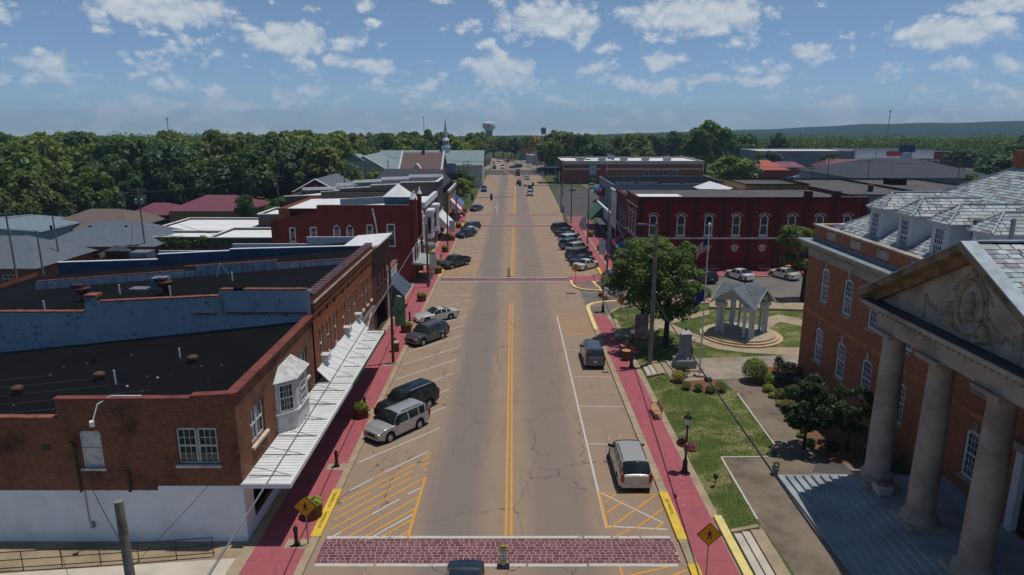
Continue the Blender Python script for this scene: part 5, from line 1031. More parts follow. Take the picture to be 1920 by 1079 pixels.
# ------------------------------------------------------------------ monument
gr = plain('grey_granite', (146, 146, 148), .6, var=.12, scale=6)
t = thing('monument', 'grey granite memorial pillar on stepped base with a wreath', 'monument', (14.9, 55.9, .47), .06)
M().box(-1.25, 1.25, -1.15, 1.15, 0, .12).obj('slab', MATS['concrete'], t, local=True); M().box(-.85, .85, -.75, .75, .12, .8).obj('base', gr, t, local=True); M().hexa([(-.7, -.6, .8), (.7, -.6, .8), (.7, .6, .8), (-.7, .6, .8), (-.56, -.46, 1.1), (.56, -.46, 1.1), (.56, .46, 1.1), (-.56, .46, 1.1)]).obj('plinth', gr, t, local=True)
M().hexa([(-.46, -.38, 1.1), (.46, -.38, 1.1), (.46, .38, 1.1), (-.46, .38, 1.1), (-.42, -.34, 3.1), (.42, -.34, 3.1), (.42, .34, 3.1), (-.42, .34, 3.1)]).obj('shaft', gr, t, local=True); M().hexa([(-.5, -.42, 3.1), (.5, -.42, 3.1), (.5, .42, 3.1), (-.5, .42, 3.1), (-.3, -.22, 3.3), (.3, -.22, 3.3), (.3, .22, 3.3), (-.3, .22, 3.3)]).obj('cap', plain('pale_granite', (190, 188, 184), .6), t, local=True)
M().lathe([(.1, 0), (.08, .1), (.05, .12), (.07, .25), (.02, .36)], 8, (0, 0, 3.3)).obj('finial', plain('bronze', (70, 96, 92), .5), t, local=True); M().box(-.5, .5, -.78, -.75, .78, .84).obj('ledge', MATS['white_trim'], t, local=True)
wr = thing('wreath', 'green and red flower wreath hung on the granite memorial', 'wreath', (15.4, 55.8, 2.1), pi / 2); M().tube([(.34 * cos(k * pi / 8), 0, .34 * sin(k * pi / 8)) for k in range(17)], .09, 6).obj('leaves', plain('wreath_green', (38, 78, 58), .9, var=.3, scale=8), wr, local=True); M().tube([(-.1, -.05, -.4), (-.12, -.08, -.9), (-.08, -.05, -1.1)], .09, 5).obj('ribbon', plain('wreath_red', (190, 60, 52), .8), wr, local=True); M().rbox((.0, -.1), .2, .1, -.3, -.1).obj('bow', MATS['white_trim'], wr, local=True)
# steps up from the pavement: near and far, each with a stone cheek
for nm, x0, yA, yB, lab in (('garden_steps', 11.55, 22.0, 31.6, 'long concrete steps from the pavement up to the courthouse forecourt'), ('garden_steps', 11.5, 54.4, 56.9, 'short concrete steps from the pavement up to the memorial')):
    t = thing(nm, lab, 'steps', (x0, (yA + yB) / 2, .12))
    for k in range(3): M().box(x0 + .42 * k, x0 + 1.5, yA, yB, .02 + .11 * k, .13 + .115 * (k + 1)).obj('step', MATS['pale_concrete'] if k < 2 else MATS['concrete'], t)
    M().hexa([(x0 - .1, yB, .05), (x0 + 1.5, yB, .05), (x0 + 1.5, yB + .25, .05), (x0 - .1, yB + .25, .05), (x0 - .1, yB, .32), (x0 + 1.3, yB, .62), (x0 + 1.3, yB + .25, .62), (x0 - .1, yB + .25, .32)]).obj('cheek_wall', MATS['concrete'], t)
    M().hexa([(x0 - .1, yA - .25, .05), (x0 + 1.5, yA - .25, .05), (x0 + 1.5, yA, .05), (x0 - .1, yA, .05), (x0 - .1, yA - .25, .32), (x0 + 1.3, yA - .25, .62), (x0 + 1.3, yA, .62), (x0 - .1, yA, .32)]).obj('cheek_wall', MATS['concrete'], t)
# ------------------------------------------------------------------ buildings farther off
def house(name, label, cat, x0, x1, y0, y1, z0, ze, zr, wm, rm, ridge='x', hip=0., over=.5, wins=(), flat=False, front=None):
    t = thing(name, label, cat, ((x0 + x1) / 2, (y0 + y1) / 2, z0)); m = M(); o = over
    hs = {}
    for (f, s, z, w_, h_) in wins: hs.setdefault(f, []).append((s - w_ / 2, s + w_ / 2, z, z + h_))
    L = {'-y': x1 - x0, '+x': y1 - y0, '-x': y1 - y0, '+y': x1 - x0}
    wall_faces(m, (x0, y0), (x1, y0), z0, ze, hs.get('-y', ())); wall_faces(m, (x1, y0), (x1, y1), z0, ze, hs.get('+x', ())); wall_faces(m, (x1, y1), (x0, y1), z0, ze); wall_faces(m, (x0, y1), (x0, y0), z0, ze, hs.get('-x', ()))
    xm, ym = (x0 + x1) / 2, (y0 + y1) / 2
    if flat:
        m.obj('wall', wm, t); slab_roof(t, [(x0, y0, ze - .3), (x1, y0, ze - .3), (x1, y1, ze - .3), (x0, y1, ze - .3)], rm)
        for a, b in (((x0, y0), (x1, y0)), ((x1, y0), (x1, y1)), ((x1, y1), (x0, y1)), ((x0, y1), (x0, y0))): strip(t, 'coping', [(*a, ze), (*b, ze + .002)], .35, .12, MATS[flat] if isinstance(flat, str) else MATS['white_metal'])
    else:
        r = M()
        if ridge == 'x':
            if not hip: m.face([(x0, y1, ze), (x0, y0, ze), (x0, ym, zr)]); m.face([(x1, y0, ze), (x1, y1, ze), (x1, ym, zr)])
            a, b = (x0 + hip - (0 if hip else o), ym, zr), (x1 - hip + (0 if hip else o), ym, zr); e = [(x0 - o, y0 - o), (x1 + o, y0 - o), (x1 + o, y1 + o), (x0 - o, y1 + o)]; zz = ze - .15
            r.face([(*e[0], zz), (*e[1], zz), b, a]); r.face([(*e[2], zz), (*e[3], zz), a, b])
            if hip: r.face([(*e[1], zz), (*e[2], zz), b]); r.face([(*e[3], zz), (*e[0], zz), a])
        else:
            if not hip: m.face([(x0, y0, ze), (x1, y0, ze), (xm, y0, zr)]); m.face([(x1, y1, ze), (x0, y1, ze), (xm, y1, zr)])
            a, b = (xm, y0 + hip - (0 if hip else o), zr), (xm, y1 - hip + (0 if hip else o), zr); e = [(x0 - o, y0 - o), (x1 + o, y0 - o), (x1 + o, y1 + o), (x0 - o, y1 + o)]; zz = ze - .15
            r.face([(*e[1], zz), (*e[2], zz), b, a]); r.face([(*e[3], zz), (*e[0], zz), a, b])
            if hip: r.face([(*e[0], zz), (*e[1], zz), a]); r.face([(*e[2], zz), (*e[3], zz), b])
        m.obj('wall', wm, t); ro = r.obj('roof', rm, t)
        if not hip and front: 
            for s in (0, 1):
                P, Q = ((*e[s], zz), a) if ridge == 'y' else ((*e[0], zz), a)
                M().tube([P, Q], .14, 4).obj('bargeboard', front, t)
    for (f, s, z, w_, h_) in wins:
        p = {'-y': (x0 + s, y0, z), '+x': (x1, y0 + s, z), '-x': (x0, y1 - s, z)}[f]
        window(t, p, f, w_, h_, 2 if w_ > 1 else 1, 2, MATS['white_trim'], recess=.1, sill=.08)
    return t
gsh = shingle('grey_shingle', (114, 124, 134), (98, 108, 118)); bsh = shingle('brown_shingle', (128, 112, 104), (108, 94, 88)); msh = plain('maroon_metal_roof', (122, 70, 82), .5, var=.12); lsh = shingle('pale_green_shingle', (150, 166, 166), (134, 150, 152)); dsh = shingle('charcoal_shingle', (78, 82, 92), (62, 66, 76)); csh = shingle('church_brown_shingle', (128, 104, 98), (108, 88, 84))
h1 = house('brick_office', 'low brick office with wide grey hip roof at the left edge', 'office', -98, -66, 92.5, 106, -1.6, 1.7, 5.0, B['house'], gsh, hip=5, wins=[('-y', 24, -.6, 1.6, 1.2), ('-y', 28, -.6, 1.6, 1.2)])
h2 = house('brick_office', 'low brick office with grey hip roof behind the cream shed', 'office', -75, -57, 107, 121, -1.6, 2.2, 5.0, B['house'], gsh, hip=5, wins=[('-y', 5, -.2, 2.6, 1.2), ('-y', 12, -.2, 2.2, 1.2)])
M().box(-70.6, -69.8, 106.94, 107.02, -1.5, .9).obj('door', plain('dark_green_door', (40, 66, 56), .6), h2)
for x in (-76.5, -70, -64): M().lathe([(.2, 0), (.2, .5), (.3, .55), (.02, .7)], 8, (x, 112.5, 3.9)).obj('roof_vent', MATS['dark_roof'], h2)
house('garden_shed', 'small cream shed with dark roof standing before the brick office', 'shed', -63.6, -60.2, 103.6, 107.0, -1.6, 1.5, 2.5, plain('cream_boards', (206, 194, 172), .8), dsh, hip=1.5, over=.25, wins=[('-y', .9, -.5, .5, 1.4), ('-y', 2.5, -.5, .5, 1.4), ('+x', 1.2, -.3, .4, 1.2), ('+x', 2.4, -.3, .4, 1.2)])
house('metal_warehouse', 'pale blue metal warehouse behind the left-hand office', 'warehouse', -112, -86.5, 124, 140, -3, 1.9, 2.8, plain('pale_blue_metal', (150, 168, 186), .5), plain('pale_blue_metal_roof', (128, 142, 154), .5), ridge='y')
house('hip_roof_hall', 'brick hall with broad brown shingle hip roof near the wood', 'hall', -94, -76, 133, 152, -3.6, .9, 3.7, B['dark'], bsh, hip=6)
house('school_wing', 'lower brick wing with maroon metal roof and strip windows', 'school', -84, -74.6, 149, 160, -4, 1.7, 3.6, B['dark'], msh, hip=3, wins=[('-y', 2.6, -1.9, 2.2, 1.6), ('-y', 7, -1.9, 2.2, 1.6)])
house('school_hall', 'taller tan brick hall with maroon metal hip roof', 'school', -74.5, -58, 148, 164, -4, 2.7, 5.2, B['tan'], msh, hip=5)
house('flat_store', 'flat white roofed brick store behind the ivy wall', 'store', -63, -46.4, 117, 133, -1.5, 3.0, 0, B['dark'], MATS['white_roof'], flat=True)
iv = house('ivy_outbuilding', 'brown brick outbuilding whose side wall is covered in ivy', 'outbuilding', -59.3, -47.6, 110, 116.5, -1.2, 3.0, 0, B['dark'], MATS['white_roof'], flat=True)
house('white_shed', 'low white roofed shed behind the dark red hall', 'shed', -46, -34, 102, 112, -.5, 4.2, 0, B['grey'], MATS['white_roof'], flat=True)
house('sheet_roof_store', 'grey walled store with white parapet left of the red hall', 'store', -42, -32.2, 112.5, 121, -.5, 6.4, 0, B['grey'], MATS['white_roof'], flat=True)
hr = house('red_gable_house', 'dark red gabled house with grey roof behind the shops', 'house', -48, -38.6, 152, 170, 0, 6.4, 9.1, plain('dark_red_boards', (120, 44, 44), .8), gsh, ridge='y', front=MATS['white_trim'])
M().lathe([(.45, 0), (.45, .05)], 12, (-43.3, 151.9, 7.6)).obj('gable_vent', MATS['white_trim'], hr)
c1 = house('white_church', 'white clapboard church with pointed windows left of the steeple', 'church', -50, -35.5, 200, 224, 0, 7.6, 12.0, plain('clapboard', (196, 196, 184), .8, var=.08), lsh, ridge='y', front=MATS['white_trim'])
M().box(-47.2, -42.8, 198.6, 200.2, 0, 10.6).obj('front_tower', MATS['clapboard'], c1); M().hexa([(-47.6, 198.2, 10.6), (-42.4, 198.2, 10.6), (-42.4, 206, 10.6), (-47.6, 206, 10.6), (-45.05, 198.2, 12.4), (-44.95, 198.2, 12.4), (-44.95, 206, 12.4), (-45.05, 206, 12.4)]).obj('tower_roof', lsh, c1)
for x, z in ((-49, 3.4), (-45, 5.2), (-39.5, 3.6)):
    yy = 198.55 if x == -45 else 199.95
    M().prism([(x - .5, yy - .04), (x + .5, yy - .04), (x + .5, yy + .04), (x - .5, yy + .04)], z, z + 2.2).obj('lancet_window', MATS['dark_glass'], c1); M().hexa([(x - .5, yy - .04, z + 2.2), (x + .5, yy - .04, z + 2.2), (x + .5, yy + .04, z + 2.2), (x - .5, yy + .04, z + 2.2), (x - .03, yy - .04, z + 2.9), (x + .03, yy - .04, z + 2.9), (x + .03, yy + .04, z + 2.9), (x - .03, yy + .04, z + 2.9)]).obj('lancet_head', MATS['dark_glass'], c1)
c2 = house('church_hall', 'long pale roofed church hall with a tall white steeple', 'church', -45, -10, 232, 250, 0, 7.6, 12.0, plain('cream_render', (190, 186, 170), .8), lsh, ridge='x')
st = M().box(-24.2, -21.6, 239.8, 242.4, 9.6, 13.2).obj('steeple', MATS['white_trim'], c2); M().box(-24.5, -21.3, 239.5, 242.7, 13.0, 13.3).obj('steeple_cornice', MATS['white_trim'], st); M().lathe([(1.1, 0), (1.1, 2.0), (1.25, 2.1), (.75, 2.9)], 8, (-22.9, 241.1, 13.3)).obj('belfry', MATS['white_trim'], st); M().lathe([(.75, 0), (.05, 6.6), (.02, 7.6)], 8, (-22.9, 241.1, 16.1)).obj('spire', plain('spire_grey', (170, 178, 186), .5), st)
for k in range(3): M().box(-24.0 + .85 * k, -23.55 + .85 * k, 239.72, 239.79, 13.8, 15.0).obj('louvre', MATS['dark_asphalt'], st)
c3 = house('brown_roof_church', 'brick church with steep brown roof and white gable edges', 'church', -31, -19.6, 190, 206, 0, 8.4, 13.0, B['house'], csh, ridge='x', over=.2)
for x in (-31.2, -19.4): 
    for s in (190, 206): M().tube([(x, s, 8.6), (x, 198, 13.3)], .28, 4).obj('gable_coping', MATS['white_trim'], c3)
M().hexa([(-28, 189.4, 8.4), (-24.4, 189.4, 8.4), (-24.4, 194, 8.4), (-28, 194, 8.4), (-26.25, 189.4, 10.3), (-26.15, 189.4, 10.3), (-26.15, 194, 10.3), (-26.25, 194, 10.3)]).obj('porch_gable', MATS['clapboard'], c3)
M().box(-25.6, -24.8, 197, 198.4, 12.2, 13.6).obj('chimney', B['house'], c3)
house('dark_hip_building', 'building with long charcoal hip roof behind the sooty brick block', 'building', -31, -15.4, 151, 170, 0, 7.6, 10.8, B['grey'], dsh, hip=1.5)
t = thing('sign_post', 'tall square shop sign on a maroon base beside the charcoal hip roof', 'sign', (-15.2, 172, 0)); M().box(-15.5, -14.9, 171.8, 172.2, 0, 9).obj('post', MATS['maroon_frame'] if 'maroon_frame' in MATS else B['marp'], t); M().box(-16.4, -14.0, 171.6, 172.4, 9, 11.4).obj('panel', fl, t)
# right-hand side, beyond the red building
t = house('grey_blue_block', 'grey blue painted block with blue and maroon dome awnings', 'building', 24.5, 54, 166, 193, 0, 6.6, 0, plain('grey_blue_paint', (138, 148, 160), .8, var=.15), MATS['dark_roof'], flat='galvanised')
for y, c in ((188.5, plain('blue_dome', (46, 120, 180), .7)), (182.5, plain('maroon_dome', (120, 44, 62), .7))): M().lathe([(1.9, 0), (1.9, .6), (1.6, 1.4), (.9, 1.9), (.05, 2.1)], 12, (24.3, y, 2.5)).obj('dome_awning', c, t, smooth=40)
for y in (170, 176): M().box(24.3, 24.5, y - .9, y + .9, .5, 2.6).obj('window', MATS['dark_glass'], t)
for k in range(5): M().box(25 + k * 5.5, 29.6 + k * 5.5, 166.0, 166.3, 6.6, 6.9 - k * .0 + (.35 if k < 2 else 0)).obj('parapet_step', MATS['grey_blue_paint'], t)
t = house('brick_bank', 'long brick bank with white band and white flat roof', 'bank', 18, 68, 246, 276, 0, 8.0, 0, B['house'], MATS['white_roof'], flat=True, wins=[('-y', 30 + 3.4 * k, 1.2, 1.8, 3.6) for k in range(4)])
M().box(17.9, 68.1, 245.85, 245.99, 6.9, 7.9).obj('fascia_band', MATS['cream_render'], t); M().box(17.9, 68.1, 245.9, 245.99, 5.0, 5.5).obj('belt_course', MATS['cream_render'], t); M().box(10.5, 18, 248, 256, 4.4, 5.6).obj('drive_through_canopy', plain('navy_canopy', (40, 46, 70), .6), t)
for x in (11, 17): M().box(x - .2, x + .2, 248.2, 248.6, 0, 4.4).obj('canopy_post', MATS['white_trim'], t)
for k in range(5): M().box(24 + 8 * k, 26.5 + 8 * k, 255, 258, 7.8, 8.8).obj('cooling_unit', MATS['galvanised'], t)
M().box(27.5, 30, 245.8, 245.98, 3.2, 6.6).obj('banner', plain('pale_blue_banner', (150, 176, 196), .7), t); M().box(31.5, 33.2, 245.8, 245.98, 3.6, 6.2).obj('banner', plain('red_banner', (170, 50, 60), .7), t)
t = house('stone_edge_block', 'flat gravel roofed block with rough stone side wall', 'building', 62, 96, 126, 164, 0, 8.2, 0, plain('rough_stone', (150, 146, 138), .95, var=.3, scale=1.6), MATS['gravel_roof'], flat='dark_roof', wins=[('-y', 4, 3.6, 1.2, 2.0), ('-y', 9, 3.6, 1.2, 2.0)])
M().box(78, 78.6, 126.4, 163.6, 7.9, 8.25).obj('roof_upstand', MATS['dark_roof'], t); M().lathe([(.5, 0), (.5, 1.1), (.7, 1.2), (.4, 1.6)], 10, (71, 136, 7.9)).obj('roof_vent', MATS['turbine_rust'] if 'turbine_rust' in MATS else MATS['rust_metal'], t); M().box(83, 86, 150, 154, 7.9, 9.2).obj('roof_hatch', MATS['dark_roof'], t)
house('tan_block', 'tan brick block with shuttered white windows behind the red building', 'building', 42, 53.6, 124, 138, 0, 10.3, 0, plain('tan_render', (150, 118, 82), .85, var=.2), MATS['gravel_roof'], flat='dark_roof', wins=[('-y', 4.2, 8.0, 1.4, 1.5), ('-y', 8.2, 8.0, 1.4, 1.5)])
house('vaulted_white_shed', 'white roofed shed peeping over the red building', 'shed', 36.5, 41.8, 122, 136, 0, 8.9, 9.9, MATS['white_metal'], MATS['white_metal'], ridge='y')
house('dark_roof_hall', 'wide hall with dark grey hip roof and pale blue wall', 'hall', 94, 134, 190, 226, 0, 6.6, 11.0, plain('pale_blue_wall', (126, 142, 158), .8), dsh, hip=14, over=.8)
M().box(93.9, 104, 189.7, 189.98, .2, 6.2)
t = house('diner', 'small diner with flared red roof', 'diner', 90, 103, 260, 272, 0, 4.2, 7.4, plain('red_diner_wall', (150, 58, 48), .7), plain('red_roof', (178, 74, 62), .6, var=.15), hip=5, over=1.2)
house('diner_annex', 'maroon roofed annex right behind the small diner', 'annex', 104, 117, 276, 286, 0, 4, 6, B['house'], msh, hip=3)
house('maroon_roof_office', 'long brick office with maroon roof before the car park', 'office', 128, 150, 282, 296, 0, 3.8, 6.6, B['house'], msh, hip=3, wins=[('-y', 4 + 4 * k, 1, 1.2, 1.8) for k in range(5)])
t = house('discount_store', 'white fronted store with red sign across the car park', 'store', 166, 204, 336, 360, 0, 8.6, 0, plain('store_white', (206, 210, 216), .7), MATS['gravel_roof'], flat='galvanised')
M().box(165, 205, 332, 335.9, 3.6, 4.2).obj('canopy', MATS['white_trim'], t); M().box(165, 205, 331.9, 332, 4.2, 4.6).obj('red_band', plain('store_red', (176, 40, 50), .6), t); M().box(167, 203, 335.7, 335.95, .2, 3.4).obj('shop_window', MATS['dark_glass'], t); M().box(181, 189, 335.75, 335.95, 5.6, 7.8).obj('sign_board', MATS['store_red'], t)
for k in range(7): M().box(168 + 6 * k, 168.4 + 6 * k, 332.2, 332.6, 0, 3.6).obj('canopy_post', MATS['white_trim'], t)
t = house('market_hall', 'dark grey market hall left of the white store', 'store', 120, 165.5, 338, 366, 0, 8.0, 0, plain('store_grey', (128, 136, 146), .7), MATS['white_roof'], flat=True); lettering('FOODS', 2.4, MATS['store_red'], t, (137, 337.9, 5.8), depth=.1)
house('far_brick_store', 'brown brick store right of the white fronted store', 'store', 205, 226, 338, 360, 0, 7.6, 0, B['house'], MATS['gravel_roof'], flat='dark_roof')
t = thing('pylon_sign', 'tall shop pylon sign with dark blue top panel in the car park', 'sign', (170, 300, 0))
for x in (168.4, 172.2): M().box(x - .2, x + .2, 299.8, 300.2, 0, 11).obj('post', MATS['galvanised'], t)
M().box(167, 173.6, 299.5, 300.5, 9, 12).obj('panel', plain('pylon_blue', (60, 70, 110), .6), t); M().box(168.2, 172.4, 299.5, 300.5, 3.5, 8.6).obj('panel', MATS['store_white'], t); M().box(168.6, 170.2, 299.4, 299.5, 5, 6.4).obj('panel', MATS['sign_orange'], t); M().box(170.6, 172.2, 299.4, 299.5, 5, 6.4).obj('panel', MATS['store_red'], t)
# down the street
house('grey_roof_store', 'wide grey roofed store at the far end of the street', 'store', 18, 62, 330, 356, 0, 7.6, 0, MATS['cream_render'], MATS['gravel_roof'], flat='galvanised')
t = house('far_chapel', 'far white chapel with a thin spire', 'chapel', 12.5, 18.5, 360, 376, 0, 6.2, 8.6, MATS['white_trim'], gsh, ridge='y'); s_ = M().box(14.9, 17.5, 360, 362.6, 6, 9.6).obj('belfry', MATS['white_trim'], t); M().lathe([(1.1, 0), (.3, 3), (.02, 7.2)], 8, (16.2, 361.3, 9.6)).obj('spire', MATS['white_trim'], s_)
t = house('burger_bar', 'low burger restaurant under the yellow arches', 'restaurant', 8, 24, 378, 392, 0, 4.2, 0, MATS['cream_render'], MATS['white_roof'], flat=True)
t = thing('arches_sign', 'tall sign with yellow double arches over a red board', 'sign', (12.3, 370, 0)); yg = plain('arch_yellow', (226, 178, 30), .5, var=.05)
M().tube([(12.3, 370.4, 0), (12.3, 370.4, 11)], .25, 8).obj('post', MATS['galvanised'], t)
for cx_ in (11.05, 13.55): M().tube([(cx_ + 1.15 * cos(pi - pi * k / 12), 370, 10.8 + 4.1 * sin(pi * k / 12) ** .8) for k in range(13)], .3, 6).obj('arch', yg, t, smooth=60)
bd = M().box(9.7, 14.9, 369.7, 370.2, 8.8, 11.0).obj('board', plain('sign_maroon', (140, 30, 34), .6), t); lettering("McDonald's", .95, MATS['white_trim'], t, (12.3, 369.65, 9.9), depth=.06)
for k, (x, y, w_, z0, z1, c, lab) in enumerate(((7.6, 345, 5.2, 7.2, 8.8, 'sign_orange', 'orange and red shop sign left of the yellow arches'), (-15.6, 340, 5, 6.6, 8.4, 'store_red', 'red shop sign on a pole at far left of the street'), (-19, 352, 4, 4.6, 6.4, 'sign_maroon', 'maroon shop sign below the red one'), (20.5, 300, 1.6, 2.2, 6.0, 'green_trim', 'narrow green panel sign at the far junction'), (22.6, 288, 2.2, 3.6, 6.2, 'pylon_blue', 'dark blue panel sign near the bank corner'))):
    t = thing('pole_sign', lab, 'sign', (x, y, 0)); M().tube([(x, y + .2, 0), (x, y + .2, z1 - .2)], .14, 6).obj('post', MATS['galvanised'], t); M().box(x - w_ / 2, x + w_ / 2, y - .2, y + .1, z0, z1).obj('panel', MATS[c], t)
for (x0, x1, y, h_, wc, rc, lab) in ((-40, -16, 345, 4.2, 'store_grey', 'white_roof', 'low grey store left of the far junction'), (-62, -42, 352, 5, 'red_diner_wall', 'gravel_roof', 'red walled store far left of the junction'), (-30, -12, 395, 4.6, 'cream_render', 'dark_roof', 'cream shop far up the street on the left'), (26, 52, 385, 5.6, 'store_white', 'gravel_roof', 'white shop behind the flags beyond the bank'), (-60, -34, 262, 4.6, 'store_grey', 'gravel_roof', 'low grey garage behind the church hall'), (58, 84, 318, 5.4, 'clapboard', 'white_roof', 'pale gable store right of the wide grey roof')):
    house('far_shop', lab, 'shop', x0, x1, y, y + 14, 0, h_, 0, MATS[wc], MATS[rc], flat='galvanised', wins=[('-y', 3 + 4.5 * k, .8, 2.6, 1.8) for k in range(int((x1 - x0 - 3) / 4.5))])
for (x0, x1, y, h_, wc, rc, lab) in ((-34, -20, 300, 3.8, 'clapboard', 'gravel_roof', 'small pale filling station left of the far junction'), (24, 36, 304, 4.2, 'red_diner_wall', 'gravel_roof', 'small red fronted shop right of the far junction'), (-52, -36, 380, 5.2, 'store_white', 'white_roof', 'white roofed shop far left up the street'), (4, 8.5, 412, 4.6, 'store_grey', 'dark_roof', 'small grey shop where the road bends away'), (-34, -24, 322, 3.6, 'store_red', 'white_roof', 'red fascia shop behind the far junction poles')):
    house('far_shop', lab, 'shop', x0, x1, y, y + 10, 0, h_, 0, MATS[wc], MATS[rc], flat='galvanised', wins=[('-y', 1.6 + 3.2 * k, .8, 2., 1.8) for k in range(int((x1 - x0 - 1) / 3.2))])
# water towers and masts
t = thing('water_tower', 'white bulb water tower on a grey fluted column above the trees', 'water tower', (-22.4, 680, 0)); M().lathe([(3.4, 0), (3.4, 14.5)], 20, (-22.4, 680, 0)).obj('column', plain('tower_grey', (120, 126, 136), .7), t, smooth=40); M().lathe([(3.4, 0), (4.4, 1.2), (6.0, 3.0), (6.2, 3.8), (6.2, 7.0), (5.9, 7.6), (4.4, 8.1), (.1, 8.4)], 28, (-22.4, 680, 14)).obj('tank', MATS['white_trim'], t, smooth=30)
M().box(-24.4, -20.6, 673.6, 673.8, 18.2, 19.0).obj('emblem', MATS['store_red'], t); M().box(-23.6, -22.4, 673.6, 673.8, 19.0, 20.2).obj('emblem', MATS['pylon_blue'], t)
t = thing('old_water_tank', 'small dark water tank on legs far right of the arches sign', 'water tank', (40.5, 900, 0)); M().lathe([(1.5, 0), (3.4, 2), (3.4, 7), (2.6, 8.2), (.1, 9)], 14, (40.5, 900, 7.5)).obj('tank', plain('tank_dark', (44, 50, 58), .7), t)
for a in range(4): M().tube([(40.5 + 3.2 * cos(a * pi / 2), 900 + 3.2 * sin(a * pi / 2), 0), (40.5 + 2.4 * cos(a * pi / 2), 900 + 2.4 * sin(a * pi / 2), 10)], .3).obj('leg', MATS['tank_dark'], t)
for (x, y, h_, lab) in ((-265, 540, 25.5, 'thin radio mast above the left-hand wood'), (322, 600, 32, 'lattice radio mast above the right-hand trees'), (-88, 700, 28, 'faint radio mast behind the church roofs')):
    t = thing('radio_mast', lab, 'mast', (x, y, 0))
    for a in range(3): M().tube([(x + .5 * cos(a * 2.1), y + .5 * sin(a * 2.1), 0), (x + .15 * cos(a * 2.1), y + .15 * sin(a * 2.1), h_)], .1, 4).obj('leg', MATS['galvanised'], t)
    for k in range(int(h_ / 2)): z = 2 * k; M().tube([(x + .5 * cos(k * 2.1), y + .5 * sin(k * 2.1), z), (x + .5 * cos(k * 2.1 + 2.1), y + .5 * sin(k * 2.1 + 2.1), z + 2)], .07, 4).obj('brace', MATS['galvanised'], t)
    M().box(x - .5, x + .5, y - .5, y + .5, h_ - 1.6, h_ - .4).obj('aerial', MATS['galvanised'], t)
# ---- far hills
def hills():
    m = M(); n = 140; A0, A1 = radians(-75), radians(75)
    for j, (rad, f) in enumerate(((1500, .0), (2200, .45), (2900, 1.), (3700, .8))):
        for i in range(n + 1):
            a = A0 + (A1 - A0) * i / n; k = max(0., a - .05); h_ = -38 + (136 * k if k < .28 else 38 + 105 * (k - .28)) + 4 * sin(a * 21 + j) * sin(a * 8) + 3.5 * sin(a * 13 + 1) + 1.2 * sin(a * 90 + j * 2)
            b_ = -10 - (rad * cos(a) - 950) * .0165 - 6
            m.v.append((rad * sin(a), rad * cos(a), b_ + max(0., h_ - b_) * f))
    for j in range(3):
        for i in range(n): k = j * (n + 1) + i; m.f.append((k, k + 1, k + n + 2, k + n + 1)); m.m.append(0)
    t = Nt('wooded_hill'); c = t.mix(t.noise(t.P, .02, 6), srgb((46, 66, 40)), srgb((30, 48, 30))); c = t.mix(t.math('MULTIPLY', t.noise(t.P, .12, 5), .7), c, srgb((22, 36, 24)))
    struct('hills', m, t.out(c, 1., bump=t.noise(t.P, .09, 5), bd=8, bs=1., spec=0.), smooth=80)
hills()
# ------------------------------------------------------------------ trees, shrubs, wood
def leaf_mat(name, c1, c2, c3):
    t = Nt(name); g_ = t.n.new('ShaderNodeNewGeometry'); oi = t.n.new('ShaderNodeObjectInfo')
    c = t.mix(g_.outputs['Random Per Island'], srgb(c1), srgb(c2)); c = t.mix(t.ramp(t.noise(t.P, .28, 3), .4, .65), c, srgb(c3))
    c = t.mix(t.math('MULTIPLY', oi.outputs['Random'], .5), c, t.mix(.5, srgb(c3), srgb(c1)))
    d = t.n.new('ShaderNodeBsdfDiffuse'); tr = t.n.new('ShaderNodeBsdfTranslucent'); gl = t.n.new('ShaderNodeBsdfGlossy'); gl.inputs['Roughness'].default_value = .55
    t.set(d.inputs[0], c); t.set(tr.inputs[0], t.mix(.4, c, srgb((120, 140, 30)))); gl.inputs[0].default_value = (.5, .5, .5, 1)
    m1 = t.n.new('ShaderNodeMixShader'); m1.inputs[0].default_value = .34; t.l.new(d.outputs[0], m1.inputs[1]); t.l.new(tr.outputs[0], m1.inputs[2])
    m2 = t.n.new('ShaderNodeMixShader'); m2.inputs[0].default_value = .04; t.l.new(m1.outputs[0], m2.inputs[1]); t.l.new(gl.outputs[0], m2.inputs[2])
    t.l.new(m2.outputs[0], t.n['Material Output'].inputs[0]); MATS[name] = t.m; return t.m
LF = leaf_mat('oak_leaf', (112, 136, 54), (88, 114, 46), (70, 96, 42)); LD = leaf_mat('deep_leaf', (84, 110, 52), (70, 94, 46), (56, 80, 42)); LY = leaf_mat('lime_leaf', (140, 152, 60), (116, 132, 52), (92, 112, 46)); LP = leaf_mat('park_leaf', (112, 134, 54), (88, 112, 46), (68, 92, 40)); LG = leaf_mat('golden_leaf', (176, 158, 48), (142, 136, 44), (100, 104, 40)); LB = leaf_mat('box_leaf', (58, 84, 36), (44, 66, 30), (34, 52, 26)); LV = leaf_mat('bright_leaf', (172, 186, 60), (140, 160, 50), (110, 132, 44)); LR = leaf_mat('flower_leaf', (190, 70, 110), (150, 60, 110), (90, 110, 50))
LO = leaf_mat('olive_leaf', (128, 132, 66), (104, 112, 56), (84, 98, 50)); LN = leaf_mat('blue_green_leaf', (84, 112, 70), (70, 98, 62), (58, 84, 54))
bark = plain('bark', (70, 60, 52), .95, var=.3, scale=4)
def rnd_dir(rg):
    while 1:
        v = Vector((rg.uniform(-1, 1), rg.uniform(-1, 1), rg.uniform(-1, 1)))
        if .05 < v.length < 1: return v.normalized()
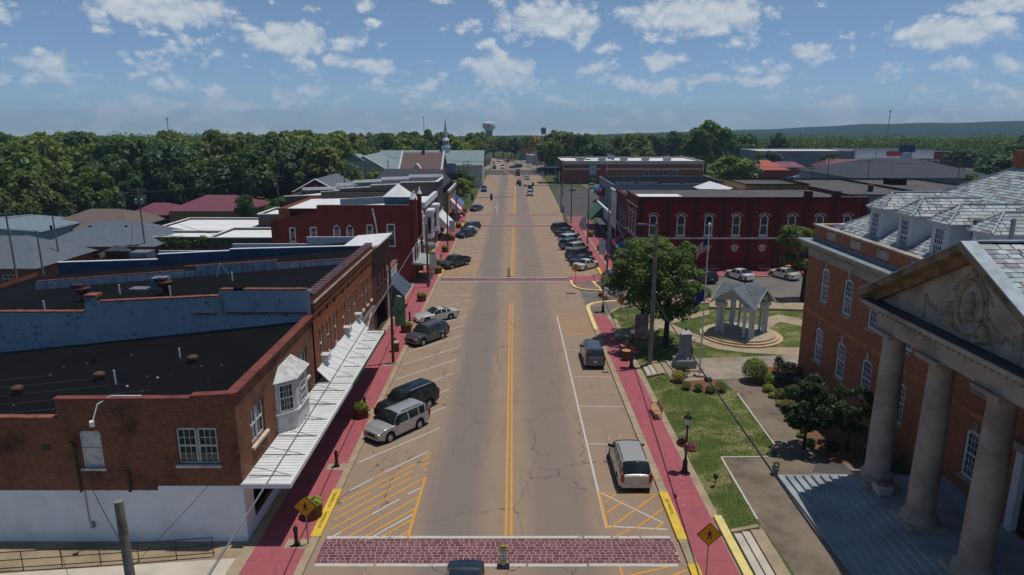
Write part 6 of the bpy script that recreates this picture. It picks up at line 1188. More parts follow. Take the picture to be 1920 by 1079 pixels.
def leafs(m, c, r, n, size, rg, squash=.85, up=.7, zmin=None):
    for _ in range(n):
        d = rnd_dir(rg)
        if d.z < -.35 and rg.random() < .6: d.z = -d.z
        p = c + Vector((d.x * r, d.y * r, d.z * r * squash)) * rg.uniform(.62, 1.06) ** .6
        if zmin is not None and p.z < zmin: p.z = zmin + rg.random() * .1
        nrm = (d * .8 + Vector((0, 0, up)) + rnd_dir(rg) * .75).normalized(); a = nrm.cross(rnd_dir(rg)).normalized(); b = nrm.cross(a); s = size * rg.uniform(.6, 1.3); w = s * rg.uniform(.45, .8)
        m.face([p - a * s * .5, p + b * w * .5, p + a * s * .5, p - b * w * .5])
def crown_mesh(name, seed, rx, rz, blobs, per, size, mt, shape=1., lean=0.):
    """foliage as leaf faces on many clumps through an uneven ellipsoid; origin at its base centre"""
    rg = random.Random(seed); m = M()
    for i in range(blobs):
        d = rnd_dir(rg); d.z = d.z * .95 + .1; k = rg.uniform(.35, 1.) ** .5; wob = 1 + .22 * sin(3 * atan2(d.y, d.x) + seed) + .12 * sin(5 * d.z + seed * 2)
        taper = 1 - max(0, d.z) * (1 - shape)
        c = Vector((d.x * rx * k * wob * taper, d.y * rx * k * wob * taper, rz + d.z * rz * k * .95)); r = rx * rg.uniform(.20, .36) * (1.2 - .4 * k)
        leafs(m, c, r, per, size, rg)
    return m.mesh(name, mt)
def trunk_mesh(name, seed, h, r, rx, limbs=6, lift=.45):
    rg = random.Random(seed); m = M(); m.tube([(0, 0, -.3), (.02, .01, h * .3), (.06 * r, -.05, h * .65), (.1, .06, h)], r * 1.25, 9, r1=r * .5)
    for i in range(limbs):
        a = 2 * pi * i / limbs + rg.uniform(-.4, .4); z = h * rg.uniform(lift, .95); L = rx * rg.uniform(.5, .85)
        m.tube([(0, 0, z), (cos(a) * L * .45, sin(a) * L * .45, z + L * .35), (cos(a) * L, sin(a) * L, z + L * rg.uniform(.6, .95))], r * .42, 6, r1=r * .1)
    return m.mesh(name, bark)
def make_tree(name, label, x, y, z, h, rx, seed, mt, blobs=34, per=190, size=.26, trunk=.35, bare=.28, group=None, shape=1., stems=1, rz=0.):
    t = thing(name, label, 'tree', (x, y, z), rz, group); ch_ = h * (1 - bare)
    cr = crown_mesh('crown', seed, rx, ch_ / 2, blobs, per, size, mt, shape); put('crown', cr, t, loc=(0, 0, h * bare)); put('trunk', trunk_mesh('trunk', seed, h * (bare + .3), trunk, rx), t, loc=(0, 0, 0))
    if stems > 1: o = put('trunk', trunk_mesh('trunk', seed + 5, h * (bare + .3), trunk * .8, rx), t, loc=(-.6, .4, 0))
    return t
make_tree('park_tree', 'leafy tree on the lawn beside the granite memorial', 14.5, 61.4, .4, 10.2, 3.15, 11, LP, blobs=72, per=200, size=.27, trunk=.26, bare=.2)
make_tree('park_tree', 'leafy tree on the lawn by the orange road sign', 13.0, 65.4, .35, 10.0, 3.1, 23, LP, blobs=72, per=200, size=.27, trunk=.24, bare=.2)
make_tree('park_tree', 'tree with leaning trunk behind the courthouse corner', 35.2, 80.2, .3, 9.2, 2.9, 31, LP, blobs=40, per=170, size=.28, trunk=.24, bare=.34)
make_tree('magnolia_bush', 'large glossy evergreen bush by the courthouse porch', 18.9, 40.6, .45, 5.1, 1.55, 41, LB, blobs=44, per=150, size=.20, trunk=.1, bare=.2)
make_tree('magnolia_bush', 'dark evergreen bush between the porch and the air conditioner', 21.6, 40.4, .45, 4.6, 1.45, 47, LB, blobs=30, per=120, size=.20, trunk=.1, bare=.22)
def shrub(x, y, z, r, h, mt, label, seed, size=.11, n=1500, group=None, name='shrub'):
    rg = random.Random(seed); m = M()
    leafs(m, Vector((0, 0, h * .5)), r, n, size, rg, squash=h / (2 * r), zmin=.02)
    for k in range(7): d = rnd_dir(rg); leafs(m, Vector((d.x * r * .45, d.y * r * .45, h * .5 + abs(d.z) * h * .25)), r * .5, n // 12, size, rg, zmin=.02)
    t = thing(name, label, 'shrub', (x, y, z), 0, group); put('foliage', m.mesh('foliage', mt), t, loc=(0, 0, 0)); M().tube([(0, 0, 0), (.02, 0, h * .6)], .04, 5).obj('stem', bark, t, local=True); return t
def sg(u, v, z=LZ): return (*g(u, v, z), z)
shrub(*sg(1414, 716), 1.05, 2.0, LG if 0 else LY, 'tall rounded yellow green conifer at the head of the planting bed', 51, .13, 2600)
shrub(*sg(1476, 722), 1.25, 1.9, LB, 'big dark clipped bush by the courthouse corner', 52, .1, 2600)
shrub(*sg(1459, 700), .45, 1.6, LB, 'small ball shrub behind the big dark bush', 53, .1, 700)
shrub(*sg(1437, 722), .62, 1.1, LV, 'golden green ball shrub beside the rounded conifer', 54, .1, 1100)
shrub(*sg(1272, 716), .62, .95, LG, 'golden ball shrub at the flagpole bed', 55, .1, 1000)
shrub(*sg(1279, 706), .62, 1.0, LB, 'green ball shrub behind the golden one', 56, .1, 1000)
for i, (u, v, r, lab) in enumerate(((1287, 730, .38, 'small green shrub at the left of the flagpole bed'), (1309, 734, .38, 'small green shrub below the flagpole'), (1331, 737, .36, 'small green shrub under the overhead cable'), (1350, 735, .5, 'wider green shrub at the right of the flagpole bed'), (1330, 716, .22, 'tiny shrub on the mulch beside the flagpole'))): shrub(*sg(u, v), r, r * 1.7, LP, lab, 60 + i, .09, 600)
for i, (u, v, r, mt, lab) in enumerate(((1440, 735, .45, LV, 'tuft nearest the rounded conifer'), (1423, 720, .4, LV, 'tuft at the conifer foot'), (1448, 746, .3, LV, 'tuft on the bed edge by the walk'), (1462, 762, .32, LV, 'tuft in the middle of the bed'), (1480, 790, .35, LV, 'pale tuft in a pair on the bed'), (1488, 798, .3, LV, 'lower tuft of the pair'), (1502, 820, .3, LV, 'tuft near the glossy bush'), (1465, 747, .55, LP, 'broad leafy plant in the bed'), (1478, 770, .6, LR, 'red leaved shrub in the bed'), (1500, 752, .9, LB, 'dark low bush against the wall'), (1530, 800, .6, LB, 'dark low bush beside the glossy bush'), (1492, 776, .5, LP, 'green plant behind the red leaved shrub'), (1518, 836, .4, LP, 'low plant at the glossy bush foot'), (1560, 845, .45, LB, 'low plant by the porch end'), (1508, 800, .3, LR, 'small red leaved plant'))): shrub(*sg(u, v), r, r * 1.4, mt, lab + ', planting bed', 70 + i, .12, 420, name='bed_plant')
ivm = M(); rg = random.Random(5)
for k in range(70): leafs(ivm, Vector((-59 + rg.uniform(0, 9.5), 109.9, -.6 + 3.6 * rg.random() ** .6)), .6, 26, .3, rg, squash=.8)
ivm.obj('ivy', LP, iv)
# the wood: a few crown forms reused; every tree near enough to tell apart is its own thing
FORMS = []
for k, (mt, shp) in enumerate(((LF, 1.), (LD, .9), (LO, .8), (LY, 1.), (LN, 1.), (LF, .9), (LD, .7), (LY, .85), (LO, 1.))):
    FORMS.append((crown_mesh('crown', 100 + k, 1., .78, 46, 74, .19, mt, shp), trunk_mesh('trunk', 100 + k, .7, .05, 1.)))
SMALLF = [crown_mesh('crown', 140 + k, 1., .8, 20, 20, .42, mt) for k, mt in enumerate((LF, LD, LD, LF))]
def stand(x, y, h, label, group, form=None, wide=None, name='tree', rg=R):
    cr, tr = FORMS[form if form is not None else rg.randrange(len(FORMS))]; rx = wide or h * rg.uniform(.26, .44); z = gland(x, y)
    t = thing(name, label, 'tree', (x, y, z), rg.uniform(0, 6.28), group); bare = .18
    c = put('crown', cr, t, loc=(0, 0, h * bare)); c.scale = (rx, rx * rg.uniform(.85, 1.15), h * (1 - bare) / 1.62); q = put('trunk', tr, t, loc=(0, 0, 0)); q.scale = (h * .5, h * .5, h * .62); return t
ALL = []
rg = random.Random(99)
def clear(x, y):
    """open ground: streets, yards and buildings"""
    if -14 - (y - 300) * .02 < x < 14 and y < 640 and not y > 430: return False
    if -58 < x < 66 and y < 262: return False
    if -112 < x < -40 and y < 170: return False
    if -66 < x < 70 and 325 < y < 412: return False
    if -62 < x < -30 and 255 < y < 282: return False
    if 14 < x < 72 and 240 < y < 282: return False
    if 60 < x < 240 and y < 372 and not (x > 235 - (340 - y) * 0.15): 
        return False
    return True
x = -330
while x < 420:
    y = 130
    while y < 640:
        px, py = x + rg.uniform(-4, 4), y + rg.uniform(-4, 4)
        if abs(px) < py * .86 + 25 and clear(px, py):
            d = sqrt(px * px + py * py); side = px < 0
            h = rg.uniform(11, 18.8) if (side and py < 300) else (rg.uniform(13, 18) if py < 420 else rg.uniform(11, 15))
            if side and px < -50: h = min(h - gland(px, py) * .9, 18.6 - gland(px, py) + (2.2 if px < -130 else 0))
            ALL.append((d, px, py, h))
        y += 9.5
    x += 10.5
ALL.sort()
quota = {'l': 185, 'c': 80, 'r': 35}; near, rest = [], []
for q in ALL:
    k = 'l' if q[1] < -70 else ('c' if q[1] < 90 else 'r')
    if quota[k] > 0: quota[k] -= 1; near.append(q)
    else: rest.append(q)
TONE = ['mid green', 'dark green', 'olive green', 'light green', 'blue green', 'mid green', 'dark green', 'light green', 'olive green']
for d, px, py, h in near:
    f = rg.randrange(9); u_ = px / py; sh = ('tapering ' if f in (2, 6, 7) else 'rounded ')
    if px < -70:
        row = 'at the front edge' if d < 215 else ('in the middle' if d < 290 else 'towards the skyline'); plc = 'above the brick offices' if u_ < -.62 else ('above the maroon roofs' if u_ < -.38 else 'left of the white church')
        lab, gp = '%s %stree %s of the wood, %s' % (TONE[f], sh, row, plc), 'trees of the left-hand wood'
    elif px > 90: lab, gp = '%s %stree in the wooded belt right of the far stores' % (TONE[f], sh), 'trees of the right-hand belt'
    else: lab, gp = '%s %stree in the belt %s' % (TONE[f], sh, 'behind the church roofs' if px < -18 else ('where the road bends away' if px < 14 else 'behind the bank and yellow arches')), 'trees beyond the street'
    stand(px, py, h, lab, gp, f, rg=rg)
E1 = (('large round tree rising above the skyline right of the bank', 84, 300, 21.5, 9.5, 0), ('wide dark tree behind the bank roof', 44, 300, 13.5, 7.5, 1), ('dark tree left of the bank beside the street', 27, 262, 8.5, 4.5, 4), ('green tree between the red building roof and the bank', 72, 222, 10.6, 7.4, 3), ('small green tree right of the bank corner', 84, 250, 8, 5, 5), ('dark tree beside the market hall', 116, 318, 9, 6, 4), ('dark tree by the pylon sign', 148, 322, 8, 5, 1), ('dark tree right of the white fronted store', 196, 300, 10.5, 6.5, 4), ('dark spreading tree above the courthouse roof', 176, 236, 15, 10, 1), ('second dark tree above the courthouse roof', 152, 212, 12, 8.5, 4), ('broad dark tree at the right edge', 205, 250, 16, 11, 6), ('bright bush over the dark hall roof', 122, 178, 8.2, 5.5, 5),
      ('round green tree beside the street left of the far junction', -14.5, 186, 6.6, 3.6, 3), ('dark green street tree behind the sign post', -16.5, 200, 8.6, 3.0, 1), ('small street tree on the grass verge', -13.8, 214, 5.6, 2.2, 5), ('thin street tree by the blue pickup', -13.6, 204, 4.4, 1.8, 0), ('dark tree left of the far road bend', -15, 300, 7, 4, 1), ('green tree beside the white church', -34.5, 190, 8.6, 4, 3), ('bright green tree beside the maroon roof', -50, 150, 5.6, 3.4, 0), ('pine beside the maroon roofed hall', -57, 146, 7.4, 2.2, 1), ('tall tree left of the school wing', -96, 158, 15, 5.5, 0), ('tree behind the hip roof hall', -104, 148, 15, 6, 2), ('tree at the left edge behind the warehouse', -122, 146, 17, 7, 4), ('tall tree over the warehouse roof', -114, 158, 18, 7, 0), ('tree right of the maroon hall', -48, 176, 15, 6, 2), ('dark tree behind the red gable house', -54, 186, 16, 6.5, 4))
for i, (lab, x, y, h, w_, f) in enumerate(E1): stand(x, y, h, lab, None, f, w_, rg=rg)
for i, (u, v) in enumerate(((1076, 322), (1090, 330), (1110, 335), (1125, 333), (1155, 338))): 
    x, y = g(u, v + 12); shrub(x, y, 0, 1.8, 2.6, LB, ('hedge bush at the bank drive', 'clipped bush by the bank flagpole', 'bush below the pale blue banner', 'bush below the red banner', 'bush along the bank front')[i], 90 + i, .35, 320)
for i in range(26):
    px, py, h = -66 + i * 4.6 + rg.uniform(-1.5, 1.5), 428 + (i * 37 % 46), rg.uniform(10.5, 14); stand(px, py, h, '%s tree at the far end of the street, %s' % (TONE[i % 9], ('left of the road', 'in the middle', 'near the yellow arches')[min(2, i // 9)]), 'trees closing the far end of the street', i % 9, rg=rg)
# the far forest: one mass nobody could count
fm = M(); rg = random.Random(3)
def far_tree(px, py, h, rx, n, s):
    z = gland(px, py); C_ = Vector((px, py, z + h * .56))
    for b in range(6):
        d = rnd_dir(rg); c = C_ + Vector((d.x * rx * .55, d.y * rx * .55, d.z * h * .22)); leafs(fm, c, rx * .55, n // 6, s, rg, squash=.8)
for d, px, py, h in rest: far_tree(px, py, h, h * .42, 96, 1.5)
x = -900
while x < 1000:
    y = 640
    while y < 1500:
        px, py = x + rg.uniform(-9, 9), y + rg.uniform(-9, 9)
        if abs(px) < py * .84 + 20 and not (abs(px + 22) < 14 and py < 690 and py > 665): far_tree(px, py, rg.uniform(11, 16), rg.uniform(6, 10), 30, 3.)
        y += 24 + (y - 640) * .03
    x += 19
fo = fm.obj('forest', LD, None, kind='stuff', label='far forest stretching to the horizon', cat='forest')

# ---- blades of grass standing out of the lawn
def inside(p, poly):
    x, y = p; c = False
    for i in range(len(poly)):
        (x0, y0), (x1, y1) = poly[i], poly[i - 1]
        if (y0 > y) != (y1 > y) and x < (x1 - x0) * (y - y0) / (y1 - y0) + x0: c = not c
    return c
gm = M(); rg = random.Random(12)
for _ in range(26000):
    x, y = rg.uniform(11.35, 24), 28 + 50 * rg.random() ** 1.5
    if y > 74.2 + (x - 11) * 1.05 or (x < 13.2 and (21.7 < y < 31.9 or 54.1 < y < 57.2)) or (x > 15.3 and y < 37.4) or (x - 22.75) ** 2 + (y - 64.95) ** 2 < 16.2 or any(inside((x, y), q) for q in PATHS): continue
    z = lawn_h(x, y) - .01; a = rg.uniform(0, 6.28); h = rg.uniform(.05, .13); w = .035; dx, dy = cos(a) * w, sin(a) * w; l = rg.uniform(-.06, .06)
    gm.face([(x - dx, y - dy, z), (x + dx, y + dy, z), (x + l, y + l * .7, z + h)])
gm.obj('grass', leaf_mat('grass_blade', (124, 138, 72), (96, 116, 56), (150, 140, 92)), None, kind='stuff', label='short grass blades of the courthouse lawn', cat='grass')
# ------------------------------------------------------------------ street furniture
def planter():
    t = thing('planter', '', 'planter', (0, 0, 0)); M().lathe([(.50, 0), (.52, .06), (.55, .68), (.58, .70), (.58, .76), (.5, .76), (.48, .66), (.02, .66)], 20).obj('tub', MATS['planter_metal'], t, local=True, smooth=35)
    rg = random.Random(4); m = M()
    for k in range(9): a = k * .7; leafs(m, Vector((.3 * cos(a), .3 * sin(a), .8 + .12 * rg.random())), .26, 46, .16, rg, squash=.7)
    for k in range(3): a = 2.6 + k * .5; leafs(m, Vector((.52 * cos(a), .52 * sin(a), .58 - .1 * k)), .16, 36, .15, rg)
    put('foliage', m.mesh('foliage', LV), t, loc=(0, 0, 0)); m = M()
    for k in range(4): leafs(m, Vector((.12 * cos(k * 1.6), .12 * sin(k * 1.6), .9)), .14, 22, .1, rg)
    put('flowers', m.mesh('flowers', LR), t, loc=(0, 0, 0)); return t
P0 = planter(); used = []
def plant_at(x, y, lab, z=.13):
    if not used: P0.location = (x, y, z); P0['label'] = lab; P0['group'] = 'drum planters along the pavements'; used.append(1); return P0
    return tree_copy(P0, None, (x, y, z), x * 3.1, lab, 'drum planters along the pavements')
for x, y, lab in ((-10.9, 33.4, 'drum planter beside the nearest left pedestrian sign'), (-11.05, 46.4, 'drum planter in front of the black and silver cars'), (-10.9, 67.4, 'drum planter by the grey sport utility'), (-10.95, 80.0, 'drum planter at the foot of the second left pole'), (-10.55, 95.6, 'drum planter by the pickup nose under the grey canopy'), (-10.75, 100.6, 'drum planter beyond the pickup'), (-11.2, 112.4, 'drum planter by the third left pole'), (-12.9, 107.0, 'leafy drum planter against the bay window house'), (-11.1, 124.0, 'drum planter near the blue wagon'), (-11.0, 139.4, 'drum planter at the left end of the crossing'), (-11.4, 158, 'drum planter by the awning shop door'), (-11.4, 165, 'far drum planter past the awning shop'),
                  (15.3, 98.4, 'drum planter behind the parked crossover at the corner'), (14.9, 113.6, 'drum planter in front of the maroon awning'), (14.9, 128.2, 'drum planter before the pale shop'), (14.6, 141.6, 'drum planter by the green awning')): plant_at(x, y, lab)
def bin_drum(x, y, lab, z=.13):
    t = thing('litter_bin', lab, 'bin', (x, y, z), 0, 'brown litter bins'); M().lathe([(.36, 0), (.38, .05), (.38, .82), (.4, .86)], 18).obj('body', MATS['planter_metal'], t, local=True, smooth=35); M().lathe([(.41, .86), (.41, .92), (.2, 1.0), (.14, 1.0)], 18).obj('lid', MATS['bench_wood'], t, local=True, smooth=35)
bin_drum(10.35, 58.75, 'brown litter bin beside the second lamp post'); bin_drum(-11.0, 61.2, 'brown litter bin at the foot of the first left pole'); bin_drum(14.9, 105.5, 'brown litter bin beside the pole banner'); bin_drum(39.9, 96.6, 'brown litter bin against the red building wall')
def bollard(x, y, lab):
    t = thing('bollard', lab, 'bollard', (x, y, .14), 0, 'black bollards on the left kerb'); M().box(-.16, .16, -.13, .13, 0, .08).obj('base', MATS['black_metal'], t, local=True); M().lathe([(.1, .08), (.1, .84), (.13, .86), (.13, .94), (.1, .97), (.1, 1.04), (.04, 1.1)], 12).obj('post', MATS['black_metal'], t, local=True, smooth=35)
for x, y, lab in ((-10.95, 30.7, 'black bollard on the pad beside the nearest pedestrian sign'), (-10.95, 38.9, 'black bollard between the hatching and the silver car'), (-11.0, 47.5, 'black bollard past the planter by the black car'), (-11.1, 62.0, 'black bollard behind the brown litter bin'), (-11.1, 71.3, 'black bollard by the white coupe'), (-11.05, 104.6, 'black bollard between two far planters'), (-11.0, 88.0, 'black bollard by the far left crossing')): bollard(x, y, lab)
def lamp_post(x, y, lab):
    t = thing('lamp_post', lab, 'lamp post', (x, y, .13), 0, 'black lamp posts by the lawn'); bm_ = MATS['black_metal']
    M().lathe([(.2, 0), (.2, .1), (.15, .3), (.15, .7), (.09, .85), (.065, 1.0), (.055, 2.9), (.09, 2.95), (.06, 3.05), (.1, 3.12)], 14).obj('post', bm_, t, local=True, smooth=35)
    l = M().hexa([(-.12, -.12, 3.14), (.12, -.12, 3.14), (.12, .12, 3.14), (-.12, .12, 3.14), (-.19, -.19, 3.55), (.19, -.19, 3.55), (.19, .19, 3.55), (-.19, .19, 3.55)]).obj('lantern', MATS['lamp_glass'], t, local=True)
    M().lathe([(.28, 3.55), (.26, 3.6), (.1, 3.76), (.04, 3.8), (.05, 3.86), (.01, 3.98)], 8).obj('cap', bm_, t, local=True)
    for s, z in ((1, 1.62), (-1, 1.95)):
        M().tube([(0, 0, z + .35), (s * .3, -.05, z + .38), (s * .3, -.05, z + .1)], .02, 5).obj('bracket', bm_, t, local=True)
        b_ = M().lathe([(.12, -.26), (.3, -.14), (.36, .02)], 14, (s * .3, -.05, z)).obj('basket', MATS['terracotta'], t, local=True, smooth=40); m = M(); rg = random.Random(int(z * 10))
        for k in range(6): leafs(m, Vector((s * .3 + .14 * cos(k), -.05 + .14 * sin(k), z + .1)), .19, 40, .1, rg)
        put('flowers', m.mesh('flowers', LR), b_, loc=(0, 0, 0))
for x, y, lab in ((10.65, 38.3, 'black lamp post with flower baskets nearest the silver minivan'), (10.5, 56.8, 'black lamp post with flower baskets beside the bench and litter bin'), (10.35, 75.0, 'black lamp post with flower basket at the lawn corner')): lamp_post(x, y, lab)
def bench(x, y, rz, lab, wood, gp):
    t = thing('bench', lab, 'bench', (x, y, .13), rz, gp)
    for k in range(4): M().box(-.9, .9, -.24 + .12 * k, -.14 + .12 * k, .42, .455).obj('seat_slat', wood, t, local=True)
    for k in range(4): M().hexa([(-.9, .26 + .03 * k, .52 + .11 * k), (.9, .26 + .03 * k, .52 + .11 * k), (.9, .29 + .03 * k, .52 + .11 * k), (-.9, .29 + .03 * k, .52 + .11 * k), (-.9, .28 + .03 * k, .61 + .11 * k), (.9, .28 + .03 * k, .61 + .11 * k), (.9, .31 + .03 * k, .61 + .11 * k), (-.9, .31 + .03 * k, .61 + .11 * k)]).obj('back_slat', wood, t, local=True)
    for s in (-.75, .75): 
        M().tube([(s, -.26, 0), (s, -.24, .41), (s, .24, .41), (s, .40, .95)], .025, 6).obj('frame', MATS['black_metal'], t, local=True); M().tube([(s, .24, .41), (s, .3, 0)], .025, 6).obj('leg', MATS['black_metal'], t, local=True); M().tube([(s, -.24, .41), (s, -.24, .64), (s, .3, .66)], .022, 6).obj('armrest', MATS['black_metal'], t, local=True)
bench(10.55, 46.7, -pi / 2, 'tan slatted bench on the red pavement by the near lawn', MATS['bench_wood'], 'tan benches on the red pavement'); bench(10.5, 61.0, -pi / 2, 'tan slatted bench behind the litter bin', MATS['bench_wood'], 'tan benches on the red pavement')
db = plain('dark_bench_wood', (112, 66, 52), .7); bench(29.2, 96.9, 0, 'dark red bench against the red wall left of the white car', db, 'benches along the red wall'); bench(36.6, 96.9, 0, 'dark red bench against the red wall between the white cars', db, 'benches along the red wall')
M().box(-.35, .35, -.05, .05, .0, .0)
# walking figure used on the crossing signs
def walker(m, s, y, cx=0., cz=0.):
    def q(pts): m.face([(cx + p[0] * s, y, cz + p[1] * s) for p in pts])
    q([(.02 + .07 * cos(a * pi / 5), .36 + .07 * sin(a * pi / 5)) for a in range(10)]); q([(-.09, -.02), (.10, -.02), (.09, .25), (-.07, .25)]); q([(-.09, -.02), (.02, -.04), (-.10, -.42), (-.21, -.42)]); q([(-.01, -.03), (.10, -.02), (.24, -.40), (.14, -.43)]); q([(-.07, .25), (-.04, .17), (-.2, .02), (-.25, .06)]); q([(.09, .25), (.06, .16), (.17, .02), (.23, .05)])
def ped_sign(x, y, lab, size=.7, z=2.15, rz=0.):
    t = thing('crossing_sign', lab, 'sign', (x, y, .13), rz); M().tube([(0, .03, 0), (0, .03, z + .45)], .035, 6).obj('post', MATS['galvanised'], t, local=True)
    s = size * .86; bk_ = M().face([(-s, -.02, z), (0, -.02, z - s), (s, -.02, z), (0, -.02, z + s)]).face([(-s, .0, z), (0, .0, z + s), (s, .0, z), (0, .0, z - s)]).obj('border', bk, t, local=True); s *= .92; M().face([(-s, -.024, z), (0, -.024, z - s), (s, -.024, z), (0, -.024, z + s)]).obj('panel', MATS['sign_yellow'], bk_, local=True)
    m = M(); walker(m, size * .78, -.03, 0, z); m.obj('figure', bk, bk_, local=True)
ped_sign(-10.4, 30.8, 'yellow pedestrian crossing sign at the near left kerb'); ped_sign(9.15, 28.1, 'yellow pedestrian crossing sign at the near right kerb', z=2.35); ped_sign(8.5, 89.2, 'yellow pedestrian crossing sign on the traffic island'); ped_sign(-10.9, 88.9, 'yellow pedestrian crossing sign under the grey canopy')
def yield_sign(x, y, lab):
    t = thing('street_yield_sign', lab, 'sign', (x, y, .01)); M().box(-.3, .3, -.2, .2, 0, .06).obj('base', MATS['black_plastic'], t, local=True); M().hexa([(-.06, -.02, .06), (.06, -.02, .06), (.06, .02, .06), (-.06, .02, .06), (-.15, -.02, .25), (.15, -.02, .25), (.15, .02, .25), (-.15, .02, .25)]).obj('stalk', MATS['white_trim'], t, local=True)
    p = M().box(-.17, .17, -.02, .02, .25, 1.15).obj('panel', MATS['sign_lime'], t, local=True); M().box(-.135, .135, -.026, -.021, .42, .98).obj('white_panel', MATS['white_trim'], p, local=True); rp = MATS['store_red']
    M().face([(-.1, -.03, .94), (0, -.03, .77), (.1, -.03, .94)]).obj('yield_triangle', rp, p, local=True); M().face([(-.06, -.034, .92), (0, -.034, .81), (.06, -.034, .92)]).obj('triangle_centre', MATS['white_trim'], p, local=True); m = M(); walker(m, .19, -.03, .02, .58); m.obj('figure', bk, p, local=True)
    for tx, z in (('STATE', 1.09), ('LAW', 1.03)): o = lettering(tx, .07, bk, p, (x, y - .026, .01 + z), depth=.004)
yield_sign(-.42, 29.15, 'lime green yield to pedestrians sign in the near crossing'); yield_sign(-.45, 94.0, 'lime green yield to pedestrians sign at the far crossing')
for i, (x, y, lab) in enumerate(((11.7, 70.6, 'orange diamond road works sign beside the leafy tree'), (12.5, 71.0, 'back of a road sign on a thin post by the leafy tree'))):
    t = thing('road_works_sign' if not i else 'road_sign', lab, 'sign', (x, y, .2), .5 if not i else 2.2); M().tube([(0, .03, 0), (0, .03, 2.9)], .035, 6).obj('post', MATS['galvanised'], t, local=True); s = .62 if not i else .35; z = 2.5; M().hexa([(-s, -.02, z), (0, -.02, z - s), (s, -.02, z), (0, -.02, z + s), (-s, .0, z), (0, .0, z - s), (s, .0, z), (0, .0, z + s)]).obj('panel', MATS['sign_orange'] if not i else MATS['galvanised'], t, local=True)
# flagpole with two flags
t = thing('flagpole', 'tall white flagpole in its round bed before the courthouse', 'flagpole', (15.7, 53.9, .45)); M().tube([(0, 0, 0), (0, 0, 12.6)], .075, 10, r1=.04).obj('pole', MATS['white_metal'], t, local=True, smooth=50); M().lathe([(.02, 12.55), (.1, 12.65), (.12, 12.75), (.08, 12.86), (.01, 12.9)], 10).obj('ball', MATS['white_trim'], t, local=True, smooth=60); M().lathe([(.45, 0), (.5, .12), (.5, .2), (.42, .22), (.4, .1)], 16).obj('ring_bed', plain('ring_stone', (196, 170, 148), .9), t, local=True)
def flag(z, w, h, lab, us, ang):
    t = thing('flag', lab, 'flag', (15.7, 53.9, z), ang); n = 12
    def P(i, v): s_ = i / n; return (s_ * w * .72 + .06, .16 * sin(s_ * 7) * s_, v * h - .52 * w * s_ ** 1.3 + .06 * sin(s_ * 5))
    if us:
        red, wh, bl = plain('flag_red', (178, 38, 48), .8), plain('flag_white', (226, 226, 226), .8), plain('flag_blue', (40, 48, 96), .8)
        for nm, mt, rows in (('red_stripe', red, range(0, 13, 2)), ('white_stripe', wh, range(1, 13, 2))):
            for r in rows:
                m = M()
                for i in range(n):
                    if r >= 6 and i < 5: continue
                    m.face([P(i, r / 13), P(i + 1, r / 13), P(i + 1, (r + 1) / 13), P(i, (r + 1) / 13)])
                m.obj(nm, mt, t, local=True)
        m = M()
        for i in range(5): m.face([P(i, 6 / 13), P(i + 1, 6 / 13), P(i + 1, 1), P(i, 1)])
        cn = m.obj('canton', bl, t, local=True); m = M()
        for a in range(5):
            for b in range(4): p = Vector(P(.6 + a * .95, .52 + b * .13)); q = Vector((0, -.012, 0)); m.face([p + q + Vector((.03 * cos(k * 1.257), 0, .03 * sin(k * 1.257))) for k in range(5)])
        m.obj('star', wh, cn, local=True, kind='stuff')
    else:
        m = M()
        for i in range(n): m.face([P(i, 0), P(i + 1, 0), P(i + 1, 1), P(i, 1)])
        f = m.obj('cloth', plain('flag_deep_blue', (34, 60, 120), .8), t, local=True); m = M(); c = Vector(P(6, .5)) + Vector((0, -.05, 0)); m.face([c + Vector((.28 * cos(k * pi / 8), -.02, .34 * sin(k * pi / 8))) for k in range(16)]); m.obj('emblem', MATS['sign_yellow'], f, local=True)
flag(11.1, 1.35, .95, 'striped red and white flag with blue canton on the flagpole', True, pi + .25); flag(6.9, 1.4, 1.0, 'deep blue flag with yellow emblem lower on the flagpole', False, pi + .2)
# utility poles and overhead lines
def pole(x, y, h, lab, r=.15, arms=0, lamp=False, mt=None, banner=None, boxes=0):
    z = gland(x, y); t = thing('utility_pole', lab, 'utility pole', (x, y, z), 0, None); M().tube([(0, 0, -.2), (.03, .0, h * .5), (0, 0, h)], r, 10, r1=r * .72).obj('pole', mt or MATS['wood_pole'], t, local=True, smooth=50)
    for k in range(arms):
        a = M().box(-1.2, 1.2, -.06, .06, h - .5 - k * .9, h - .36 - k * .9).obj('crossarm', MATS['wood_pole'], t, local=True)
        for s in (-1.05, -.6, .6, 1.05): M().lathe([(.04, 0), (.06, .08), (.03, .16)], 6, (s, 0, h - .36 - k * .9)).obj('insulator', MATS['galvanised'], a, local=True)
    for k in range(boxes): M().lathe([(.24, 0), (.26, .1), (.26, .75), (.18, .85)], 10, (-.45 + .9 * k, -.1, h - 2.6)).obj('transformer', MATS['galvanised'], t, local=True)
    if lamp: M().tube([(0, 0, h - .4), (lamp, 0, h - .1), (lamp * 1.4, 0, h - .12)], .035, 6).obj('lamp_arm', MATS['galvanised'], t, local=True); M().box(min(lamp * 1.2, lamp * 1.75), max(lamp * 1.2, lamp * 1.75), -.12, .12, h - .2, h - .05).obj('lamp_head', MATS['galvanised'], t, local=True)
    if banner:
        dx, z0, w_, hh, c = banner; b_ = M().box(min(dx, dx + w_ * (1 if dx > 0 else -1)), max(dx, dx + w_ * (1 if dx > 0 else -1)), -.02, .02, z0, z0 + hh).obj('banner', c, t, local=True)
        for zz in (z0 - .03, z0 + hh + .03): M().tube([(0, 0, zz), (dx + w_ * (1 if dx > 0 else -1), 0, zz)], .02, 5).obj('banner_arm', MATS['black_metal'], t, local=True)
    return t
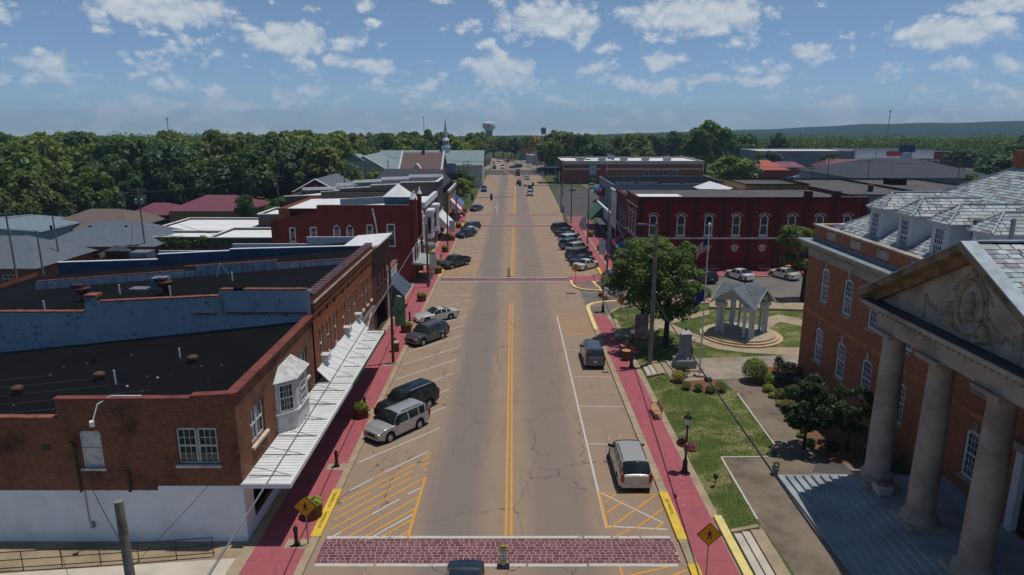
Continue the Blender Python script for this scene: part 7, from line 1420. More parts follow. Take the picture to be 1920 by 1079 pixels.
bp = plain('banner_photo', (124, 112, 116), .7, var=.5, scale=1.3, c2=(52, 46, 46)); bg_ = plain('banner_green', (96, 132, 84), .7, var=.5, scale=1.6, c2=(60, 60, 62)); bw = plain('banner_white', (206, 204, 210), .7, var=.2, scale=2)
dkp = plain('dark_steel_pole', (78, 74, 72), .6)
pole(-12.95, 20.2, 8.92, 'weathered wooden pole rising in the lower left corner', .2)
pole(-10.65, 58.0, 11.4, 'dark pole with a garden banner beside the grey sport utility', .13, mt=dkp, banner=(.3, 3.6, .95, 2.6, bg_)); pole(-11.05, 87.3, 8.4, 'dark pole with a white banner beside the grey canopy', .14, mt=dkp, banner=(.3, 2.6, .95, 1.9, bw)); pole(-11.0, 115.4, 9.4, 'dark pole beside the bay window house', .13, mt=dkp, banner=(.3, 3, .95, 1.9, bw)); pole(-12.6, 159, 9.6, 'dark pole beside the coloured awnings', .13, mt=dkp)
pole(12.15, 57.0, 12.9, 'tall wooden pole with lamp and dark banner beside the steps', .2, lamp=-.9, banner=(-.3, 2.7, 1.15, 2.2, bp)); pole(13.6, 95.6, 10.6, 'wooden pole with white banner at the corner of the side street', .16, banner=(-.3, 2.9, .95, 2.1, bw)); pole(13.2, 118, 10.2, 'wooden pole with white banner before the row shops', .15, banner=(-.3, 3.0, .95, 2.1, bw)); pole(12.7, 146.3, 9.0, 'brown pole on the corner with the paver apron', .13, mt=plain('brown_pole', (110, 72, 58), .8))
for x, y, h, a, b_, lab in ((-64.4, 86.6, 11, 1, 0, 'utility pole at the left edge beside the dirt lane'), (-63.6, 90.5, 8, 0, 0, 'short pole right of the left edge pole'), (-67.2, 99.5, 9.4, 0, 0, 'pole with meter boxes at the brick office corner'), (-58.6, 107.5, 12.2, 2, 2, 'utility pole with transformers beside the cream shed'), (-84, 148, 11, 1, 0, 'pole in front of the wood above the maroon roof'), (-64, 168, 12, 2, 1, 'pole with white transformer above the maroon hall'), (-94, 146, 10.5, 2, 0, 'pole before the wood left of the maroon roof'), (-110, 150, 11, 1, 0, 'pole among the trees at far left'), (-50.5, 148, 10.6, 1, 1, 'pole with white box left of the long sooty building'), (-36.5, 150, 11.5, 0, 0, 'pole before the white church'), (-31.5, 176, 12, 0, 0, 'pole by the pointed church window'),
                            (-13.2, 188, 10.8, 0, 0, 'street pole behind the awning shop'), (-13.6, 214, 10, 2, 1, 'street pole with transformer on the grass verge'), (-14, 262, 9.6, 1, 0, 'street pole before the far junction left'), (-12.4, 300, 9, 1, 0, 'street pole at the far junction'), (15.2, 205, 10.5, 0, 0, 'street pole beside the bank drive'), (14.6, 232, 10.5, 1, 0, 'street pole left of the bank flagpole'), (13, 276, 9.5, 1, 0, 'street pole before the right far junction'), (62, 178, 13.2, 2, 2, 'utility pole with transformers right of the bank'), (73, 168, 10.8, 2, 0, 'utility pole right of the green tree'), (25.5, 158, 10.6, 0, 0, 'pole in front of the grey blue block'), (80, 175, 12.5, 1, 0, 'dark pole over the tan block'), (96, 186, 11.6, 1, 0, 'dark pole before the dark hall roof'), (119, 184, 11, 1, 0, 'pole in front of the pale blue wall'), (152, 290, 12, 0, 0, 'pole in the car park left of the pylon sign'), (160, 292, 12, 0, 0, 'second pole left of the pylon sign')): pole(x, y, h, lab, .14, a, boxes=b_)
t = thing('fuel_canopy', 'dark filling station canopy right of the far junction', 'canopy', (20, 312, 0)); M().box(13.5, 30, 308, 318, 4.6, 5.6).obj('roof', plain('canopy_dark', (64, 62, 70), .6), t); M().box(13.4, 30.1, 307.9, 307.98, 4.7, 5.5).obj('fascia', plain('canopy_red', (150, 44, 48), .6), t)
for x_ in (15, 21.5, 28): M().box(x_ - .25, x_ + .25, 311, 311.6, 0, 4.6).obj('column', MATS['white_trim'], t)
for i, (x_, y_, h_, lab) in enumerate(((-15.5, 318, 10, 'thin pole at the far junction left corner'), (-13.8, 338, 10.5, 'thin pole past the far junction on the left'), (-17.5, 282, 9, 'thin pole behind the grass verge'), (11.8, 326, 10.5, 'thin pole at the far junction right corner'), (8.4, 350, 11, 'thin pole below the yellow arches'), (15.8, 300, 10, 'thin pole beside the filling station'), (24, 296, 11, 'thin pole right of the filling station'), (-26, 330, 11, 'thin pole before the low grey store'), (5.2, 372, 9, 'thin pole where the road narrows'))): pole(x_, y_, h_, lab, .16, 1 if i % 2 else 0)
for i, (x_, y_, w_, z0, z1, c_, lab) in enumerate(((-12.8, 356, 3.4, 4.2, 6.4, 'flag_white', 'white board sign left of the narrowing road'), (-22, 326, 3, 5, 7, 'pylon_blue', 'dark blue board sign by the low grey store'), (9.2, 334, 2.6, 3.2, 5.2, 'store_white', 'white board sign at the right corner of the far junction'), (13.6, 350, 2.4, 4.8, 7.2, 'store_red', 'red board sign under the yellow arches'), (27, 330, 3.4, 5, 6.6, 'sign_yellow', 'yellow board sign right of the filling station'))):
    t = thing('board_sign', lab, 'sign', (x_, y_, 0)); M().tube([(x_, y_ + .2, 0), (x_, y_ + .2, z1 - .2)], .14, 6).obj('post', MATS['galvanised'], t); M().box(x_ - w_ / 2, x_ + w_ / 2, y_ - .2, y_ + .1, z0, z1).obj('panel', MATS[c_], t)
def cable(pts, r, lab, mt=None, sag=.35, name='overhead_cable'):
    P = []
    for a, b in zip(pts, pts[1:]):
        a, b = Vector(a), Vector(b)
        for k in range(10 if len(pts) < 4 else 6): s_ = k / (10 if len(pts) < 4 else 6); p = a.lerp(b, s_); p.z -= sag * 4 * s_ * (1 - s_); P.append(p)
    P.append(Vector(pts[-1])); M().tube(P, r, 5).obj(name, mt or MATS['black_metal'], None, label=lab, cat='cable')
e = ay(1600, 1100, 17.); cable([(13.5, 95.6, 9.9), (12.1, 57, 6.5), (e[0], 17., e[1])], .042, 'thick black cable sloping from the tall wooden pole over the forecourt', sag=.15)
s_ = (57 - 36) / 40.; a_ = (12.1 + (e[0] - 12.1) * s_, 6.5 + (e[1] - 6.5) * s_ - .6 * s_ * (1 - s_)); t = thing('splice_box', 'black splice box hanging on the thick cable over the lawn', 'box', (a_[0], 36., a_[1] - .16)); M().tube([(-.02, -.2, .02), (.02, .2, -.02)], .1, 8).obj('body', MATS['black_plastic'], t, local=True); M().tube([(0, 0, .06), (0, .02, .2)], .02, 5).obj('clip', MATS['black_metal'], t, local=True)
e = ay(388, 1085, 17.); cable([(-11.0, 87.3, 8.1), (e[0], 17., e[1])], .032, 'silver cable sloping along the left pavement', MATS['galvanised'], sag=.1)
e = ay(600, 1085, 18.)
cable([(-12.95, 20.4, 6.72), (-21.75, 31.05, 5.6)], .015, 'thin service cable from the corner pole to the brick wall', sag=.5); cable([(-12.95, 20.2, 6.32), (-13.5, 31.2, 5.3)], .012, 'thin guy wire from the corner pole to the brick corner', sag=.1)
cable([(-60, 252, 12.8), (-14, 262, 9.6), (13, 276, 9.5), (40, 270, 12), (62, 178, 12.4)], .05, 'overhead line crossing the far street', sag=.5); cable([(-50, 228, 11.4), (-13.6, 214, 9.6), (14.6, 232, 10.2), (73, 168, 10.5)], .045, 'lower overhead line crossing the far street', sag=.5)
for i, (A_, B_) in enumerate((((-110, 150, 6), (-94, 146, 6)), ((-94, 146, 6), (-84, 148, 6.4)), ((-84, 148, 6.4), (-64, 168, 7.4)), ((-64, 168, 7.4), (-50.5, 148, 10)), ((-64.4, 86.6, 9.3), (-58.6, 107.5, 10.2)), ((-58.6, 107.5, 10.2), (-84, 148, 6.2)), ((62, 178, 12.6), (96, 186, 11.2)), ((96, 186, 11.2), (119, 184, 10.6)), ((-58.6, 107.5, 8.2), (-44, 100, 5)))): cable([A_, B_], .03, 'thin overhead line between ' + ('the far left poles', 'two poles before the wood', 'the wood edge pole and the transformer pole', 'the maroon hall pole and the sooty block pole', 'the left edge pole and the shed pole', 'the shed pole and the wood edge', 'the bank transformer pole and the dark pole', 'the dark pole and the pale blue wall pole', 'the shed pole and the shop roofs')[i], sag=.4)
# traffic signals on mast arms
def signal(x, y, x1, z, lab, heads, green):
    t = thing('traffic_signal', lab, 'traffic light', (x, y, 0)); gp = plain('signal_grey', (126, 136, 146), .5, metal=.3); M().tube([(x, y, 0), (x, y, z + .5)], .16, 10).obj('mast', gp, t); M().tube([(x, y, z - .2), (x1, y, z)], .1, 8, r1=.06).obj('arm', gp, t); M().tube([(x, y, z + .2), (x + (1.8 if x > 0 else -1.0), y - (2.4 if x < 0 else 1.5), z + (1.3 if x < 0 else .2))], .05, 6).obj('lamp_arm', gp, t)
    for hx in heads:
        h = M().box(hx - .24, hx + .24, y - .35, y - .12, z - .75, z + .65).obj('signal_head', MATS['sign_yellow'] if 0 else MATS['black_plastic'], t)
        for k in range(3):
            on = green and k == 0; nm = 'green_light' if on else 'lens'
            mt = plain('lens_off', (70, 40, 36), .4) if not on else None
            if on:
                q = Nt('green_signal_light'); q.b.inputs['Emission Color'].default_value = (.05, 1, .55, 1); q.b.inputs['Emission Strength'].default_value = 1.1; mt = q.out((.05, .5, .3), .4)
            M().tube([(hx, y - .36, z - .52 + .46 * k), (hx, y - .40, z - .52 + .46 * k)], .13, 10).obj(nm, mt, h)
    M().box(heads[0] - (1.7 if x < 0 else -1.0), heads[0] - (1.1 if x < 0 else -1.7), y - .12, y - .08, z - .5, z + .1).obj('sign_plate', MATS['galvanised'], t)
signal(-11.7, 143.2, .6, 6.1, 'grey traffic signal mast with two signals over the left lanes', (-8.3, -4.3), False); signal(12.0, 167.0, .7, 6.5, 'grey traffic signal mast with two green signals over the right lanes', (1.95, 5.05), True)
t = thing('signal_cabinet', 'grey traffic signal cabinet at the foot of the right mast', 'cabinet', (12.3, 165.6, 0)); M().box(-.4, .4, -.3, .3, 0, 1.5).obj('body', MATS['signal_grey'], t, local=True); M().box(-.3, .3, -.32, -.3, .2, 1.35).obj('door', MATS['galvanised'], t, local=True)
# iron railing and ramp at the lower left
t = thing('railing', 'black iron railing along the ramp below the white painted wall', 'railing', (-20, 29.6, 0)); 
pts = [(-31, 28.0), (-26, 28.6), (-19.5, 29.3), (-14.8, 29.95)]
for z in (.12, .55, .98):
    M().tube([(x, y, z + .05 + (x + 31) * .004) for x, y in pts], .022, 6).obj('rail', MATS['black_metal'], t)
for k in range(10): 
    x = -30.6 + 1.75 * k; y = 28.0 + (x + 31) * .12; M().tube([(x, y, 0), (x, y, 1.05)], .022, 6).obj('baluster', MATS['black_metal'], t)
sheet('ramp_walk', [[(-40, 22), (-13.7, 22), (-13.7, 29.8), (-19, 29.2), (-40, 27)]], MATS['pale_concrete'], .03); sheet('wall_foot', [[(-44, 26.6), (-19, 29.1), (-13.7, 29.75), (-13.7, 31.18), (-44, 31.18)]], MATS['dry_dirt'], .02)
# small things round the courthouse
t = thing('ground_floodlight', 'black ground floodlight on the near lawn', 'floodlight', (*g(1341, 905, LZ), .4), .4); M().tube([(0, 0, 0), (0, 0, .35)], .04, 6).obj('stake', MATS['black_metal'], t, local=True); M().lathe([(.07, .28), (.12, .34), (.15, .52), (.13, .55), (.02, .55)], 12).obj('lamp_body', MATS['black_metal'], t, local=True)
t = thing('urn_planter', 'stone urn with a small plant at the end of the porch steps', 'urn', (*g(1454, 890, LZ), LZ)); M().lathe([(.16, 0), (.16, .06), (.08, .12), (.2, .3), (.26, .48), (.22, .48)], 12).obj('urn', MATS['grey_render'], t, local=True, smooth=40); m = M(); leafs(m, Vector((0, 0, .68)), .2, 70, .14, R); put('foliage', m.mesh('foliage', LP), t, loc=(0, 0, 0))
t = thing('porch_planter', 'square stone planter between the porch columns', 'planter', (19.75, 32.9, 1.8), .0); M().hexa([(-.32, -.32, 0), (.32, -.32, 0), (.32, .32, 0), (-.32, .32, 0), (-.4, -.4, .5), (.4, -.4, .5), (.4, .4, .5), (-.4, .4, .5)]).obj('box', MATS['pale_concrete'], t, local=True); m = M(); leafs(m, Vector((0, 0, .55)), .3, 140, .12, R); put('foliage', m.mesh('foliage', LR), t, loc=(0, 0, 0))
acm = plain('air_unit_grey', (96, 112, 116), .6)
for x, y, lab in ((22.6, 38.4, 'grey air conditioning unit beside the porch'), (22.9, 50.0, 'grey air conditioning unit behind the clipped bush')): t = thing('air_conditioning_unit', lab, 'air conditioner', (x, y, LZ)); M().box(-.7, .7, -.6, .6, 0, 1.15).obj('case', acm, t, local=True); M().lathe([(.5, 1.15), (.5, 1.2), (.44, 1.2)], 18).obj('fan_guard', MATS['black_plastic'], t, local=True); M().box(-.71, -.7, -.5, .5, .15, 1.0).obj('grille', MATS['black_plastic'], t, local=True)
M().prism([(18.2, 37.6), (20.6, 37.4), (20.6, 38.6), (19.0, 38.9)], .3, LZ + .03).obj('cellar_hatch', MATS['dark_asphalt'], None, kind='structure')
t = thing('storm_drain', 'dark storm drain grate beside the traffic island', 'drain', (7.5, 84.2, .0)); M().box(-.6, .6, -.35, .35, 0, .012).obj('frame', MATS['dark_asphalt'], t, local=True); 
for k in range(6): M().box(-.5 + .18 * k, -.42 + .18 * k, -.3, .3, .012, .02).obj('bar', MATS['black_metal'], t, local=True)
for i, (u, v, lab) in enumerate(((1290, 640, 'white iron bench end behind the tree trunk'), )):
    x, y = g(u, v, LZ); t = thing('garden_bench', 'white iron garden bench on the walk behind the leafy tree', 'bench', (x, y, LZ), 2.6)
    for k in range(3): M().box(-.7, .7, -.2 + .15 * k, -.09 + .15 * k, .4, .43).obj('seat_slat', MATS['white_trim'], t, local=True)
    for k in range(7): M().box(-.66 + .21 * k, -.62 + .21 * k, .26, .29, .43, .9).obj('back_bar', MATS['white_trim'], t, local=True)
    for s in (-.65, .65): M().tube([(s, -.2, 0), (s, -.2, .4), (s, .27, .4), (s, .27, .95)], .025, 5).obj('frame', MATS['white_trim'], t, local=True); M().tube([(s, .27, .4), (s, .27, 0)], .025, 5).obj('leg', MATS['white_trim'], t, local=True)
for i, (x, y, c) in enumerate(((-12.2, 151.5, 'pinkish_white_trim'), (-11.6, 153.6, 'white_metal'))):
    t = thing('cafe_table', ('pale round cafe table outside the awning shop', 'white cafe table nearer the kerb by the awning shop')[i], 'table', (x, y, .13)); M().lathe([(.5, .7), (.5, .74)], 16).obj('top', MATS[c], t, local=True); M().lathe([(.3, 0), (.05, .06), (.05, .7)], 10).obj('pedestal', MATS['black_metal'], t, local=True)
for i, (x, y, c) in enumerate(((33.5, 243, 'flag_white'), (29, 300, 'flag_red'), (36, 304, 'flag_white'), (41, 306, 'flag_red'), (49, 308, 'flag_deep_blue'))):
    t = thing('bank_flag', ('pale flag on a pole before the bank', 'red banner flag beyond the bank, leftmost', 'white banner flag beyond the bank', 'red banner flag beyond the bank, right of the white one', 'blue banner flag beyond the bank, rightmost')[i], 'flag', (x, y, 0)); M().tube([(0, 0, 0), (0, 0, 11)], .06, 6).obj('pole', MATS['white_metal'], t, local=True); M().hexa([(.06, -.02, 8.9), (2.4, -.02, 8.5), (2.4, .02, 8.5), (.06, .02, 8.9), (.06, -.02, 10.6), (2.4, -.02, 10.2), (2.4, .02, 10.2), (.06, .02, 10.6)]).obj('cloth', MATS[c], t, local=True)
# ------------------------------------------------------------------ cars
def paint(name, c, metal=.35):
    if name in MATS: return MATS[name]
    t = Nt(name); t.b.inputs['Coat Weight'].default_value = .7; t.b.inputs['Coat Roughness'].default_value = .05
    f = t.noise(t.P, 90., 2); MATS[name] = t.out(t.mix(t.math('MULTIPLY', f, .12), srgb(c), tuple(x * .6 for x in srgb(c))), .32, metal, spec=.5); return MATS[name]
CT = dict(  # length, width, height, wheelbase front/rear x, wheel radius, clearance, hood z, cowl x, roof front, roof rear, rear glass base, deck z, rear end z
    sedan=(4.7, 1.8, 1.45, .92, 3.62, .32, .20, .92, 1.45, 2.1, 3.15, 4.0, 1.0), coupe=(4.9, 1.82, 1.36, 1.0, 3.85, .33, .19, .86, 1.75, 2.45, 3.2, 4.15, .98), suv=(4.75, 1.88, 1.74, .9, 3.65, .37, .25, 1.06, 1.25, 1.85, 4.25, 4.68, 1.12),
    bigsuv=(5.05, 1.98, 1.84, .95, 3.9, .39, .27, 1.12, 1.35, 2.0, 4.6, 4.98, 1.18), van=(5.1, 1.98, 1.74, .95, 4.03, .34, .2, 1.02, .95, 1.95, 4.55, 5.0, 1.08), wagon=(4.75, 1.8, 1.56, .95, 3.65, .33, .22, .96, 1.35, 2.0, 3.95, 4.65, 1.05), pickup=(5.5, 1.92, 1.80, 1.0, 4.35, .39, .28, 1.10, 1.5, 2.1, 3.25, 3.62, 1.12), truck=(6.2, 2.2, 2.4, 1.1, 4.8, .42, .35, 1.35, 1.2, 1.7, 2.9, 3.1, 1.3))
CM = {}
def car_meshes(kind):
    if kind in CM: return CM[kind]
    L, W, H, wf, wr, r, cl, zh, xw, xrf, xrr, xrb, zd = CT[kind]; hw = W / 2; pick = kind in ('pickup', 'truck')
    S_ = lambda t: max(0., min(1., t)) ** 2 * (3 - 2 * max(0., min(1., t)))
    def belt(x):
        if x < xw: return zh - .24 * (1 - S_(x / .55)) + (.0) + .05 * (x / xw - 1) * .6
        if x < xrb: return zh + (zd - zh) * (x - xw) / (xrb - xw)
        return zd - .10 * S_((x - xrb) / (L - xrb + .01)) * (1 if not pick else 0)
    def roof(x):
        b = belt(x)
        if x <= xw or x >= xrb: return b
        if x < xrf: return b + (H - b) * sin((x - xw) / (xrf - xw) * pi / 2) ** .92
        if x < xrr: return H - .05 * ((x - (xrf * .6 + xrr * .4)) / (xrr - xrf)) ** 2
        return b + (roof(xrr - 1e-4) - b) * cos((x - xrr) / (xrb - xrr) * pi / 2) ** .85
    def wid(x): return hw * (1 - .16 * (1 - S_(x / .75)) ** 1.5 - .10 * S_((x - L + .7) / .7) ** 1.5)
    def low(x):
        z = cl + .10 * (1 - S_(x / .4)) + .12 * S_((x - L + .5) / .5)
        for c in (wf, wr):
            d = abs(x - c); R_ = r + .075
            if d < R_: z = max(z, r + sqrt(R_ * R_ - d * d) * .96)
        return z
    xs = {0., .06, .18, .35, xw, xw - .08, xrf, xrr, xrb, L - .25, L - .08, L, (xw + xrf) / 2, xw + (xrf - xw) * .25, xw + (xrf - xw) * .75}
    for c in (wf, wr):
        for k in range(-5, 6): xs.add(c + (r + .075) * k / 5 * (.9999 if abs(k) == 5 else 1)); 
        xs.add(c - r - .077); xs.add(c + r + .077)
    span = xrr - xrf; nb = 2 if kind in ('coupe', 'pickup', 'sedan', 'truck') else 3; pil = []
    xb = xrf + span * (.42 if nb == 2 else .34); pil.append((xb - .05, xb + .05))
    if nb == 3: x2 = xrf + span * .74; pil.append((x2 - .05, x2 + .05))
    pil.append((xrr - .03, xrr + .09) if kind not in ('coupe', 'sedan') else (xrr + .1, xrr + .25))
    for p in pil: xs |= {*p}
    for k in range(1, 6): xs.add(xrr + (xrb - xrr) * k / 6)
    for k in range(1, 5): xs.add(xrf + span * k / 5)
    if pick: xs |= {xrb + .04, L - .07}
    xs = sorted(x for x in xs if 0 <= x <= L); rings = []
    for x in xs:
        w = wid(x); zl = low(x); b = belt(x); tp = roof(x); cab = tp - b; k = min(1., cab / (H - b + 1e-6)) if cab > .001 else 0.
        p = [(w * .86, zl), (w * .985, zl + .05), (w, max(.56 * b, zl + .09)), (w * .965, b)]
        bed = pick and xrb + .03 < x < L - .06
        rw = w * (.96 - (.24 if kind not in ('suv', 'bigsuv', 'van') else .19) * k)
        if bed: p += [(w * .95, b + .01), (w * .86, b + .01), (w * .84, cl + .42), (0, cl + .42)]
        elif cab > .002: p += [(w * .965 + (rw - w * .965) * .84, b + cab * .84), (rw, b + cab * .97), (rw * .8, tp + .025 * k), (0, tp + .045 * k + .02)]
        else: p += [(w * .93, b + .02), (w * .85, b + .035), (w * .5, b + .055), (0, b + .065)]
        rings.append([(x, y, z) for y, z in p])
    body, ws, rwn, sl, sr, trim = M(), M(), M(), M(), M(), M()
    for i in range(len(xs) - 1):
        xm = (xs[i] + xs[i + 1]) / 2
        for j in range(7):
            a, b_, c, d = rings[i][j], rings[i + 1][j], rings[i + 1][j + 1], rings[i][j + 1]
            tgt = None
            if j == 3 and xw + (xrf - xw) * .25 < xm < xrb - (xrb - xrr) * .34 and not any(p[0] < xm < p[1] for p in pil) and not (pick and xm > xrr): tgt = 'side'
            if j >= 5 and xw < xm < xrf - .02: tgt = 'ws'
            if j >= 5 and xrr + .02 < xm < xrb - (.05 if kind not in ('suv', 'bigsuv', 'van', 'wagon') else .0): tgt = 'rw'
            for s in (1, -1):
                q = [(p[0], p[1] * s, p[2]) for p in (a, b_, c, d)]
                if s < 0: q = q[::-1]
                mm = {'side': sl if s < 0 else sr, 'ws': ws, 'rw': rwn, None: (trim if j == 0 else body)}[tgt]; mm.face(q[::-1])
    for rg_, fl_ in ((rings[0], 1), (rings[-1], -1)):
        pts = [(p[0], p[1], p[2]) for p in rg_[:7]] + [(rg_[7][0], 0, rg_[7][2])] + [(p[0], -p[1], p[2]) for p in rg_[6::-1]]; body.face(pts[::fl_])
    trim.face([(p[0][0], p[0][1] * .98, max(p[0][2], cl) if 0 else cl + .02) for p in rings] + [(p[0][0], -p[0][1] * .98, cl + .02) for p in rings[::-1]])
    T = Matrix.Translation((L / 2, 0, 0)) @ Matrix.Scale(-1, 4, (1, 0, 0))
    def fin(m, nm, mt, sm=38):
        me = m.mesh(nm, mt); me.transform(T); me.flip_normals(); 
        if sm: shade(me, sm)
        return me
    bx = lambda x0, x1, y0, y1, z0, z1: (lambda m: m)(M().box(x0, x1, y0, y1, z0, z1))
    fw_ = wid(.12); rw_ = wid(L - .05); zb = belt(.1); zt = belt(L - .02)
    out = dict(body=fin(body, 'body', MATS['white_trim'], 42), windshield=fin(ws, 'windshield', MATS['car_glass'], 30), rear_window=fin(rwn, 'rear_window', MATS['car_glass'], 30), sides=[fin(sl, 'side_window', MATS['car_glass'], 30), fin(sr, 'side_window', MATS['car_glass'], 30)], trim=fin(trim, 'lower_trim', MATS['black_plastic'], 40))
    tall = kind in ('suv', 'bigsuv', 'van', 'wagon')
    parts = [('headlight', M().hexa([(.0, fw_ * .55, zb - .22), (.32, fw_ * .97, zb - .2), (.34, fw_ * .99, zb - .2), (.06, fw_ * .55, zb - .22), (.03, fw_ * .55, zb - .04), (.36, fw_ * .96, zb - .0), (.4, fw_ * .97, zb - .0), (.1, fw_ * .55, zb - .04)]), MATS['lamp_glass'], 2),
             ('taillight', M().box(L - .16, L + .012, rw_ * .80, rw_ * 1.03, zt - (.30 if tall else .22), zt + (.16 if tall else -.04)), MATS['red_glass'], 2),
             ('grille', M().box(-.012, .05, -fw_ * .5, fw_ * .5, zb - .26, zb - .08), MATS['black_plastic'], 1), ('license_plate', M().box(L - .02, L + .016, -.16, .16, zt - .42, zt - .26), MATS['white_trim'], 1),
             ('rear_bumper', M().box(L - .1, L + .05, -rw_ * .93, rw_ * .93, .42, .60), None, 1), ('front_bumper', M().box(-.05, .1, -fw_ * .9, fw_ * .9, .38, .54), None, 1),
             ('mirror', M().hexa([(xw + .25, hw * .96, zh + .02), (xw + .36, hw * .96, zh + .02), (xw + .34, hw * 1.16, zh + .04), (xw + .22, hw * 1.16, zh + .04), (xw + .25, hw * .96, zh + .16), (xw + .36, hw * .96, zh + .16), (xw + .34, hw * 1.16, zh + .19), (xw + .22, hw * 1.16, zh + .19)]), MATS['black_plastic'], 2),
             ('door_handle', M().box(xb - .32, xb - .14, hw * .985, hw * 1.01, zh - .14, zh - .10), MATS['alloy'], 2)]
    if tall: parts.append(('roof_rail', M().tube([(xrf + .25, hw * .70, roof(xrf + .25) - .03), (xrf + .35, hw * .70, H + .05), (xrr - .3, hw * .70, H + .02), (xrr - .15, hw * .70, roof(xrr - .15) - .04)], .022, 6), MATS['black_plastic'] if kind != 'bigsuv' else MATS['alloy'], 2)); parts.append(('rear_wiper', M().tube([(L - .16, -.1, zt + .12), (L - .2, .25, zt + .22)], .012, 4), MATS['black_plastic'], 1))
    P = []
    for nm, m, mt, n in parts:
        P.append((nm, fin(m, nm, mt or MATS['white_trim'], None), mt is None))
        if n == 2:
            m2 = M(); m2.v = [(x, -y, z) for x, y, z in m.v]; m2.f = [f[::-1] for f in m.f]; m2.m = m.m; P.append((nm, fin(m2, nm, mt or MATS['white_trim'], None), False))
    out['parts'] = P
    def axle(m): m.v = [(x, z, y) for x, y, z in m.v]; m.f = [f[::-1] for f in m.f]; return m
    out['tyre'] = axle(M().lathe([(r * .64, -.11), (r * .93, -.115), (r, -.07), (r, .07), (r * .93, .115), (r * .64, .11)], 22, cap=False)).mesh('tyre', MATS['tyre_rubber'], smooth=40)
    rm = M().lathe([(r * .66, -.10), (r * .64, .085), (r * .60, .10), (r * .57, .07)], 22, cap=False); 
    for k in range(5):
        a = k * 2 * pi / 5; c_, s_ = cos(a), sin(a); rm.hexa([(c_ * u - s_ * v, s_ * u + c_ * v, z) for z in (.05, .095) for u, v in ((.03, -.05), (r * .62, -.035), (r * .62, .035), (.03, .05))])
    rm.lathe([(.09, .05), (.08, .105)], 10); out['rim'] = axle(rm).mesh('rim', MATS['alloy']); out['disc'] = axle(M().lathe([(r * .62, -.02), (r * .62, .03)], 18)).mesh('brake_disc', MATS['dark_asphalt'])
    out['wheels'] = [(L / 2 - wf, s * (hw - .13), r, s) for s in (1, -1)] + [(L / 2 - wr, s * (hw - .13), r, s) for s in (1, -1)]
    CM[kind] = out; return out
def car(kind, col, label, x, y, ang, cat='car', z=.0, simple=False):
    c = car_meshes(kind); pm = paint('car_' + ''.join('%02x' % k for k in col), col); t = thing({'pickup': 'pickup_truck', 'van': 'minivan', 'truck': 'box_truck'}.get(kind, 'parked_car'), label, cat, (x, y, z), ang)
    def recolour(o): o.material_slots[0].link = 'OBJECT'; o.material_slots[0].material = pm
    recolour(put('body', c['body'], t, loc=(0, 0, 0)))
    for nm in ('windshield', 'rear_window'): put(nm, c[nm], t, loc=(0, 0, 0))
    for m in c['sides']: put('side_window', m, t, loc=(0, 0, 0))
    put('lower_trim', c['trim'], t, loc=(0, 0, 0))
    for nm, m, body in c['parts']:
        if simple and nm in ('door_handle', 'roof_rail', 'rear_wiper', 'mirror', 'license_plate'): continue
        o = put(nm, m, t, loc=(0, 0, 0))
        if body: recolour(o)
    for (wx, wy, r, s) in c['wheels']:
        w = put('wheel', c['tyre'], t, loc=(wx, wy, r), rz=0 if s > 0 else pi); put('rim', c['rim'], w, loc=(0, 0, 0)); put('brake_disc', c['disc'], w, loc=(0, 0, 0))
    return t
def by_wheels(kind, col, label, fp, rp, side, **k):
    F, Q = Vector(g(*fp)), Vector(g(*rp)); d = (F - Q).normalized(); n = Vector((-d.y, d.x)); c = (F + Q) / 2 - n * (CT[kind][1] / 2 - .1) * (1 if side == 'L' else -1)
    return car(kind, col, label, c.x, c.y, atan2(d.y, d.x), **k), c, d
SILV, BLK, GREY, WHT, NAVY = (172, 172, 172), (24, 26, 30), (84, 84, 88), (222, 222, 218), (42, 62, 92)
_, c, d = by_wheels('suv', SILV, 'silver sport utility parked nearest on the left', (727.5, 831.5), (793.5, 800.5), 'L'); LA = atan2(d.y, d.x)
o = put('roof_bars', M().box(0, .001, 0, .001, 0, .001).mesh('roof_bars', MATS['alloy']), None) if 0 else None
car('bigsuv', BLK, 'black sport utility parked beside the silver one', c.x + .15, c.y + 3.55, LA)
_, c, d = by_wheels('suv', GREY, 'dark grey sport utility parked past the dark pole', (790.5, 650), (834.4, 634), 'L'); by_wheels('coupe', (206, 206, 198), 'white two door coupe beside the dark grey sport utility', (802, 607), (845, 599.5), 'L')
by_wheels('pickup', (58, 62, 68), 'dark grey pickup parked beyond the far left crossing', (845, 505.6), (878, 497), 'L', cat='pickup')
_, c, d = by_wheels('wagon', NAVY, 'dark blue wagon parked by the traffic signal', (869, 447.7), (890, 443), 'L'); A2 = atan2(d.y, d.x); car('sedan', WHT, 'white car squeezed between the blue wagon and the dark sport utility', c.x + .3, c.y + 3.6, A2); car('suv', (44, 50, 62), 'dark sport utility nearest the far crossing on the left', c.x + .5, c.y + 7.4, A2)
by_wheels('sedan', (48, 62, 72), 'dark sedan parked beyond the signal crossing', (891, 397.7), (906, 394), 'L')
car('van', (184, 180, 172), 'silver minivan parked along the right kerb', 7.25, 38.55, pi / 2, cat='minivan'); car('suv', (82, 88, 98), 'grey blue crossover parked along the right kerb', 7.3, 58.9, pi / 2)
car('sedan', (30, 42, 54), 'dark blue car driving towards the camera at the bottom edge', -2.15, 26.0, -pi / 2)
RA = radians(47); rx, ry = Vector(g(1094.6, 508)), None
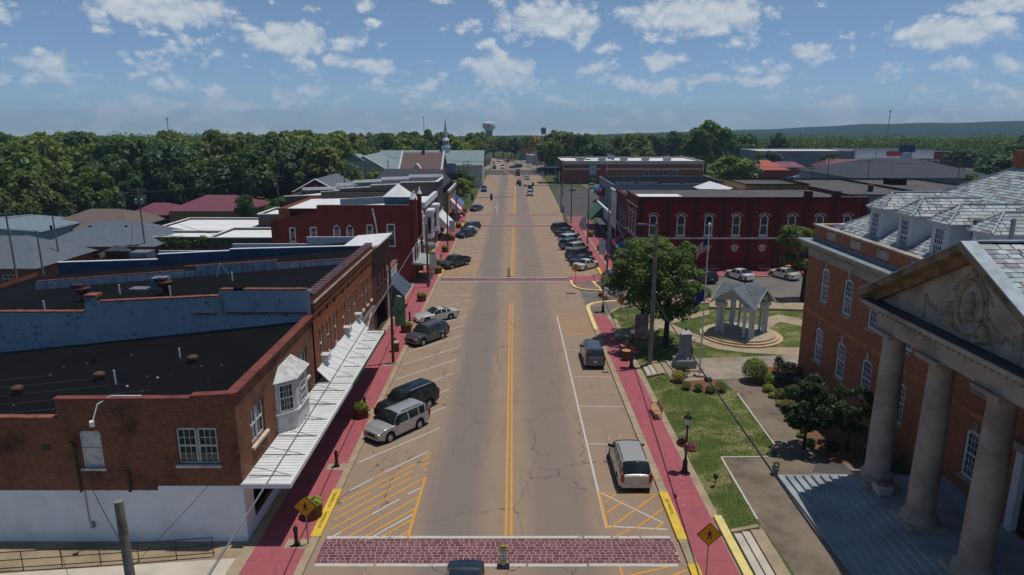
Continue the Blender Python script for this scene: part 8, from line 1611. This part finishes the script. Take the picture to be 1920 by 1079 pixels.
rowc = [('sedan', (226, 226, 220), 'white sedan at the near end of the right-hand row', 11.05, 99.6), ('sedan', (52, 58, 72), 'dark sedan beside the white one in the right-hand row', 10.8, 103.0), ('bigsuv', (66, 70, 78), 'dark grey sport utility third in the right-hand row', 10.7, 107.0), ('suv', (206, 196, 176), 'beige sport utility in the right-hand row', 11.0, 113.0), ('suv', (84, 98, 116), 'slate blue sport utility in the right-hand row', 10.2, 116.6), ('bigsuv', (220, 220, 220), 'white sport utility in the right-hand row', 10.5, 121.2), ('sedan', (40, 42, 46), 'black sedan past the white sport utility', 10.7, 126.3), ('sedan', (50, 52, 58), 'charcoal sedan near the far end of the right-hand row', 10.2, 131.0), ('suv', (40, 44, 54), 'dark sport utility at the far end of the right-hand row', 9.9, 136.0)]
for k, col, lab, x, y in rowc: car(k, col, lab, x, y, RA)
car('suv', (58, 64, 72), 'dark crossover standing at the corner by the red pavement', 13.4, 89.8, radians(97)); car('suv', (34, 36, 42), 'black sport utility behind the flagpole', 26.4, 91.4, radians(100)); car('sedan', (232, 232, 232), 'white sedan parked before the red building behind the gazebo', 31.6, 92.6, radians(112)); car('sedan', (214, 216, 208), 'white sedan parked at the red building near the leaning tree', 38.0, 93.2, radians(115)); car('sedan', (200, 204, 210), 'pale car hidden behind the leafy tree', 22.6, 91.2, radians(95))
far = [('sedan', (206, 208, 212), 'silver car on the left far lot', -22, 334, 20), ('pickup', (44, 48, 56), 'dark pickup on the left far lot', -27, 338, 15), ('sedan', (150, 40, 44), 'red car on the left far lot', -17.5, 344, 60), ('suv', WHT, 'white vehicle at the filling station', 18.5, 306, 80), ('sedan', (60, 66, 78), 'dark car at the filling station', 24.5, 305, 95), ('sedan', (196, 200, 206), 'silver car right of the filling station', 33, 300, 10), ('suv', (52, 58, 70), 'dark vehicle on the right far lot', 22, 340, 40), ('suv', WHT, 'white sport utility driving away past the right signal', 5.4, 206, 90), ('pickup', (62, 68, 66), 'dark pickup ahead of the white sport utility', 5.9, 221, 90), ('sedan', (54, 58, 66), 'dark sedan in the inner lane driving away', 2.4, 246, 90), ('sedan', (200, 204, 206), 'silver car in the outer lane driving away', 5.9, 266, 90), ('sedan', WHT, 'white car ahead of the silver one', 5.6, 278, 90), ('pickup', (150, 34, 44), 'red pickup waiting in the turn lane', 2.4, 287, 90), ('suv', (36, 38, 44), 'black vehicle ahead of the red pickup', 2.6, 301, 90), ('pickup', (28, 110, 170), 'bright blue pickup parked on the far left kerb', -8.9, 219, -90), ('sedan', (40, 46, 58), 'dark car waiting at the far junction left', -8.4, 330, -90), ('van', WHT, 'white van waiting at the far junction', -4.6, 333, -90), ('sedan', (50, 58, 72), 'slate car turning at the far junction', 0.4, 334, -120), ('suv', (62, 68, 62), 'olive vehicle turning at the far junction', 2.8, 338, -140), ('sedan', (70, 84, 104), 'blue grey car crossing right of the junction', 13.2, 316, 5), ('sedan', (60, 70, 90), 'blue car crossing behind the blue grey one', 18.0, 316, 5), ('sedan', WHT, 'white car far up the street', -7.2, 392, -80), ('sedan', (44, 52, 66), 'dark car far up the street', -2.4, 388, 95), ('suv', (210, 214, 220), 'pale car far up the street in the right lane', -3.6, 402, 95),
       ('suv', (206, 208, 212), 'silver sport utility on the bank drive', 26.4, 228, 80), ('sedan', (196, 196, 196), 'silver sedan on the bank drive', 19.6, 222, 85), ('pickup', WHT, 'white pickup behind the grey blue block', 64, 216, 10), ('van', WHT, 'white van at the car park pylon', 175, 318, 0), ('suv', (200, 204, 206), 'silver car before the white store', 155, 322, 20), ('sedan', (60, 80, 120), 'blue car under the pylon sign', 168, 312, 10), ('sedan', (226, 228, 230), 'white car near the right end of the car park', 196, 318, 30), ('pickup', (214, 216, 218), 'white pickup by the market hall', 100, 304, 15), ('sedan', (190, 196, 206), 'pale car left of the long maroon roof', 122, 292, 10), ('sedan', (36, 40, 48), 'dark car by the long maroon roof', 128, 279, 5), ('van', (200, 206, 214), 'white trailer van behind the long maroon roof', 146, 312, 0), ('sedan', (216, 218, 220), 'white car before the long maroon roof', 140, 276, 5), ('sedan', (40, 80, 140), 'blue car by the small diner', 106, 262, 20), ('sedan', (210, 214, 218), 'white car right of the small diner', 112, 270, 10), ('suv', (186, 40, 70), 'red car in the store car park', 151, 306, 60), ('sedan', WHT, 'white car at the far left gap by the trees', -70, 127, 20)]
for k, col, lab, x, y, a in far: car(k, col, lab, x, y, radians(a), z=gland(x, y), simple=True, cat={'pickup': 'pickup', 'van': 'van'}.get(k, 'car'))
# ------------------------------------------------------------------ the air between here and the hills
hm = bpy.data.materials.new('haze'); hm.use_nodes = True; hn = hm.node_tree.nodes; hn.clear(); pv = hn.new('ShaderNodeVolumePrincipled'); pv.inputs['Color'].default_value = (.50, .74, 1, 1); pv.inputs['Density'].default_value = .00018; pv.inputs['Anisotropy'].default_value = 0.
ho = hn.new('ShaderNodeOutputMaterial'); hm.node_tree.links.new(pv.outputs[0], ho.inputs['Volume'])
HAZE = M().box(-4200, 4200, -60, 4200, -9, 90).obj('haze', hm, None, kind='stuff')
